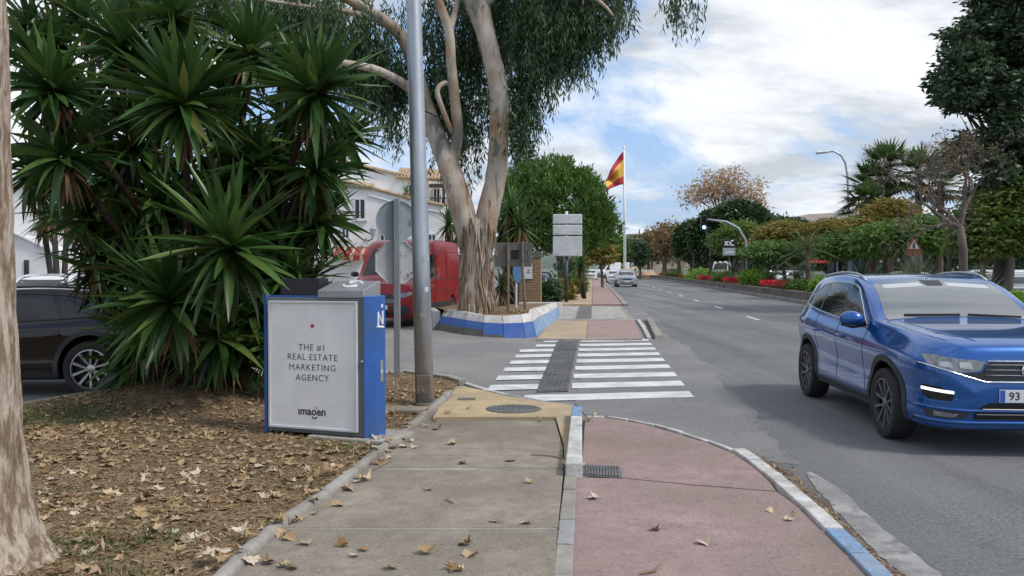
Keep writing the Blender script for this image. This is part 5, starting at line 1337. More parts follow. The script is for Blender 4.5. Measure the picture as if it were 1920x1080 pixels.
yucca_palm('yucca_palm', 'far yucca palm with brown skirt above the parked cars at left', grounded(112, 26), [at(100, 400, 26), at(128, 385, 26.3), at(80, 412, 26.6)], .95, 64, dry=60)
yucca_palm('yucca_palm', 'yucca palm leaning out beneath the round pine by the three grey boards', grounded(1098, 42), [at(1088, 498, 41), at(1080, 398, 50)], 1.25, 60, dry=20)
yucca_palm('yucca_plant', 'low dark yucca at the foot of the ochre brick kiosk', grounded(945, 26.5), [at(940, 535, 26.2), at(948, 510, 26.6)], .8, 40, dry=40, lm='cycad')
# ---------------------------------------------------------------- trees left of the avenue
def TB(px, Y, z=0.0): return grounded(px, Y, z)
pl = lobes_px([(1050, 375, 85, 62), (985, 385, 55, 60), (1105, 405, 48, 46), (1030, 335, 55, 38), (1078, 352, 44, 36), (1005, 430, 60, 45), (1090, 430, 62, 42), (1050, 440, 70, 36), (1138, 428, 26, 30), (975, 345, 34, 34)], 58, .9)
make_tree('pine_tree', 'dense round crowned bright green pine behind the three grey boards', TB(1050, 58), at(1050, 440, 58), .28, pl, 1500, 26, .17, .34, .10, 'pine', 'bark', 'tuft', nlimb=10, shell=.28)
# norfolk pine far behind
nb = TB(986, 95); npn = thing('norfolk_pine', 'thin tiered norfolk pine rising behind the eucalyptus and round pine', 'tree', nb)
tr = MB(); top = at(986, 255, 95) - nb
tr.tube([Vector((0, 0, -.05)), top * .5, top], [.3, .2, .04], 8); tr.obj('trunk', M['bark_dark'], npn)
A = []
for k in range(17):
    z = top.z * (.42 + .56 * k / 17); Lb = 3.6 * (1 - k / 17.5) + .25
    for q in range(6):
        a = q * PI / 3 + k * .4
        d0 = np.array([math.cos(a), math.sin(a), .28])
        m_ = 30
        t_ = rng.uniform(.1, 1, m_)
        Pq = np.array([0, 0, z]) + d0 * (Lb * t_)[:, None]
        A.append(leaves(Pq, unit(rng.normal(size=(m_, 3)) * .5 + np.array([d0[0], d0[1], .5])), .5, .13))
V, Fq = join(A); link('crown', fast_mesh('crown', V, Fq), M['ficus'], npn)
make_tree('street_tree', 'low mixed green tree under the round pine at the pavement edge', TB(1130, 66), at(1125, 470, 66), .12, lobes_px([(1120, 465, 26, 20), (1100, 480, 24, 18), (1135, 480, 14, 14)], 66), 160, 14, .3, .4, .16, 'tree_autumn', style='spray')
make_tree('background_tree', 'dark rounded tree standing behind the flagpole left of the roundabout', TB(1162, 150), at(1162, 480, 150), .3, lobes_px([(1160, 470, 24, 18), (1190, 476, 20, 16)], 150), 260, 14, .6, .8, .4, 'tree_mid')
make_tree('background_tree', 'hazy brown leafed tree right behind the flagpole', TB(1215, 150), at(1215, 470, 150), .3, lobes_px([(1215, 462, 26, 24), (1245, 458, 30, 28)], 150), 300, 14, .6, .8, .3, 'tree_brown')
make_tree('background_tree', 'bare orange brown tree left of the dark dome tree', TB(1272, 130), at(1272, 462, 130), .3, lobes_px([(1262, 448, 32, 26), (1285, 458, 24, 22)], 130), 320, 12, .6, .6, .25, 'tree_brown', ntwig=60)
make_tree('background_tree', 'dark conifer shaped tree close behind the roundabout fountain', TB(1200, 125), at(1200, 490, 125), .2, lobes_px([(1200, 475, 9, 20)], 125), 120, 12, .4, .6, .25, 'tree_dark')
# ---------------------------------------------------------------- trees right of the avenue
make_tree('dome_tree', 'dark green dome shaped ficus beyond the flower beds', TB(1378, 92), at(1378, 465, 92), .5, lobes_px([(1385, 432, 58, 50), (1345, 440, 48, 42), (1412, 440, 36, 36)], 92, .9), 1300, 22, .30, .55, .26, 'ficus', 'bark_dark', 'dome', shell=.14)
make_tree('dome_tree', 'lower dark dome tree touching the left of the taller dome tree', TB(1298, 112), at(1298, 470, 112), .4, lobes_px([(1300, 452, 34, 34), (1322, 462, 26, 26)], 112, .9), 520, 22, .30, .55, .26, 'ficus', 'bark_dark', 'dome', shell=.14)
make_tree('autumn_tree', 'tall sparse tree with last orange leaves rising behind the dome tree', TB(1350, 118), at(1350, 410, 118), .28, lobes_px([(1345, 350, 42, 32), (1300, 365, 34, 26), (1405, 365, 34, 36), (1370, 335, 28, 22), (1425, 388, 16, 18)], 118), 420, 9, .45, .42, .2, 'tree_orange', 'bark_grey', 'fill', nlimb=26, ntwig=120)
def rt(label, px, Y, lobes, nc, lm, bark='bark', style='spray', r=.16, L=.31, W=.11, sig=.34, per=30, top=None, name='street_tree'):
    make_tree(name, label, TB(px, Y), at(px, top or 480, Y), r, lobes_px(lobes, Y), nc, per, sig, L, W, lm, bark, style, nlimb=12, group='street trees beyond the avenue')
rt('light green feathery tree in front of the dome tree', 1392, 74, [(1390, 440, 36, 26), (1360, 455, 26, 20), (1415, 455, 22, 22)], 320, 'tree_light')
rt('feathery tree tipped with orange left of the low tree row', 1470, 60, [(1470, 440, 42, 24), (1450, 460, 40, 22), (1495, 455, 32, 24)], 420, 'tree_autumn')
rt('green spreading tree below the orange tipped feathery tree', 1440, 56, [(1445, 472, 46, 16), (1480, 474, 34, 14)], 260, 'tree_mid')
rt('feathery green and orange tree beneath the barrel roofed building', 1562, 58, [(1560, 440, 48, 26), (1590, 450, 40, 24), (1535, 455, 34, 20)], 480, 'tree_autumn')
rt('broad green tree under the street lamp', 1610, 50, [(1610, 455, 50, 24), (1570, 465, 40, 18), (1640, 450, 40, 30)], 480, 'tree_mid')
rt('ochre leafed tree below the fan palms', 1672, 46, [(1672, 398, 34, 20), (1640, 424, 42, 20), (1705, 425, 30, 24)], 380, 'tree_autumn')
rt('full green tree behind the triangular warning sign', 1700, 42, [(1690, 445, 60, 26), (1740, 440, 46, 30), (1650, 450, 40, 22)], 560, 'tree_mid')
rt('light green feathery tree at right behind the bare tree', 1845, 28.5, [(1850, 415, 40, 34), (1835, 455, 34, 22), (1895, 430, 50, 40), (1910, 370, 40, 40), (1875, 385, 34, 30)], 900, 'tree_light', r=.12, L=.26, W=.1, sig=.22)
rt('dense dark green tree behind the parked cars at far right', 1900, 52, [(1890, 460, 60, 30), (1830, 465, 50, 20), (1770, 468, 40, 18)], 460, 'tree_dark', 'bark_dark')
rt('dark green tree between the dome tree and the barrel roof', 1470, 100, [(1470, 425, 34, 16), (1445, 432, 26, 14), (1500, 432, 22, 14)], 260, 'tree_dark', L=.6, W=.25, sig=.5)
for lab, px, Y, w_, h_ in (('clipped dark hedge far behind the parked cars, left stretch', 1450, 112, 9, 3.2), ('clipped dark hedge far behind the parked cars, middle stretch', 1640, 100, 9, 3.4), ('clipped dark hedge far behind the parked cars, right stretch', 1830, 88, 9, 3.4)):
    b_ = TB(px, Y); hr = thing('hedge', lab, 'hedge', b_)
    V, Fq, _ = crown([(np.array([x, 0, h_ * .5]), np.array([2.4, 1.2, h_ * .55])) for x in np.linspace(-w_, w_, 9)], 700, 14, .3, .5, .25, 'broad')
    link('foliage', fast_mesh('foliage', V, Fq), M['tree_dark'], hr)
    st_ = MB()
    for x in np.linspace(-w_, w_, 9): st_.tube([Vector((x, 0, -.05)), Vector((x, 0, h_ * .6))], [.08, .04], 6)
    st_.obj('stem', M['bark_dark'], hr)
# big dark tree top right
random.seed(77)
SHL = [(1780, 148, 30, 16), (1762, 158, 16, 10), (1815, 268, 28, 20), (1800, 180, 26, 22)]
while len(SHL) < 80:
    x, y = random.uniform(1790, 1990), random.uniform(-60, 385)
    edge_ = np.interp(y, [-60, 0, 60, 110, 150, 210, 260, 310, 345, 385], [1850, 1835, 1802, 1790, 1785, 1806, 1810, 1800, 1825, 1850])
    if x > edge_: SHL.append((x, y, random.uniform(22, 44), random.uniform(18, 34), random.uniform(-2, 2)))
make_tree('shade_tree', 'very tall dark leafed tree filling the top right corner', TB(1874, 30), at(1880, 330, 30), .38, lobes_px(SHL, 30, .9), 3100, 22, .18, .25, .11, 'tree_dark', 'bark_dark', 'spray', nlimb=18, ntwig=60)
# bare tree
def bare_tree(name, label, base, pts0, r0, depth, spread, tipmat, barkm, seed, ang=.55, decay=.74):
    random.seed(seed)
    base = Vector(base); root = thing(name, label, 'tree', base); tb = MB(); tips = []
    def grow(p, d, L, r, k):
        n = 3; pts = [p]; q = p; dd = d
        for i in range(n):
            dd = (dd + Vector((random.gauss(0, .24), random.gauss(0, .24), random.gauss(.03, .2)))).normalized(); q = q + dd * (L / n); pts.append(q)
        tb.tube(pts, [r, r * .9, r * .78, r * .66], 6 if r > .02 else 4, cap=False)
        if k == 0: tips.append(q); return
        for s in range(random.choice((2, 2, 3))):
            ax_ = dd.orthogonal().normalized(); ax_.rotate(Matrix.Rotation(random.uniform(0, 2 * PI), 3, dd))
            nd2 = (dd + ax_ * random.uniform(.35, 1.0) * ang * 1.6).normalized()
            grow(q, nd2, L * random.uniform(decay - .12, decay + .12), r * .60, k - 1)
    P_ = [Vector(p) - base for p in pts0]
    tb.tube(P_, [r0 * (1.15 - .1 * i) for i in range(len(P_))], 9, wob=.06)
    for d, L in spread:
        grow(P_[-1], Vector(d).normalized(), L, r0 * .6, depth)
    tb.obj('trunk', M[barkm], root, smooth=True)
    Pn = np.array([t_ for t_ in tips]); Pn = Pn[::5]; Pn = Pn + rng.normal(size=Pn.shape) * .05
    V, Fq = leaves(Pn, unit(rng.normal(size=Pn.shape) + np.array([0, 0, -.6])), .12, .05)
    link('crown', fast_mesh('crown', V, Fq), M[tipmat], root)
    random.seed(seed + 1)
    return root
bare_tree('bare_tree', 'leafless grey brown tree with twisting branches in front of the green trees', TB(1806, 25.5, .4), [TB(1806, 25.5, .35), at(1806, 470, 25.5), at(1800, 425, 25.5)], .12, 7, [((-.6, -.1, .8), 1.0), ((-.15, .2, 1), 1.1), ((.4, .1, .9), .9), ((-.9, .1, .35), 1.0), ((-.7, -.2, .1), .8)], 'tree_brown', 'bark_grey', 21)
bare_tree('bare_tree', 'slim pale leafless sapling left of the bare tree', TB(1778, 30, .4), [TB(1778, 30, .35), at(1781, 460, 30), at(1776, 430, 30)], .07, 3, [((-.6, 0, .6), .6), ((.4, 0, .8), .6)], 'tree_brown', 'bark_grey', 33)
# fan palms
def fan_palm(name, label, base, heads_, R_, nf=26, group=None, dry=True, stem_r=.22):
    base = Vector(base); root = thing(name, label, 'palm', base, 0, group); A = []; B = []; st = MB()
    for h in heads_:
        h = Vector(h) - base
        for k in range(nf):
            u = (k + .5) / nf; th = math.radians(10 + 115 * u) + random.gauss(0, .1); ph = k * 2.4 + random.gauss(0, .2)
            d = Vector((math.sin(th) * math.cos(ph), math.sin(th) * math.sin(ph), math.cos(th)))
            c = h + d * R_ * .45
            st.tube([h, c], [.02, .015], 4)
            s = d.cross(UZ).normalized() if abs(d.z) < .95 else UX
            nb_ = 13
            Ds = []
            for b in range(nb_):
                a = -1.25 + 2.5 * b / (nb_ - 1); v = (d * math.cos(a) + s * math.sin(a)).normalized(); Ds.append(v)
            Ds = np.array(Ds); Pn = np.repeat(np.array(c)[None], nb_, 0)
            (B if (u > .88 and dry) else A).append(blades(Pn, Ds, R_ * .55 * rng.uniform(.85, 1.05, nb_), R_ * .075, .18, 2))
        st.tube([Vector((h.x * .9, h.y * .9, -.05)), h * .5 + Vector((h.x * .45, h.y * .45, 0)), h], [stem_r * 1.2, stem_r, stem_r * .9], 8)
    V, Fq = join(A); link('crown', fast_mesh('crown', V, Fq), M['palm'], root)
    if B:
        V, Fq = join(B); link('dry_fronds', fast_mesh('dry_fronds', V, Fq), M['dryfrond'], root)
    st.obj('trunk', M['bark'], root)
    return root
fan_palm('fan_palm', 'tallest fan palm of the clump behind the ochre tree', TB(1668, 52), [at(1665, 325, 52), at(1638, 362, 52)], 2.6, 34)
fan_palm('fan_palm', 'lower left fan palm leaning out of the clump by the lamp pole', TB(1632, 50), [at(1625, 392, 50)], 2.2, 32)
fan_palm('fan_palm', 'right hand fan palm of the clump behind the bare tree', TB(1735, 50), [at(1722, 335, 50), at(1765, 352, 51)], 2.4, 32)
# feather palms and cycads of the median
def feather_palm(name, label, base, h, R_, nf=18, lm='palm', group=None, stem_r=.12, lw=.03, nl=22, th1=100):
    base = Vector(base); root = thing(name, label, 'palm', base, 0, group); A = []; st = MB()
    st.tube([Vector((0, 0, -.05)), Vector((.03, 0, h * .5)), Vector((0, 0, h))], [stem_r * 1.25, stem_r, stem_r * 1.05], 9, wob=.08)
    for k in range(nf):
        u = (k + .5) / nf; th = math.radians(12 + th1 * u) + random.gauss(0, .08); ph = k * 2.4 + random.gauss(0, .2)
        d = np.array([math.sin(th) * math.cos(ph), math.sin(th) * math.sin(ph), math.cos(th)]); s = unit(np.cross(d, np.array([0, 0, 1.0]))[None])[0]
        t = np.linspace(.12, 1, nl)
        pts = np.array([0, 0, h]) + d * (R_ * t)[:, None] - np.array([0, 0, 1.0]) * (.35 * R_ * t * t)[:, None]
        for sg in (-1, 1):
            D = unit(d * .55 + s * sg * .9 + np.array([0, 0, -.12]) + rng.normal(size=(nl, 3)) * .06)
            A.append(blades(pts, D, R_ * .30 * np.sin(PI * (t * .85 + .12)) + .04, lw, .15, 2))
        st.tube([Vector((0, 0, h)) + Vector(d) * (R_ * q) - UZ * (.35 * R_ * q * q) for q in (0, .35, .7, 1)], [.018, .014, .01, .004], 4)
    V, Fq = join(A); link('crown', fast_mesh('crown', V, Fq), M[lm], root)
    st.obj('trunk', M['bark'], root)
    return root
ZM = .40
def MY(px, u): return u / ((px - CX) / F_PX - RS)
def TM_(px, u=11.0): return TB(px, MY(px, u), ZM)
feather_palm('feather_palm', 'small palm with slim trunk and drooping crown beside the traffic light', TM_(1300, 11.2), 3.43, 1.64, 14, 'tree_light')
feather_palm('feather_palm', 'broad feather palm with dark trunk at the start of the median', TM_(1246, 11.2), 3.32, 3.32, 20, 'palm', stem_r=.35)
feather_palm('feather_palm', 'taller feather palm on the median left of the silver parked car', TM_(1514, 11.2), 2.23, 1.82, 18, 'palm')
feather_palm('cycad', 'dark cycad among red flowers on the median', TM_(1446, 11.2), 0.67, 1.15, 18, 'cycad', stem_r=.16)
feather_palm('cycad', 'cycad with bulky stem beside the tall median palm', TM_(1494, 11.2), 0.83, 1.36, 20, 'cycad', stem_r=.18)
feather_palm('cycad', 'small dark cycad below the black direction sign', TM_(1374, 11.2), 1.15, 1.41, 16, 'cycad')
feather_palm('cycad', 'cycad with spreading fronds above the first red flower patch', TM_(1275, 11.2), 1.29, 2.42, 18, 'cycad')
feather_palm('cycad', 'dark cycad left of the traffic light post', TM_(1340, 11.2), 0.80, 1.61, 16, 'cycad')
feather_palm('cycad', 'farthest cycad by the flagpole roundabout', TM_(1222, 11.2), 1.54, 3.08, 18, 'cycad')
def spiky(label, base, L, n, lm, h=.3, name='spiky_plant', W=None):
    root = thing(name, label, 'plant', base); V, Fq = rosette(n, L, W or L * .03, 3, 105, .05, 2)
    link('crown', fast_mesh('crown', V + np.array([0, 0, h]), Fq), M[lm], root)
    MB().lathe([(.2, -.05), (.22, h * .5), (.12, h + .05)], 10).obj('stem', M['bark'], root)
spiky('spiky blue grey rosette plant under the triangular warning sign', TM_(1716), 1.36, 260, 'glauca', 0.53)
spiky('dark spiky rosette plant left of the blue grey one', TM_(1618), 1.19, 70, 'cycad', 0.69, W=.06)
spiky('spiky blue grey rosette plant right of the big dark trunk', TM_(1838), 1.04, 220, 'glauca', 0.33)
# shrubs and flower patches of the median
def shrub(label, px, Y, rx, h, lm='lime', name='shrub', n=70, L=.13, W=.07, z=ZM, dpt=None, cat='shrub'):
    b = TB(px, Y, z); root = thing(name, label, cat, b)
    lob_ = [(np.array([random.uniform(-.5, .5) * rx, random.uniform(-.3, .3) * (dpt or rx), h * .5]), np.array([rx * .6, (dpt or rx) * .6, h * .52])) for _ in range(5)]
    V, Fq, C = crown(lob_, n * 3, 16, .09, L, W, 'broad')
    V[:, 2] = np.maximum(V[:, 2], .01)
    link('foliage', fast_mesh('foliage', V, Fq), M[lm], root)
    st = MB()
    for k in range(6): c = Vector(C[k]); st.tube([Vector((c.x * .2, c.y * .2, -.02)), c], [.02, .008], 5)
    st.obj('stem', M['bark'], root)
shrub('large lime green mound shrub at the middle of the median edge', 1408, MY(1408, 10.5), 1.55, 1.10, n=120)
shrub('lime green mound shrub right of the small slim palm', 1312, MY(1312, 10.75), 1.71, 1.11)
shrub('lime green shrub beside the rear window of the blue car', 1548, MY(1548, 10.75), 0.77, 0.74)
shrub('deep green low bush below the tall median palm', 1502, MY(1502, 10.75), 0.74, 0.51, 'tree_mid')
shrub('deep green bush just right of the red patch nearest camera', 1480, MY(1480, 10.75), 0.62, 0.50, 'tree_mid')
shrub('lime green shrub behind the bonnet at right edge of picture', 1908, MY(1908, 10.75), 0.95, 0.51)
shrub('green low bush left of the biggest lime mound', 1355, MY(1355, 10.75), 1.14, 0.95, 'tree_mid')
shrub('grey green bush at far end of the median', 1262, MY(1262, 10.75), 1.51, 1.12, 'tree_mid')
def flowers(label, px, Y, rx, ry):
    b = TB(px, Y, ZM); root = thing('flower_patch', label, 'flowers', b, -math.atan(RS))
    n = 1600
    a = rng.uniform(0, 2 * PI, n); r = np.sqrt(rng.random(n))
    P_ = np.stack([np.cos(a) * r * rx, np.sin(a) * r * ry, rng.uniform(.20, .48, n)], 1)
    V, Fq = leaves(P_, unit(rng.normal(size=(n, 3)) * .8 + np.array([0, 0, .4])), .10, .09)
    link('petals', fast_mesh('petals', V, Fq), M['petal'], root)
    P_[:, 2] -= .14
    V, Fq = leaves(P_[:500], unit(rng.normal(size=(500, 3)) + np.array([0, 0, .8])), .11, .05)
    link('foliage', fast_mesh('foliage', V, Fq), M['tree_mid'], root)
flowers('red flower patch nearest the camera on the median', 1446, MY(1446, 10.55), 0.50, 1.93)
flowers('red flower patch left of the biggest lime shrub', 1342, MY(1342, 10.55), 0.50, 2.64)
flowers('red flower patch under the spreading cycad', 1284, MY(1284, 10.55), 0.50, 3.51)
flowers('farthest red flower patch at the start of the median', 1244, MY(1244, 10.55), 0.50, 4.99)
flowers('red flower strip along the wall right of the nearest patch', 1478, MY(1478, 10.5), .4, 1.6)
flowers('long red flower strip along the wall below the black direction sign', 1372, MY(1372, 10.5), .4, 3.4)
flowers('red flower strip along the wall between two lime shrubs', 1322, MY(1322, 10.5), .4, 4.0)
# potted plants and bushes beside the far pavement
yucca_palm('spiky_bush', 'bright green spiky bush left of the board post', TB(1046, 37.5, .06), [at(1046, 540, 37.5)], .75, 60, dry=0, lm='tree_light')
for lab, px, Y, rx, h, lm in (('dark leafy bush at the kiosk corner beside spiky bush', 1027, 36.5, .5, .95, 'tree_dark'), ('brownish bush behind the board post', 1058, 40, .5, .9, 'tree_autumn'), ('low hedge bush along the far pavement', 1078, 50, .6, 1.2, 'tree_mid'), ('tall dark bush under the round pine', 1072, 55, 1.1, 2.2, 'tree_dark'), ('tangled dark bush below the parked red van wing', 862, 33, .8, 1.2, 'cycad')):
    shrub(lab, px, Y, rx, h, lm, 'bush', 60, .2, .09, .03)
# ================================================================ STREET FURNITURE
random.seed(5)
M['bin_blue'] = mat('bin_blue', (0.024, 0.105, 0.36), 0.45, var=0.16, vscale=5, bump=0.08, bscale=25, var2=(0.04, 0.10, 0.27), v2scale=2.6, detail=10)
M['bin_grey'] = mat('bin_grey', (0.135, 0.15, 0.155), 0.5, metal=0.3, var=0.08, vscale=6, var2=(0.11, 0.12, 0.125), v2scale=2)
M['bin_top'] = mat('bin_top', (0.30, 0.31, 0.315), 0.45, metal=0.4, var=0.1, vscale=5)
M['poster'] = mat('poster', (0.76, 0.765, 0.755), 0.25, var=0.07, vscale=3, spec=0.5, var2=(0.68, 0.685, 0.68), v2scale=2.2, coat=0.4)
M['red_dot'] = mat('red_dot', (0.55, 0.03, 0.035), 0.5)
M['orange_dot'] = mat('orange_dot', (0.75, 0.16, 0.03), 0.5)
M['white_print'] = mat('white_print', (0.75, 0.77, 0.78), 0.5)
bl, br = G(502, 806, .10), G(686, 821, .10)
bx = (br - bl); bw = bx.length; ba = math.atan2(bx.y, bx.x)
adb = thing('advertising_bin', 'blue and grey metal advertising litter bin with white poster on the soil bed', 'litter bin', (bl + br) / 2 + Vector((0, 0, -.02)), ba)
hw = bw / 2; BD = .29; HB_ = 1.30
# the core, leaning a touch as in the place
adb.rotation_euler = (math.radians(-.6), math.radians(-.4), ba)
MB().prism([(-hw, 0), (hw, 0), (hw, BD), (-hw, BD)], .02, HB_ - .03).obj('housing', M['bin_grey'], adb, bevel=.006)
for s in (-1, 1):
    pl_ = [(s * hw, -.004), (s * (hw + .045), .055), (s * (hw + .085), .10), (s * (hw + .085), BD - .10), (s * hw, BD + .004)]
    if s > 0: pl_ = [(hw - .012, -.012), (hw + .062, .062), (hw + .070, .075), (hw + .070, BD - .05), (hw, BD + .004)]
    else: pl_ = [(-hw + .002, -.012), (-hw - .06, .03), (-hw - .07, .06), (-hw - .07, BD - .06), (-hw, BD + .004)]
    sp = MB().prism(pl_, -.01, HB_ - .01).obj('side_panel', M['bin_blue'], adb, bevel=.008)
    if s > 0:
        MB().tube([Vector((hw + .071, .16, .60)), Vector((hw + .078, .16, .60))], [.024, .022], 14).obj('lock', M['galv_flat'], sp)
        MB().box(hw + .069, hw + .077, .135, .185, .50, .70).obj('lock_plate', M['bin_top'], sp, bevel=.003)
        gl_ = MB()
        for q0, q1 in (((.13, 1.02), (.13, 1.14)), ((.13, 1.14), (.21, 1.03)), ((.21, 1.03), (.21, 1.15)), ((.11, 1.01), (.23, 1.00)), ((.195, 1.18), (.205, 1.21))):
            gl_.tube([Vector((hw + .0715, q0[0]-.03, q0[1])), Vector((hw + .0715, q1[0]-.03, q1[1]))], .011, 5)
        gl_.obj('pictogram', M['white_print'], sp)
ph = HB_ - .02
fw, fz0, fz1 = hw - .045, .06, HB_ - .06
px0, px1 = -hw + .03, hw - .075
fr = MB()
for (a, b, c, d_) in ((px0, px1, fz1 - .022, fz1), (px0, px1, fz0, fz0 + .022), (px0, px0 + .022, fz0 + .022, fz1 - .022), (px1 - .022, px1, fz0 + .022, fz1 - .022)):
    fr.box(a, b, -.030, .002, c, d_)
frm = fr.obj('poster_frame', M['alu_pale'], adb, bevel=.004)
pst = MB().box(px0 + .02, px1 - .02, -.016, -.002, fz0 + .02, fz1 - .02).obj('poster', M['poster'], adb)
pc = (px0 + px1) / 2; pw = px1 - px0; pH = fz1 - fz0
def TM(x, z): return Matrix.Translation((x, -.0168, z)) @ Matrix.Rotation(PI / 2, 4, 'X')
zpx = lambda py: fz1 - (py - 569) / (806 - 569) * pH
for txt, py in (('THE #1', 655), ('REAL ESTATE', 673), ('MARKETING', 692), ('AGENCY', 711)):
    text_mesh('lettering', txt, .083, M['ink'], pst, TM(pc, zpx(py)), bold=-0.0006, space=1.13)
text_mesh('logo_lettering', 'ımaoen', .102, M['ink'], pst, TM(pc - .005, zpx(773)), bold=0.0022, space=1.0)
lx = pc + .029
MB().tube([Vector((lx - .032, -.0172, zpx(782.5))), Vector((lx - .016, -.0172, zpx(784.5))), Vector((lx + .008, -.0172, zpx(784.5))), Vector((lx + .022, -.0172, zpx(782.5)))], .006, 5).obj('logo_smile', M['ink'], pst)
MB().lathe([(.010, 0), (.010, .001)], 12, Matrix.Translation((pc + .045, -.017, zpx(765.5))) @ Matrix.Rotation(PI / 2, 4, 'X')).obj('logo_dot', M['orange_dot'], pst)
MB().lathe([(.019, 0), (.019, .001)], 20, Matrix.Translation((pc + .005, -.017, zpx(615))) @ Matrix.Rotation(PI / 2, 4, 'X')).obj('red_dot', M['red_dot'], pst)
MB().lathe([(.012, 0), (.012, .012), (.008, .016)], 12, Matrix.Translation((hw - .03, -.001, .70)) @ Matrix.Rotation(PI / 2, 4, 'X')).obj('lock', M['galv'], adb)
# top: recessed black throat box at left, sloped grey hood at right with its print
MB().prism([(-hw + .02, .02), (hw - .02, .02), (hw - .02, BD - .02), (-hw + .02, BD - .02)], HB_ - .03, HB_ - .012).obj('top_plate', M['bin_blue'], adb)
MB().box(-hw + .08, -.02, .10, BD - .03, HB_ - .012, HB_ + .15).obj('throat', M['black'], adb, bevel=.006)
hd = MB()
hx0, hx1 = .035, hw - .012
P4 = [(hx0, -.010, HB_ - .03), (hx1, -.010, HB_ - .03), (hx1, BD + .01, HB_ - .03), (hx0, BD + .01, HB_ - .03), (hx0, -.010, HB_ + .04), (hx1, -.010, HB_ + .04), (hx1, BD + .01, HB_ + .125), (hx0, BD + .01, HB_ + .125)]
hd.add(P4, [(3, 2, 1, 0), (4, 5, 6, 7), (0, 1, 5, 4), (1, 2, 6, 5), (2, 3, 7, 6), (3, 0, 4, 7)])
hood = hd.obj('hood', M['bin_top'], adb, bevel=.008)
hp = MB(); hc = (hx0 + hx1) / 2 + .03
sl = math.atan2(.085, BD + .02)
Mh = Matrix.Translation((hc, BD * .55, HB_ + .04 + .085 * .57 + .003)) @ Matrix.Rotation(sl, 4, 'X')
for a0, a1 in ((.4, 2.5), (3.5, 5.7)):
    pts = [Mh @ Vector((.085 * math.cos(a), .085 * math.sin(a), 0)) for a in np.linspace(a0, a1, 10)]; hp.tube(pts, .014, 5)
hp.obj('pictogram', M['white_print'], hood)
sl_ = thing('concrete_slab', 'small concrete base slab under the right end of the bin', 'slab', G(690, 832, .06), ba)
MB().box(-.62, .20, -.02, .50, -.08, .035).obj('slab_block', M['concrete_pale'], sl_, bevel=.01)
# ---- lamp column
lp = G(797, 757, .075)
col = thing('lamp_column', 'tall galvanised steel lamp column standing at the edge of the path', 'lamp column', lp)
tp = at(775, -20, 9.72) - lp; tp2 = tp * 1.75
MB().tube([Vector((0, 0, -.08)), tp * .33, tp * .66, tp, tp2], [.108, .100, .093, .086, .066], 28).obj('shaft', M['galv'], col, smooth=True)
MB().lathe([(.125, -.05), (.125, .012), (.11, .02)], 20).obj('base_flange', M['rust_post'], col)
hq = G(795, 738, .1) - lp
MB().box(-.085, .075, -.118, -.08, .13, .34).obj('access_door', M['rust_post'], col, bevel=.006)
MB().tube([Vector((-.01, -.118, .17)), Vector((-.01, -.125, .17))], .012, 10).obj('door_screw', M['galv'], col)
for zz_, w_, h_, m_ in ((1.62, .05, .085, 'alu_pale'), (1.28, .035, .05, 'white_print'), (.98, .05, .06, 'kerb_grey')):
    xo = tp.x * (zz_ / tp.z)
    MB().box(xo - .01 + (.06 if m_ != 'kerb_grey' else .0), xo - .01 + (.06 if m_ != 'kerb_grey' else .0) + w_, -.102, -.07, zz_, zz_ + h_).obj('sticker', M[m_], col, bevel=.002)
MB().tube([tp2, tp2 + Vector((.9, -.1, .5)), tp2 + Vector((1.9, -.2, .6))], [.05, .04, .035], 10).obj('arm', M['galv'], col, smooth=True)
MB().box(1.7, 2.4, -.35, -.1, tp2.z + .55, tp2.z + .68).obj('lamp_head', M['alu_pale'], col, bevel=.03)
pad = thing('concrete_pad', 'cracked dark concrete pad between bin and lamp column', 'pad', G(752, 770, .06))
MB().prism([(-.26, -.10), (.20, -.16), (.30, .12), (-.20, .16)], -.06, .03).obj('pad_block', M['concrete'], pad, bevel=.012)
# ---- round and octagonal signs seen from behind
sp0 = G(745, 703, .07)
sg = thing('road_sign', 'round and octagonal road signs seen from behind on one grey post', 'road sign', sp0)
SY = sp0.y
def LZ(py): return at(745, py, SY).z - sp0.z
MB().box(-.045, .045, -.03, .03, -.05, LZ(372)).obj('post', M['galv'], sg, bevel=.006)
mm_ = SY / F_PX
RX = Matrix.Rotation(PI / 2, 4, 'X')
d1 = MB().lathe([(.285, 0), (.300, .004), (.300, .022), (.292, .024), (.288, .006)], 40, Matrix.Translation((-.01, .045, LZ(414))) @ Matrix.Rotation(PI / 2, 4, 'X')).obj('round_plate', M['galv_flat'], sg)
MB().box(.20, .29, .018, .022, LZ(414) - .03, LZ(414) + .05).obj('sticker', M['concrete_yellow'], d1)
oc = MB().lathe([(.325, 0), (.335, .004), (.335, .022), (.326, .024), (.322, .006)], 8, Matrix.Translation((-.01, .045, LZ(492))) @ Matrix.Rotation(PI / 2, 4, 'X') @ Matrix.Rotation(PI / 8, 4, 'Z')).obj('octagon_plate', M['alu_pale'], sg)
for x0_, x1_, z0_, z1_ in ((-.17, -.11, .15, .155), (.11, .19, .15, .155), (.14, .17, -.20, -.17), (.19, .22, -.17, -.14)):
    MB().box(x0_, x1_, .015, .021, LZ(492) + z0_, LZ(492) + z1_).obj('mark', M['sign_dark'], oc)
for py in (396, 430, 475, 510): MB().box(-.06, .06, .02, .040, LZ(py) - .02, LZ(py) + .02).obj('clamp', M['galv'], sg)
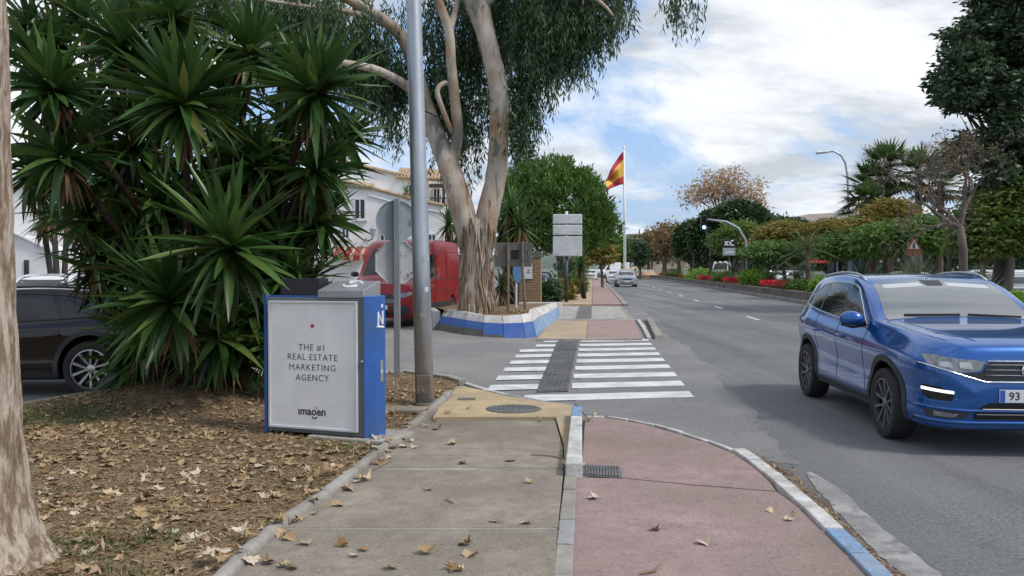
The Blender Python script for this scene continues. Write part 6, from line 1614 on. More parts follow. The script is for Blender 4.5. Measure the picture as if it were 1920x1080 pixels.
# ---- painted planter
M['pl_white'] = mat('pl_white', (0.58, 0.57, 0.54), 0.8, var=0.12, vscale=5, bump=0.3, bscale=30, var2=(0.40, 0.36, 0.32), v2scale=2.2, detail=9)
M['pl_blue'] = mat('pl_blue', (0.035, 0.105, 0.36), 0.75, var=0.2, vscale=5, bump=0.3, bscale=30, var2=(0.06, 0.12, 0.30), v2scale=2.2, detail=9)
M['pl_pale'] = mat('pl_pale', (0.17, 0.27, 0.42), 0.8, var=0.2, vscale=6, bump=0.3, bscale=30, var2=(0.25, 0.31, 0.38), v2scale=2.2, detail=9)
M['pl_grime'] = mat('pl_grime', (0.09, 0.085, 0.075), 0.9, var=0.3, vscale=7, bump=0.5, bscale=30)
po = G(930, 632)
ptr = thing('planter', 'raised tree planter with slanted wall painted white above blue', 'planter', po)
ob = [(812, 617), (838, 622), (868, 627), (905, 631), (945, 633), (985, 633.5), (1006, 631), (1026, 617), (1043, 605), (1052, 592)]
tpx = [(832, 585), (852, 588), (880, 593), (912, 598), (946, 601), (975, 601), (990, 596), (1008, 588), (1026, 580), (1036, 574)]
OB = [G(*p) - po for p in ob]
cen = Vector((-.2, 4.2, 0))
TP = []; IN = []
for i, p in enumerate(OB):
    # slanted wall: its top stands in from the foot
    d = (cen - p); d.z = 0; d.normalize()
    t = p + d * .42; t.z = .50 + .03 * math.sin(i * 1.3); TP.append(t)
    q = p + d * .66; q.z = t.z; IN.append(q)
for i in range(len(OB) - 1):
    a0, a1, t0, t1, i0, i1 = OB[i], OB[i + 1], TP[i], TP[i + 1], IN[i], IN[i + 1]
    def lv(f): return a0.lerp(t0, f), a1.lerp(t1, f)
    gsh = .006
    dv = (a1 - a0).normalized() * gsh
    def quadp(f0, f1, m_, nm, ofs=0.0):
        b0, b1 = lv(f0); c0, c1 = lv(f1); back = (cen - a0).normalized() * .12; back.z = 0
        vs = [b0 + dv, b1 - dv, c1 - dv, c0 + dv, b0 + dv + back, b1 - dv + back, c1 - dv + back, c0 + dv + back]
        MB().add(vs, [(0, 1, 2, 3), (7, 6, 5, 4), (1, 0, 4, 5), (2, 1, 5, 6), (3, 2, 6, 7), (0, 3, 7, 4)]).obj(nm, M[m_], ptr)
    grime = .30 if i < 3 else .10
    quadp(-.02, grime, 'pl_grime' if i < 4 else ('pl_blue' if i < 6 else 'pl_pale'), 'base_panel')
    quadp(grime + .004, .66, 'pl_blue' if i < 6 else 'pl_pale', 'blue_panel')
    b0, b1 = lv(.664)
    back = Vector((0, 0, -.1))
    vs = [b0 + dv, b1 - dv, t1 - dv, t0 + dv, i0 + dv, i1 - dv, i0 + dv + back, i1 - dv + back, b0 + dv + Vector((0, .25, 0)), b1 - dv + Vector((0, .25, 0))]
    MB().add(vs, [(0, 1, 2, 3), (3, 2, 5, 4), (4, 5, 7, 6)]).obj('white_panel', M['pl_white'], ptr)
# red scrawl on the white band
sc_ = MB(); b0 = OB[0].lerp(TP[0], .85); b1 = OB[2].lerp(TP[2], .85)
pts = []
for k, (u, v) in enumerate(((0.05, -.06), (.08, .07), (.14, -.05), (.2, .07), (.25, -.06), (.34, -.03), (.36, .04), (.42, -.04), (.5, .02), (.56, -.02), (.75, .0))):
    c = b0.lerp(b1, u * .8); c = c + Vector((0, -.03, v + .02)); pts.append(c)
sc_.tube(pts, .012, 4); sc_.obj('graffiti', mat('graffiti', (.33, .12, .10), .8), ptr)
soilp = IN + [Vector((IN[-1].x - 1.0, 8.5, .45)), Vector((-2.6, 8.0, .45))]
mb = MB(); n = len(soilp); mb.add([Vector((p.x, p.y, .44)) for p in soilp], [tuple(range(n))]); mb.obj('soil', M['soil'], ptr)
# sides running back
bkq = [IN[0], Vector((-2.6, 8.0, .45)), Vector((IN[-1].x - 1.0, 8.5, .45)), IN[-1]]
for a, b in ((Vector((-2.6, 8.0, 0)), OB[0]), (OB[-1], Vector((IN[-1].x - .9, 8.6, 0))), (Vector((IN[-1].x - .9, 8.6, 0)), Vector((-2.6, 8.0, 0)))):
    d = (b - a).normalized(); nrm = Vector((-d.y, d.x, 0)) * .2; L = (b - a).length; k = max(1, int(L / 1.2))
    for j in range(k):
        p, q = a.lerp(b, j / k), a.lerp(b, (j + 1) / k - .006)
        MB().prism([(p.x, p.y), (q.x, q.y), (q.x + nrm.x, q.y + nrm.y), (p.x + nrm.x, p.y + nrm.y)], -.02, .47).obj('wall_panel', M['pl_white'], ptr, bevel=.02)
V, Fq = leaves(np.array(po) + np.array([-.1, 2.4, .45]) + rng.uniform(-1, 1, (700, 3)) * np.array([.9, .7, .01]), unit(rng.normal(size=(700, 3)) * np.array([1, 1, .4])), .10, .03)
tag(link('planter_litter', fast_mesh('planter_litter', V, Fq), M['litter']), kind='stuff', label='dry leaf litter on the planter soil', cat='litter')
# ---- arrow sign seen from behind, on two rusty posts, and a blue round sign edge on
ab = Vector((grounded(962, 23.6).x, 23.6, .42))
ars = thing('arrow_sign', 'dark grey rectangular sign seen from behind on two brown posts', 'road sign', ab)
ars.rotation_euler.z = math.radians(-6)
k_ = 23.6 / F_PX
zA = lambda py: at(960, py, 23.6).z - .42
MB().box(-35 * k_, 35 * k_, .0, .03, zA(500), zA(455)).obj('plate', M['sign_dark'], ars, bevel=.012)
pp = [(-30, 478), (-20, 468), (28, 468), (30, 488), (-20, 488)]
out_ = MB()
for a, b in zip(pp, pp[1:] + pp[:1]): out_.tube([Vector((a[0] * k_, -.004, zA(a[1]))), Vector((b[0] * k_, -.004, zA(b[1])))], .012, 5)
out_.obj('arrow_rib', M['rust_post'], ars)
MB().box(-3 * k_, 11 * k_, -.012, .0, zA(486), zA(468)).obj('bracket', M['black'], ars)
MB().tube([Vector((-.135, -.03, -.12)), Vector((-.14, -.03, zA(456)))], .04, 10).obj('post', M['rust_post'], ars)
MB().tube([Vector((.36, -.03, -.12)), Vector((.27, -.03, zA(500))), Vector((.26, -.03, zA(453)))], .04, 10).obj('post', M['rust_post'], ars)
bb = Vector((grounded(970, 24.6).x, 24.6, .42))
bsg = thing('blue_sign', 'narrow blue round sign turned nearly edge on between the two posts', 'road sign', bb, math.radians(62))
zB = lambda py: at(970, py, 24.6).z - .42
MB().lathe([(.29, -.012), (.30, 0), (.29, .012)], 28, Matrix.Translation((0, 0, zB(512))) @ RX).obj('disc', mat('sign_blue', (.05, .13, .25), .5), bsg)
MB().tube([Vector((0, .04, -.1)), Vector((0, .04, zB(497)))], .035, 10).obj('post', M['alu_pale'], bsg)
# ---- ochre brick kiosk with placard
M['kiosk'] = mat('kiosk', (0.30, 0.205, 0.115), 0.85, var=0.2, vscale=6, bump=0.3, bscale=30)
M['kiosk_joint'] = mat('kiosk_joint', (0.15, 0.10, 0.055), 0.9)
kb = Vector((grounded(985, 30).x, 30, 0.0))
kio = thing('brick_kiosk', 'small ochre brick kiosk pillar with a white placard behind the arrow sign', 'kiosk', kb, math.radians(-4))
k_ = 30 / F_PX
zK = lambda py: at(985, py, 30).z
x0_, x1_ = -36 * k_, 29 * k_
MB().box(x0_ + .02, x1_ - .02, .02, .9, 0, zK(483)).obj('core', M['kiosk_joint'], kio)
course = MB(); z = .10; r_i = 0
rows_n = 0
while z < zK(484):
    xx = x0_ - (0 if r_i % 2 else .12)
    while xx < x1_ - .02:
        a = max(x0_, xx); b = min(x1_, xx + .235)
        if b - a > .03: MB().box(a, b, 0, .1, z, z + .075).obj('brick', M['kiosk'], kio)
        xx += .25
    z += .092; r_i += 1
MB().box(x1_ - .1, x1_ + .001, .1, .9, .1, zK(483)).obj('side_wall', M['kiosk'], kio)
MB().box(x0_ - .05, x1_ + .04, -.05, .95, 0, .10).obj('plinth', M['concrete_pale'], kio, bevel=.01)
MB().box(14 * k_, x1_ + .02, -.03, .93, zK(483), zK(473)).obj('cap', M['sign_dark'], kio, bevel=.01)
plc = MB().box(-18 * k_, 13 * k_, -.035, -.005, zK(523), zK(495)).obj('placard', M['plate_white'], kio, bevel=.005)
MB().tube([Vector((4 * k_, -.037, zK(508))), Vector((6 * k_, -.037, zK(505))), Vector((8 * k_, -.037, zK(508)))], .012, 4).obj('placard_mark', M['ink'], plc)
MB().box(2 * k_, 10 * k_, -.038, -.035, zK(512), zK(510.5)).obj('placard_line', M['sign_dark'], plc)
# ---- three stacked boards on a dark post
pb_ = G(1062, 566, .10)
brd = thing('direction_boards', 'three stacked pale grey boards seen from behind on a dark post', 'road sign', pb_, math.radians(-3))
k_ = pb_.y / F_PX
zC = lambda py: at(1062, py, pb_.y).z - .10
MB().tube([Vector((0, .0, -.1)), Vector((0, 0, zC(478)))], .085, 14).obj('post', M['dark_post'], brd, smooth=True)
MB().tube([Vector((0, .0, zC(478))), Vector((0, 0, zC(396)))], .07, 12).obj('mast', M['alu_pale'], brd, smooth=True)
for y0_, y1_ in ((402, 420), (422, 441), (443.5, 480.5)):
    bo = MB().box(-25.5 * k_, 29 * k_, -.15, -.075, zC(y1_), zC(y0_)).obj('board', M['alu_pale'], brd, bevel=.05, bseg=3)
    MB().box(20 * k_, 21.5 * k_, -.155, -.15, zC(y1_ - 4), zC(y1_ - 6)).obj('bolt', M['ink'], bo)
    MB().box(-20 * k_, -16 * k_, -.155, -.15, zC(y1_ - 3), zC(y1_ - 4)).obj('maker_mark', M['sign_dark'], bo)
# little cabinet on the far pavement
cb = G(1091, 532, .1)
cbt = thing('utility_cabinet', 'small pale cabinet with ochre panel at the far end of the pavement', 'cabinet', cb)
k_ = cb.y / F_PX
MB().box(-8 * k_, 8 * k_, 0, .5, 0, 20 * k_).obj('case', M['kerb_grey'], cbt, bevel=.03)
MB().box(-6 * k_, 5 * k_, -.02, .01, 3 * k_, 16 * k_).obj('door', M['concrete_yellow'], cbt)
MB().box(6 * k_, 8.6 * k_, -.03, .52, 0, 20.6 * k_).obj('post', M['rust_post'], cbt)
# ================================================================ FLAG, ROUNDABOUT
FY = 140
fb = grounded(1172, FY)
fl = thing('flagpole', 'tall white flagpole rising from the roundabout', 'flagpole', fb)
ftop = at(1170, 279, FY) - fb
MB().tube([Vector((0, 0, 0)), ftop], [.26, .16], 12).obj('pole', M['white_print'], fl, smooth=True)
MB().lathe([(.1, 0), (.25, .2), (.1, .45)], 12, Matrix.Translation(ftop)).obj('finial', M['chrome'], fl)
M['flag_red'] = mat('flag_red', (0.42, 0.03, 0.045), .7); M['flag_yellow'] = mat('flag_yellow', (0.70, 0.42, 0.08), .7)
nu, nv = 26, 24
V = []
for i in range(nu + 1):
    for j in range(nv + 1):
        u, v = i / nu, j / nv
        px = 1169 - 35 * u ** .9 + 4 * u * (v - .2) + 1.5 * math.sin(u * 9 + v * 4) * u
        py = 284 + 62 * v * (1 - .45 * u) + 58 * u ** 1.15 * (1 - .35 * v) + 6 * u * math.sin(v * 9)
        Yd = FY - .3 + 1.3 * math.sin(u * 8 + v * 5) * u + .6 * math.sin(v * 11 + u * 3) * u
        V.append(tuple(at(px, py, Yd)))
Fq = []; mi = []
for i in range(nu):
    for j in range(nv):
        a = i * (nv + 1) + j; Fq.append((a, a + 1, a + nv + 2, a + nv + 1)); mi.append(1 if .25 < (j + .5) / nv < .75 else 0)
fme = fast_mesh('flag', np.array(V) - np.array(at(1169, 315, FY)), Fq, True)
flag = link('flag', fme, [M['flag_red'], M['flag_yellow']], None, at(1169, 315, FY))
fme.polygons.foreach_set('material_index', mi)
so = flag.modifiers.new('thickness', 'SOLIDIFY'); so.thickness = .02
tag(flag, 'red and yellow striped national flag hanging from the tall flagpole', 'flag')
crest = MB(); cm = V[8 * (nv + 1) + 11]
c0 = Vector(cm) - Vector(at(1169, 315, FY))
for dx_, dz_, w_, h_ in ((0, 0, .35, .5), (-.45, -.05, .1, .55), (.45, .05, .1, .55), (0, .42, .25, .16)):
    crest.box(c0.x + dx_ - w_ / 2, c0.x + dx_ + w_ / 2, c0.y - .9, c0.y - .84, c0.z + dz_ - h_ / 2, c0.z + dz_ + h_ / 2)
rb_ = Vector((grounded(1172, FY).x, FY, 0))
ro = thing('roundabout_plinth', 'low round pale plinth with planted rim at the foot of the flagpole', 'plinth', rb_)
MB().lathe([(5.0, 0), (5.2, .5), (4.9, 1.0), (3.0, 1.1), (2.6, 1.5), (.3, 1.6)], 32).obj('basin', mat('plinth', (.42, .30, .19), .9, var=.15), ro)
MB().lathe([(4.9, 1.0), (4.7, 1.35), (2.8, 1.4)], 32).obj('rim', M['concrete_pale'], ro)
for a in range(5): MB().box(-.4 + a * .02, .4, -.4, .4, 1.5, 2.6, Matrix.Rotation(a * 1.2, 4, 'Z') @ Matrix.Translation((1.5, 0, 0))).obj('pedestal', M['white_print'], ro, bevel=.05)
# ================================================================ LAMPS AND SIGNALS RIGHT
lb = grounded(1593, 60)
sl2 = thing('street_lamp', 'tall grey street lamp with curved arm against the sky', 'street lamp', lb)
q = lambda px, py: at(px, py, 60) - lb
MB().tube([Vector((0, 0, 0)), q(1593, 480), q(1592, 400), q(1589, 330), q(1585, 305), q(1577, 291), q(1565, 284), q(1552, 284)], [.12, .11, .095, .08, .075, .07, .065, .06], 10).obj('pole', M['galv'], sl2, smooth=True)
hd_ = q(1543, 286)
MB().add([hd_ + Vector(v) for v in ((-.5, -.16, 0), (.5, -.12, .08), (.5, .12, .08), (-.5, .16, 0), (-.42, -.10, -.14), (.4, -.08, -.03), (.4, .08, -.03), (-.42, .10, -.14), (-.4, -.1, .1), (.45, -.08, .15), (.45, .08, .15), (-.4, .1, .1))], [(0, 1, 9, 8), (1, 2, 10, 9), (2, 3, 11, 10), (3, 0, 8, 11), (8, 9, 10, 11), (0, 4, 5, 1), (1, 5, 6, 2), (2, 6, 7, 3), (3, 7, 4, 0), (4, 7, 6, 5)]).obj('lamp_head', M['alu_pale'], sl2)
M['signal_green'] = mat('signal_green', (.1, .5, .5), .4, emit=(.35, .75, 1.0), estr=2.0)
def signal(label, bpx, Y, mast, hpx, hpy, green=True):
    b = grounded(bpx, Y); root = thing('traffic_light', label, 'traffic light', b)
    MB().tube([Vector((0, 0, 0))] + [at(x, y, Y) - b for x, y in mast], .075, 8).obj('mast', M['galv_flat'] if green else M['dark_post'], root, smooth=True)
    c = at(hpx, hpy, Y) - b
    hd = MB().box(c.x - .19, c.x + .19, c.y - .16, c.y + .16, c.z - .5, c.z + .5).obj('signal_head', M['black'], root, bevel=.04)
    for k, mt in enumerate(('plastic_dark', 'plastic_dark', 'signal_green' if green else 'plastic_dark')):
        MB().lathe([(.12, 0), (.12, .03), (.06, .04)], 14, Matrix.Translation((c.x, c.y - .16, c.z + .3 - .3 * k)) @ RX).obj('lens', M[mt], hd)
        MB().lathe([(.145, 0), (.145, .16)], 14, Matrix.Translation((c.x, c.y - .16, c.z + .3 - .3 * k)) @ RX, cap=False).obj('visor', M['black'], hd)
signal('traffic light with lit lens hanging from a curved mast over the median', 1400, 56, [(1400, 480), (1398, 450), (1385, 428), (1362, 416), (1322, 411)], 1319, 418)
signal('dark unlit traffic light on a straight post beside the slim palm', 1331, 80, [(1331, 470), (1329, 430)], 1329, 436, False)
signal('traffic light held on an arm beside the flagpole', 1128, 84, [(1128, 470), (1128, 430), (1140, 427), (1160, 428)], 1163, 431, False)
b = grounded(1367, 66); ds = thing('direction_sign', 'black direction sign with white symbols above a grey panel on the median', 'road sign', b)
k_ = 66 / F_PX; zz_ = lambda py: at(1367, py, 66).z
MB().tube([Vector((0, .05, 0)), Vector((0, .05, zz_(450)))], .05, 8).obj('post', M['dark_post'], ds)
bp_ = MB().box(-13 * k_, 13 * k_, -.03, .03, zz_(464), zz_(449)).obj('panel', M['black'], ds, bevel=.02)
gp_ = MB().box(-12 * k_, 12 * k_, -.03, .03, zz_(479), zz_(465)).obj('panel', M['galv_flat'], ds, bevel=.02)
sy = MB(); wz = lambda u, v: Vector((u * k_, -.045, zz_(456.5 + v)))
for a, c in (((-9, -4), (-4, 4)), ((-9, 4), (-4, -4)), ((3, 5), (3, -5)), ((3, -5), (8, -5)), ((4, 3), (9, 4))): sy.tube([wz(*a), wz(*c)], .04, 5)
sy.tube([wz(-2 + 3 * math.cos(t), 3 * math.sin(t)) for t in np.linspace(0, 2 * PI, 12)], .03, 5)
sy.obj('symbols', M['white_print'], bp_)
MB().box(-8 * k_, 8 * k_, -.04, -.03, zz_(474), zz_(472)).obj('line', M['white_print'], gp_)
def tri_sign(label, b, Y, cx, cy, r, backing=False):
    root = thing('warning_sign', label, 'road sign', b); k_ = Y / F_PX
    c = at(cx, cy, Y) - Vector(b)
    MB().tube([Vector((c.x, .05, 0)), Vector((c.x, .05, c.z + r * .5 * k_))], .035, 8).obj('post', M['galv_flat'], root)
    def tri(s, y0, y1, m_, nm, par):
        R_ = r * s * k_; p = [(c.x + R_ * math.sin(a), c.z + R_ * math.cos(a)) for a in (0, 2 * PI / 3, 4 * PI / 3)]
        return MB().add([(x, y0, z) for x, z in p] + [(x, y1, z) for x, z in p], [(0, 1, 2), (5, 4, 3), (0, 3, 4, 1), (1, 4, 5, 2), (2, 5, 3, 0)]).obj(nm, m_, par)
    pl_ = tri(1.0, -.02, .02, M['sign_red'] if not backing else M['sign_brown'], 'plate', root)
    tri(.66, -.03, -.021, M['white_print'], 'field', pl_)
    fg = MB(); w = lambda u, v: Vector((c.x + u * r * k_, -.035, c.z + v * r * k_))
    for a, d_ in (((.0, .30), (.0, .02)), ((0, .02), (-.13, -.24)), ((0, .02), (.14, -.24)), ((0, .2), (-.14, .05)), ((0, .2), (.14, .08))): fg.tube([w(*a), w(*d_)], .05 * r * k_, 5)
    fg.lathe([(.07 * r * k_, 0), (.07 * r * k_, .01)], 10, Matrix.Translation(w(0, .37)) @ RX)
    fg.obj('walking_figure', M['ink'], pl_)
    if backing: MB().box(c.x - r * .8 * k_, c.x + r * .8 * k_, -.02, .02, c.z - r * 1.1 * k_, c.z - r * .52 * k_).obj('lower_panel', M['sign_brown'], root)
M['sign_red'] = mat('sign_red', (.45, .05, .04), .5); M['sign_brown'] = mat('sign_brown', (.30, .09, .045), .6)
tri_sign('red bordered triangular pedestrian warning sign by the far left yucca', grounded(138, 24), 24, 138, 460, 17)
tri_sign('brown edged triangular warning sign above the blue grey spiky plant', grounded(1713, 34), 34, 1713, 461, 17, True)
# bus shelter
b = grounded(1592, 54); bs_ = thing('bus_shelter', 'grey framed bus shelter with a blue end panel beyond the parked cars', 'bus shelter', b)
k_ = 54 / F_PX; zz_ = lambda py: at(1592, py, 54).z
MB().box(-29 * k_, 20 * k_, -.5, 1.0, zz_(465), zz_(460)).obj('roof', M['galv_flat'], bs_, bevel=.02)
for x in (-26, 0): MB().box(x * k_ - .05, x * k_ + .05, -.4, -.3, 0, zz_(465)).obj('post', M['galv_flat'], bs_)
MB().box(-25 * k_, -3 * k_, .9, .93, .5, zz_(466)).obj('glass_pane', M['glass'], bs_)
pn = MB().box(4 * k_, 30 * k_, -.3, .1, .2, zz_(463)).obj('end_panel', M['plate_blue'], bs_, bevel=.03)
MB().lathe([(.22, 0), (.22, .02)], 18, Matrix.Translation((20 * k_, -.31, zz_(473))) @ RX).obj('round_mark', M['concrete_yellow'], pn)
b = grounded(1538, 66); rbd = thing('billboard', 'small red billboard with white scrawl behind the silver parked car', 'billboard', b)
k_ = 66 / F_PX; zz_ = lambda py: at(1538, py, 66).z
bb_ = MB().box(-20 * k_, 20 * k_, 0, .1, zz_(493), zz_(472)).obj('panel', mat('bill_red', (.50, .06, .045), .6), rbd)
for x in (-17, 17): MB().tube([Vector((x * k_, .15, 0)), Vector((x * k_, .15, zz_(474)))], .06, 8).obj('post', M['dark_post'], rbd)
w = MB(); w.tube([Vector((u * k_, -.02, zz_(482 + v))) for u, v in ((-11, 2), (-8, -3), (-6, 2), (-3, -1), (0, 2), (2, -2), (5, 1), (8, -2), (12, 0))], .06, 5); w.obj('scrawl', M['white_print'], bb_)
# ================================================================ BUILDINGS
M['render_white'] = mat('render_white', (0.74, 0.73, 0.71), 0.85, var=0.06, vscale=1.5, bump=0.15, bscale=30, var2=(0.66, 0.65, 0.62), v2scale=.5)
M['roof_tile'] = mat('roof_tile', (0.40, 0.285, 0.18), 0.85, var=0.25, vscale=5, bump=.3)
M['wood_dark'] = mat('wood_dark', (0.045, 0.03, 0.022), 0.7, var=.2)
M['frame_white'] = mat('frame_white', (.6, .6, .6), .5)
BY = 44.0
wbb = Vector((grounded(760, BY).x, BY, 0))
wb_ = thing('white_building', 'white rendered terrace building with tiled eaves and a dark wooden balcony', 'building', wbb)
def Bp(px, py, dY=0.0): return at(px, py, BY + dY) - wbb
def wall_poly(pts, d0, thick, nm, m_, parent=wb_, dirn=1):
    vs = [Bp(x, y, d0) for x, y in pts]; n = len(vs)
    b2 = [v + Vector((0, thick, 0)) for v in vs]
    mb = MB().add(vs + b2, [tuple(range(n)), tuple(reversed(range(n, 2 * n)))] + [(i, i + n, (i + 1) % n + n, (i + 1) % n) for i in range(n)])
    o = mb.obj(nm, m_, parent)
    bm = bmesh.new(); bm.from_mesh(o.data); bmesh.ops.recalc_face_normals(bm, faces=bm.faces); bm.to_mesh(o.data); bm.free()
    return o
gy = 503 + 1560 * 1.62 / BY
wall_poly([(600, gy), (832, gy), (832, 385), (770, 372), (690, 350), (600, 330)], 0, 4.0, 'wall', M['render_white'])
wall_poly([(600, 345), (695, 350), (800, 384), (800, 335), (740, 325), (660, 306), (600, 296)], 1.6, 4.0, 'upper_wall', M['render_white'])
wall_poly([(795, 400), (880, 400), (880, 338), (795, 338)], 3.2, 3.0, 'wing_wall', M['render_white'])
# parapet caps and mouldings
for pts, d0, r in (([(600, 330), (690, 350), (770, 372), (832, 385)], -.05, .10), ([(690, 366), (770, 388), (832, 399)], -.04, .05), ([(600, 296), (660, 306), (740, 325), (790, 333)], 1.5, .10)):
    MB().tube([Bp(x, y, d0) for x, y in pts], r, 6).obj('moulding', M['roof_tile'] if r > .08 else M['frame_white'], wb_)
# tiled eaves: rows of half round tiles
ev = thing_none = None
er = link('roof', None, parent=wb_, loc=(0, 0, 0))
def eaves(x0, x1, y0, y1, d0, depth, n):
    tile = None
    for k in range(n):
        t = (k + .5) / n
        a = Bp(x0 + (x1 - x0) * t, y0 + (y1 - y0) * t, d0); b = a + Vector((0, depth, .45 * depth))
        MB().tube([a, a.lerp(b, .5), b], .085, 6).obj('tile', M['roof_tile'], er)
    a0, a1 = Bp(x0, y0, d0 + .05), Bp(x1, y1, d0 + .05)
    up_ = Vector((0, depth, .45 * depth)); dn = Vector((0, 0, -.10))
    MB().add([a0, a1, a1 + up_, a0 + up_, a0 + dn, a1 + dn, a1 + up_ + dn, a0 + up_ + dn], [(0, 1, 2, 3), (7, 6, 5, 4), (0, 4, 5, 1), (1, 5, 6, 2), (2, 6, 7, 3), (3, 7, 4, 0)]).obj('roof_deck', M['concrete_yellow'], er)
eaves(742, 850, 333, 338, 1.2, 1.5, 17)
eaves(640, 700, 346, 352, -.2, .5, 10)
# pergola and balcony at right
pg = link('balcony', None, parent=wb_, loc=(0, 0, 0))
MB().box(Bp(805, 345, 1.0).x, Bp(862, 345, 1.0).x, .9, 1.1, Bp(805, 352, 1).z, Bp(805, 345, 1).z).obj('beam', M['wood_dark'], pg)
for x in (832, 845, 858):
    a = Bp(x, 350, 1.0); b = Bp(x, 388, 1.0); MB().box(a.x - .07, a.x + .07, .93, 1.07, b.z, a.z).obj('post', M['wood_dark'], pg)
a, b = Bp(807, 371, .8), Bp(858, 371, .8)
for zz_ in (Bp(807, 371, .8).z, Bp(807, 386, .8).z): MB().tube([Vector((a.x, .8, zz_)), Vector((b.x, .8, zz_))], .035, 6).obj('rail', M['wood_dark'], pg)
for k in range(22):
    x = a.x + (b.x - a.x) * k / 21; MB().tube([Vector((x, .8, Bp(807, 386, .8).z)), Vector((x, .8, a.z))], .018, 5).obj('baluster', M['wood_dark'], pg)
wall_poly([(800, 400), (864, 400), (864, 388), (800, 388)], .7, 2.5, 'balcony_floor', M['render_white'], pg)
def window(px0, px1, py0, py1, d0, m_='glass', lines=1):
    a, b = Bp(px0, py1, d0), Bp(px1, py0, d0)
    w = MB()
    for (x0, x1, z0, z1) in ((a.x, b.x, b.z - .07, b.z), (a.x, b.x, a.z, a.z + .07), (a.x, a.x + .07, a.z + .07, b.z - .07), (b.x - .07, b.x, a.z + .07, b.z - .07)): w.box(x0, x1, a.y - .06, a.y + .02, z0, z1)
    f = w.obj('window', M['frame_white'], wb_)
    MB().box(a.x + .07, b.x - .07, a.y - .02, a.y + .01, a.z + .07, b.z - .07).obj('pane', M[m_], f)
    for k in range(lines):
        x = a.x + (b.x - a.x) * (k + 1) / (lines + 1); MB().box(x - .03, x + .03, a.y - .05, a.y - .02, a.z + .07, b.z - .07).obj('mullion', M['frame_white'], f)
    MB().box(a.x - .08, b.x + .08, a.y - .14, a.y + .01, a.z - .08, a.z).obj('sill', M['frame_white'], f)
window(664, 686, 372, 412, -.0); window(640, 656, 420, 448, -.0); window(712, 730, 430, 470, 0.0); window(802, 818, 438, 462, -.0, lines=1); window(812, 826, 352, 384, 3.2); window(765, 785, 345, 372, 1.6)
MB().box(Bp(780, 470).x, Bp(830, 470).x, -.3, -.02, Bp(780, 462).z - .1, Bp(780, 462).z).obj('ledge', M['frame_white'], wb_)
# wall lantern
lt = thing('wall_lantern', 'old style wall lantern on a bracket of the white building', 'lantern', wbb + Bp(700, 446, -.1))
q = lambda px, py, d=-.5: Bp(px, py, d) - Bp(700, 446, -.1)
MB().tube([q(684, 448, -.02), q(690, 452, -.4), q(698, 448), q(699, 444)], .03, 6).obj('bracket', M['black'], lt)
MB().lathe([(.10, 0), (.18, .38), (.20, .40), (.06, .55), (.03, .62)], 6, Matrix.Translation(q(699.5, 444))).obj('lamp_glass', M['galv_flat'], lt)
# red awning and shop front
aw = thing('awning', 'red striped awning low on the white building behind the yucca leaves', 'awning', wbb + Bp(655, 470, -1.0))
a, b = Bp(628, 462, -.05) - Bp(655, 470, -1), Bp(700, 462, -.05) - Bp(655, 470, -1)
for k in range(12):
    x0 = a.x + (b.x - a.x) * k / 12; x1 = a.x + (b.x - a.x) * (k + 1) / 12 - .01
    MB().add([(x0, a.y, a.z), (x1, a.y, a.z), (x1, -.2, a.z - .45), (x0, -.2, a.z - .45), (x1, -.2, a.z - .75), (x0, -.2, a.z - .75), (x0, a.y, a.z - .03), (x1, a.y, a.z - .03)], [(0, 1, 2, 3), (3, 2, 4, 5), (6, 7, 1, 0)]).obj('awning_panel', M['paint_red'] if k % 3 else M['concrete_yellow'], aw)
# potted plant on the terrace
shp = wbb + Bp(762, 372, .1)
fern = thing('terrace_plant', 'small leafy potted plant on the terrace parapet', 'plant', shp)
MB().lathe([(.12, 0), (.18, .3)], 10).obj('pot', M['roof_tile'], fern)
V, Fq = rosette(40, .75, .07, 5, 110, .3); link('foliage', fast_mesh('foliage', V + np.array([0, 0, .3]), Fq), M['tree_mid'], fern)
# white gabled house far left
HY = 38.0
hb = Vector((grounded(100, HY).x, HY, 0)); hs = thing('white_house', 'plain white gabled house behind the parked cars at left', 'building', hb)
Hq = lambda px, py, d=0: at(px, py, HY + d) - hb
gyh = 503 + 1560 * 1.62 / HY
def hpoly(pts, d0, th, nm, m_):
    vs = [Hq(x, y, d0) for x, y in pts]; n = len(vs); b2 = [v + Vector((0, th, 0)) for v in vs]
    o = MB().add(vs + b2, [tuple(range(n)), tuple(reversed(range(n, 2 * n)))] + [(i, i + n, (i + 1) % n + n, (i + 1) % n) for i in range(n)]).obj(nm, m_, hs)
    bm = bmesh.new(); bm.from_mesh(o.data); bmesh.ops.recalc_face_normals(bm, faces=bm.faces); bm.to_mesh(o.data); bm.free()
hpoly([(-60, gyh), (340, gyh), (340, 380), (-60, 340)], 2, 5, 'back_wall', M['render_white'])
hpoly([(-60, gyh), (110, gyh), (110, 478), (30, 440), (-60, 440)], 0, 1.9, 'wall', M['render_white'])
MB().tube([Hq(-60, 438, -.1), Hq(30, 438, -.1), Hq(113, 478, -.1)], .10, 6).obj('verge', M['frame_white'], hs)
MB().tube([Hq(-60, 338, 1.9), Hq(340, 378, 1.9)], .14, 6).obj('eave', M['concrete_yellow'], hs)
a = Hq(50, 504, -.02); MB().box(a.x - .1, a.x + .1, a.y - .05, a.y + .02, a.z - .3, a.z + .4).obj('window', M['glass'], hs)
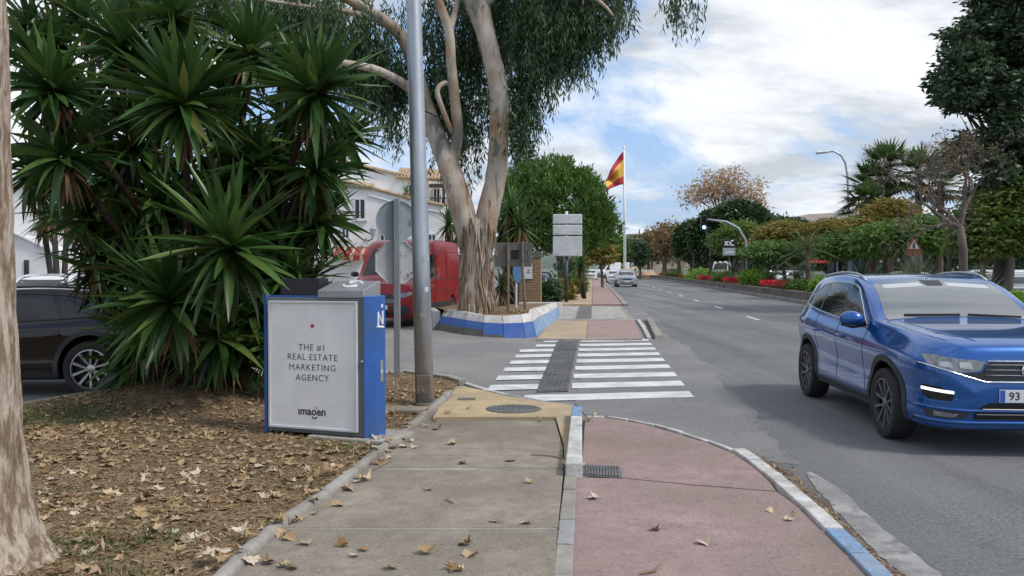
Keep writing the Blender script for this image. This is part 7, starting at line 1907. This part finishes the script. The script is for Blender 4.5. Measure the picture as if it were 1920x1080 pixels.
# far low buildings
fbq = thing('far_building', 'long beige low building beyond the bare trees', 'building', grounded(1250, 210))
k_ = 210 / F_PX
MB().box(-70 * k_, 70 * k_, 0, 12, 0, 66 * k_ + 1).obj('wall', mat('beige', (.40, .34, .27), .9, var=.1, vscale=.3), fbq)
MB().box(-71 * k_, 71 * k_, -.3, 12.3, 66 * k_ + 1, 69 * k_ + 1).obj('roof', M['kerb_grey'], fbq)
for k in range(12): MB().box((-62 + k * 11) * k_, (-57 + k * 11) * k_, -.06, .02, 46 * k_, 56 * k_).obj('window', M['glass'], fbq)
brl = thing('barrel_roof_building', 'pale building with a rounded barrel roof above the autumn trees', 'building', grounded(1552, 115))
k_ = 115 / F_PX; zz_ = lambda py: at(1552, py, 115).z
MB().box(-47 * k_, 60 * k_, 0, 9, 0, zz_(424)).obj('wall', M['render_white'], brl)
arcp = []
for k in range(17):
    t = k / 16; arcp.append((t, math.sin(PI * (.10 + .62 * t)) ))
mb = MB(); n = 16
prof2 = [(-47 * k_, zz_(424)), (-47 * k_, zz_(412)), (-44 * k_, zz_(405)), (-38 * k_, zz_(401.5)), (0, zz_(399.5)), (40 * k_, zz_(398)), (60 * k_, zz_(398)), (60 * k_, zz_(424))]
mb.add([(x, -.1, z) for x, z in prof2] + [(x, 9.1, z) for x, z in prof2], [tuple(range(8)), tuple(reversed(range(8, 16)))] + [(i, i + 8, (i + 1) % 8 + 8, (i + 1) % 8) for i in range(8)])
mb.obj('roof', mat('roof_pale', (.52, .46, .40), .8, var=.08, vscale=.5), brl)
hl_ = MB()
xs_ = np.linspace(-900, 1300, 90)
top_ = [18 + 26 * (mnoise.noise(Vector((x * .004, 1.3, 0))) + .25 * mnoise.noise(Vector((x * .02, 4, 0)))) for x in xs_]
hl_.add([(x, 1500, -2) for x in xs_] + [(x, 1700, max(6, t)) for x, t in zip(xs_, top_)] + [(x, 2200, -2) for x in xs_], [(i, i + 1, 91 + i, 90 + i) for i in range(89)] + [(90 + i, 91 + i, 181 + i, 180 + i) for i in range(89)])
struct(hl_.obj('hills', mat('hill', (.10, .13, .10), .95, var=.3, vscale=.02), smooth=True))
# ================================================================ OTHER VEHICLES
make_car('black_car', 'glossy black car parked by the kerb at left behind the yucca', 'car', COUPE, 'COUPE', 'paint_black', Vector((-5.30, 10.42, 0)) - Vector((COUPE['ax'][1] * math.cos(math.radians(181)), COUPE['ax'][1] * math.sin(math.radians(181)), 0)) + Vector((0, .88, 0)), math.radians(181), rim='alloy')
make_car('red_van', 'large red delivery van facing the camera beside the eucalyptus', 'van', VAN, 'VAN', 'paint_red', grounded(735, 23.6) + Vector((-.05, 0, 0)), heading(-.18, -1))
make_car('yellow_car', 'yellow bodied car seen over the bonnet behind the yucca at left', 'car', HATCH, 'HATCH', 'paint_yellow', grounded(150, 17.5), heading(-.55, -1))
make_car('white_van', 'white van parked behind the black car at far left', 'van', MINI, 'MINI', 'paint_car_white', grounded(60, 21), heading(.2, -1))
make_car('silver_car', 'nearest silver hatchback coming along the avenue far ahead', 'car', HATCH, 'HATCH', 'paint_silver', grounded(1175, 72), heading(-RS * .6, -1))
make_car('white_car', 'pale car following the silver hatchback on the avenue', 'car', HATCH, 'HATCH', 'paint_car_white', grounded(1153, 88), heading(-RS, -1))
make_car('white_jeep', 'boxy pale off road car at the far end of the pavement', 'car', MINI, 'MINI', 'paint_car_white', grounded(1108, 108), heading(-RS, -1))
make_car('delivery_truck', 'white cab of a truck on the far roundabout', 'van', VAN, 'VAN', 'paint_car_white', grounded(1126, 135), heading(-.9, -1))
make_car('parked_car', 'dark parked car with red tail light beside the brick kiosk', 'car', HATCH, 'HATCH', 'paint_navy', grounded(1018, 42) + Vector((-.3, 0, 0)), heading(RS, 1))
make_car('parked_car', 'silver parked car behind the dark one beside the kiosk', 'car', HATCH, 'HATCH', 'paint_silver', grounded(1022, 49) + Vector((-.3, 0, 0)), heading(RS, 1))
for lab, px, Y, S, key, paint, hd in (
    ('silver hatchback parked left of the white car near the billboard', 1536, 52, HATCH, 'HATCH', 'paint_silver', (-.1, -1)),
    ('white car parked side on behind the rear roof of the blue car', 1650, 44, HATCH, 'HATCH', 'paint_car_white', (-1, -.35)),
    ('white car parked under the triangular warning sign', 1770, 46, SUV, 'SUV0', 'paint_car_white', (-1, .2)),
    ('grey car parked left of the big dark trunk', 1800, 38, HATCH, 'HATCH', 'paint_grey', (-1, .1)),
    ('silver car parked right of the bare tree trunk', 1838, 34, HATCH, 'HATCH', 'paint_silver', (-1, -.15)),
    ('silver car at the right edge of the picture behind shrubs', 1925, 30, HATCH, 'HATCH', 'paint_silver', (-.7, -1)),
    ('white car second from the right edge in the car park', 1915, 38, SUV, 'SUV0', 'paint_car_white', (-.6, -1)),
    ('dark car parked behind the small cycad near the black sign', 1395, 78, HATCH, 'HATCH', 'paint_grey', (-1, -.2)),
    ('white van parked behind the median left of the black sign', 1350, 97, VAN, 'VAN', 'paint_car_white', (-.5, -1)),
    ('silver car parked right of the curved signal mast', 1452, 70, HATCH, 'HATCH', 'paint_silver', (-.8, -.5)),
    ('navy car parked between the signal mast and silver car', 1425, 74, HATCH, 'HATCH', 'paint_navy', (-.3, -1)),
    ('pale car parked left of the dark unlit traffic light', 1288, 126, HATCH, 'HATCH', 'paint_silver', (-1, -.1))):
    make_car('parked_car', lab, 'car', S, key, paint, grounded(px, Y), heading(*hd), group='cars parked beyond the avenue')
# ================================================================ LEAVES, LITTER AND GRASS ON THE GROUND
random.seed(3)
def leaf_shape(seed, curl):
    random.seed(seed)
    lob = [(0, 0), (.16, .10), (.42, .12), (.34, .26), (.52, .50), (.30, .48), (.24, .62), (.10, .70), (.0, 1.0)]
    lob = [(x * random.uniform(.85, 1.15), y * random.uniform(.93, 1.07)) for x, y in lob]
    lob[0] = (0, 0); lob[-1] = (0, lob[-1][1])
    pts = lob + [(-x * random.uniform(.8, 1.1), y) for x, y in reversed(lob[1:-1])]
    V = [(0, .42, 0)] + [(x, y - 0.0, 0) for x, y in pts]
    k1, k2 = random.uniform(.1, .7) * curl, random.uniform(-.4, .5) * curl
    def bend(x, y): return k1 * x * x * 1.8 + k2 * (y - .45) ** 2 * 1.2 + .03 * math.sin(8 * x + seed)
    V = [(x, y - .45, bend(x, y) + .03) for x, y, _ in V]
    n = len(pts); Fc = [(0, 1 + i, 1 + (i + 1) % n) for i in range(n)]
    b = len(V); V += [(-.012, -.45, .03), (.012, -.45, .03), (.05, -.80, .06), (.035, -.80, .06)]; Fc.append((b, b + 1, b + 2, b + 3))
    me = bpy.data.meshes.new('fallen_leaf'); me.from_pydata(V, [], Fc); me.update()
    return me
LM = []
for sd in range(9):
    me = leaf_shape(sd * 7 + 1, 1.0 if sd % 3 else 1.7); me.materials.append(M[('dryleaf', 'dryleaf_pale', 'dryleaf_brown', 'dryleaf', 'dryleaf_pale')[sd % 5]]); LM.append(me)
random.seed(12)
def put_leaf(x, y, z, size, label, group):
    o = link('fallen_leaf', random.choice(LM), loc=(x, y, z + .006))
    o.rotation_euler = (random.gauss(0, .22), random.gauss(0, .22), random.uniform(0, 2 * PI)); o.scale = (size, size, size * random.uniform(.7, 1.3))
    tag(o, label, 'leaf', group)
soil_lab, soil_grp = 'dry tan leaf lying on the brown soil bed', 'dry leaves scattered on the soil bed'
cnt = 0; pool = []
binc = adb.location
while cnt < 950:
    y = random.uniform(3.9, 10.6); x = random.uniform(-5.6, -.5)
    if x > bed_right(y) - .03 or y > bed_far(x) - .1: continue
    p = ray(0, 0); px = CX + F_PX * x / y
    if px < 5 or (x + 2.86) ** 2 + (y - 4.32) ** 2 < .2: continue
    if -2.55 < x < -1.15 and 7.35 < y < 8.2: continue
    dens = .35 + .65 * (mnoise.noise(Vector((x * 1.1, y * 1.1, 9))) > -.05)
    if y > 8.2: dens *= .55
    if y < 6.0: dens *= 1.2
    if random.random() > dens: continue
    pool.append((y, x)); cnt += 1
pool.sort()
for y, x in pool[:270]:
    put_leaf(x, y, soil_z(x, y), random.choice((random.uniform(.04, .07), random.uniform(.06, .115))), soil_lab, soil_grp)
mb_v = []; mb_f = []; o_ = 0
for y, x in pool[270:]:
    me = random.choice(LM); s = random.uniform(.05, .105); a = random.uniform(0, 2 * PI)
    R3 = np.array((Matrix.Rotation(a, 3, 'Z') @ Matrix.Rotation(random.gauss(0, .25), 3, 'X')))
    v = np.array([tuple(q.co) for q in me.vertices]) * s @ R3.T + np.array([x, y, soil_z(x, y) + .006])
    mb_v.append(v)
    for pl_ in me.polygons: mb_f.append([i + o_ for i in pl_.vertices][:3])
    o_ += len(v)
tag(link('leaf_litter', fast_mesh('leaf_litter', np.concatenate(mb_v), np.array(mb_f)), M['dryleaf']), kind='stuff', label='farther dry leaves scattered over the soil bed', cat='leaves')
# leaves gathered along the edging and loose on the paths
el_ = 'dry yellowish leaf caught against the stone edging of the grey path'
for k in range(46):
    t = random.random() ** 1.4; y = 4.3 + 4.8 * t; x = bed_right(y) + random.uniform(-.12, .22) * (1 if random.random() < .7 else 1.8)
    put_leaf(x, y, .055 if x > bed_right(y) + .09 else .10, random.uniform(.07, .12), el_, 'dry leaves along the path edging')
for px, py in ((870, 1020), (885, 1040), (850, 1068), (860, 1070), (878, 1022), (800, 1035), (735, 1065), (990, 905), (984, 982), (640, 1022), (680, 1030), (545, 1010), (575, 1020), (665, 1042), (845, 833), (795, 800), (815, 790), (1015, 790), (880, 765), (805, 918), (868, 870), (955, 865), (775, 840), (1063, 870), (1090, 873), (930, 978), (560, 960), (590, 965), (505, 1055), (530, 1062)):
    p = G(px, py, .052); put_leaf(p.x, p.y, .052, random.uniform(.07, .115), 'dry leaf lying loose on the grey concrete path', 'loose dry leaves on the grey path')
for px, py in ((1442, 958), (1225, 995), (1110, 935), (1322, 1020), (1105, 790), (1118, 778), (1480, 975)):
    p = G(px, py, .037); put_leaf(p.x, p.y, .037, random.uniform(.06, .12), 'dry leaf lying on the red cycle path', 'loose dry leaves on the red path')
# fine litter and twigs
n = 40000
Pl = []
while len(Pl) < n:
    y = rng.uniform(3.9, 12.4, 4000); x = rng.uniform(-6.2, -.4, 4000)
    for a, b in zip(x, y):
        if a < bed_right(b) - .02 and b < bed_far(a) - .05 and a / b > -.63 and rng.random() < min(1, 5.5 / b): Pl.append((a, b, soil_z(a, b) + .004))
Pl = np.array(Pl[:n])
D = unit(rng.normal(size=(n, 3)) * np.array([1, 1, .22])); Ln = rng.uniform(.015, .095, n)
V, Fq = leaves(Pl, D, Ln, np.where(rng.random(n) < .7, .0055, .02), np.tile(np.array([[0, 0, 1.0]]), (n, 1)) + rng.normal(size=(n, 3)) * .3)
tag(link('ground_litter', fast_mesh('ground_litter', V, Fq), M['litter']), kind='stuff', label='fine dry twigs and crumbled leaves covering the soil bed', cat='litter')
# grass tufts
gp = []
for cx_, cy_, r_, m_ in [(*G(150, 775, .07)[:2], .5, 2200), (*G(60, 790, .07)[:2], .4, 1200), (*G(300, 810, .07)[:2], .25, 260), (*G(110, 1035, .08)[:2], .22, 420), (*G(250, 1010, .08)[:2], .14, 160), (*G(640, 840, .08)[:2], .22, 300), (*G(610, 905, .08)[:2], .2, 220), (*G(265, 1070, .08)[:2], .12, 130), (*G(330, 1005, .08)[:2], .12, 90), (*G(700, 835, .08)[:2], .15, 130), (*G(110, 915, .08)[:2], .15, 100)]:
    for _ in range(m_):
        x = cx_ + random.gauss(0, r_); y = cy_ + random.gauss(0, r_ * .7)
        if x < bed_right(y) - .04 and y < bed_far(x) - .06: gp.append((x, y, soil_z(x, y) - .003))
gp = np.array(gp); n = len(gp)
V, Fq = blades(gp, unit(rng.normal(size=(n, 3)) * np.array([.55, .55, .1]) + np.array([0, 0, .9])), rng.uniform(.03, .085, n), .008, .35, 2)
tag(link('grass', fast_mesh('grass', V, Fq), M['grass']), kind='stuff', label='short green grass tufts at the edges of the soil bed', cat='grass')
# crumbs in the gutter
n = 900
t = rng.random(n); xs2 = np.interp(t, np.linspace(0, 1, len(gd)), [(g[0] + g[2]) / 2 for g in gd]); ys2 = np.interp(t, np.linspace(0, 1, len(gd)), [(g[1] + g[3]) / 2 for g in gd])
Pg = np.array([tuple(G(a + random.gauss(0, 14), b_, .022)) for a, b_ in zip(xs2, ys2)])
V, Fq = leaves(Pg, unit(rng.normal(size=(n, 3)) * np.array([1, 1, .3])), rng.uniform(.02, .07, n), rng.uniform(.005, .025, n), np.tile(np.array([[0, 0, 1.0]]), (n, 1)))
tag(link('gutter_litter', fast_mesh('gutter_litter', V, Fq), M['litter']), kind='stuff', label='crumbled leaves lying in the kerb gutter', cat='litter')
# sticks
for pts, z in (([(995, 852), (1030, 854), (1052, 858), (1058, 862)], .056), ([(1200, 1075), (1228, 1070), (1240, 1055)], .04), ([(1475, 975), (1488, 962), (1490, 955)], .04), ([(835, 935), (850, 942)], .056), ([(700, 880), (735, 862)], .056)):
    P_ = [G(*p, z + .005) for p in pts]
    MBo = MB().tube([p - P_[0] for p in P_], .006, 5)
    tag(MBo.obj('twig', M['stick'], None, P_[0]), 'thin dry twig lying on the %s' % ('red path near the bottom edge' if pts[0][0] == 1200 else 'red path by the white kerb' if pts[0][0] == 1475 else 'grey path, long and bent beside the white kerb blocks' if pts[0][0] == 995 else 'middle of the grey path, short' if pts[0][0] == 835 else 'left edge of the grey path below the bin'), 'twig')
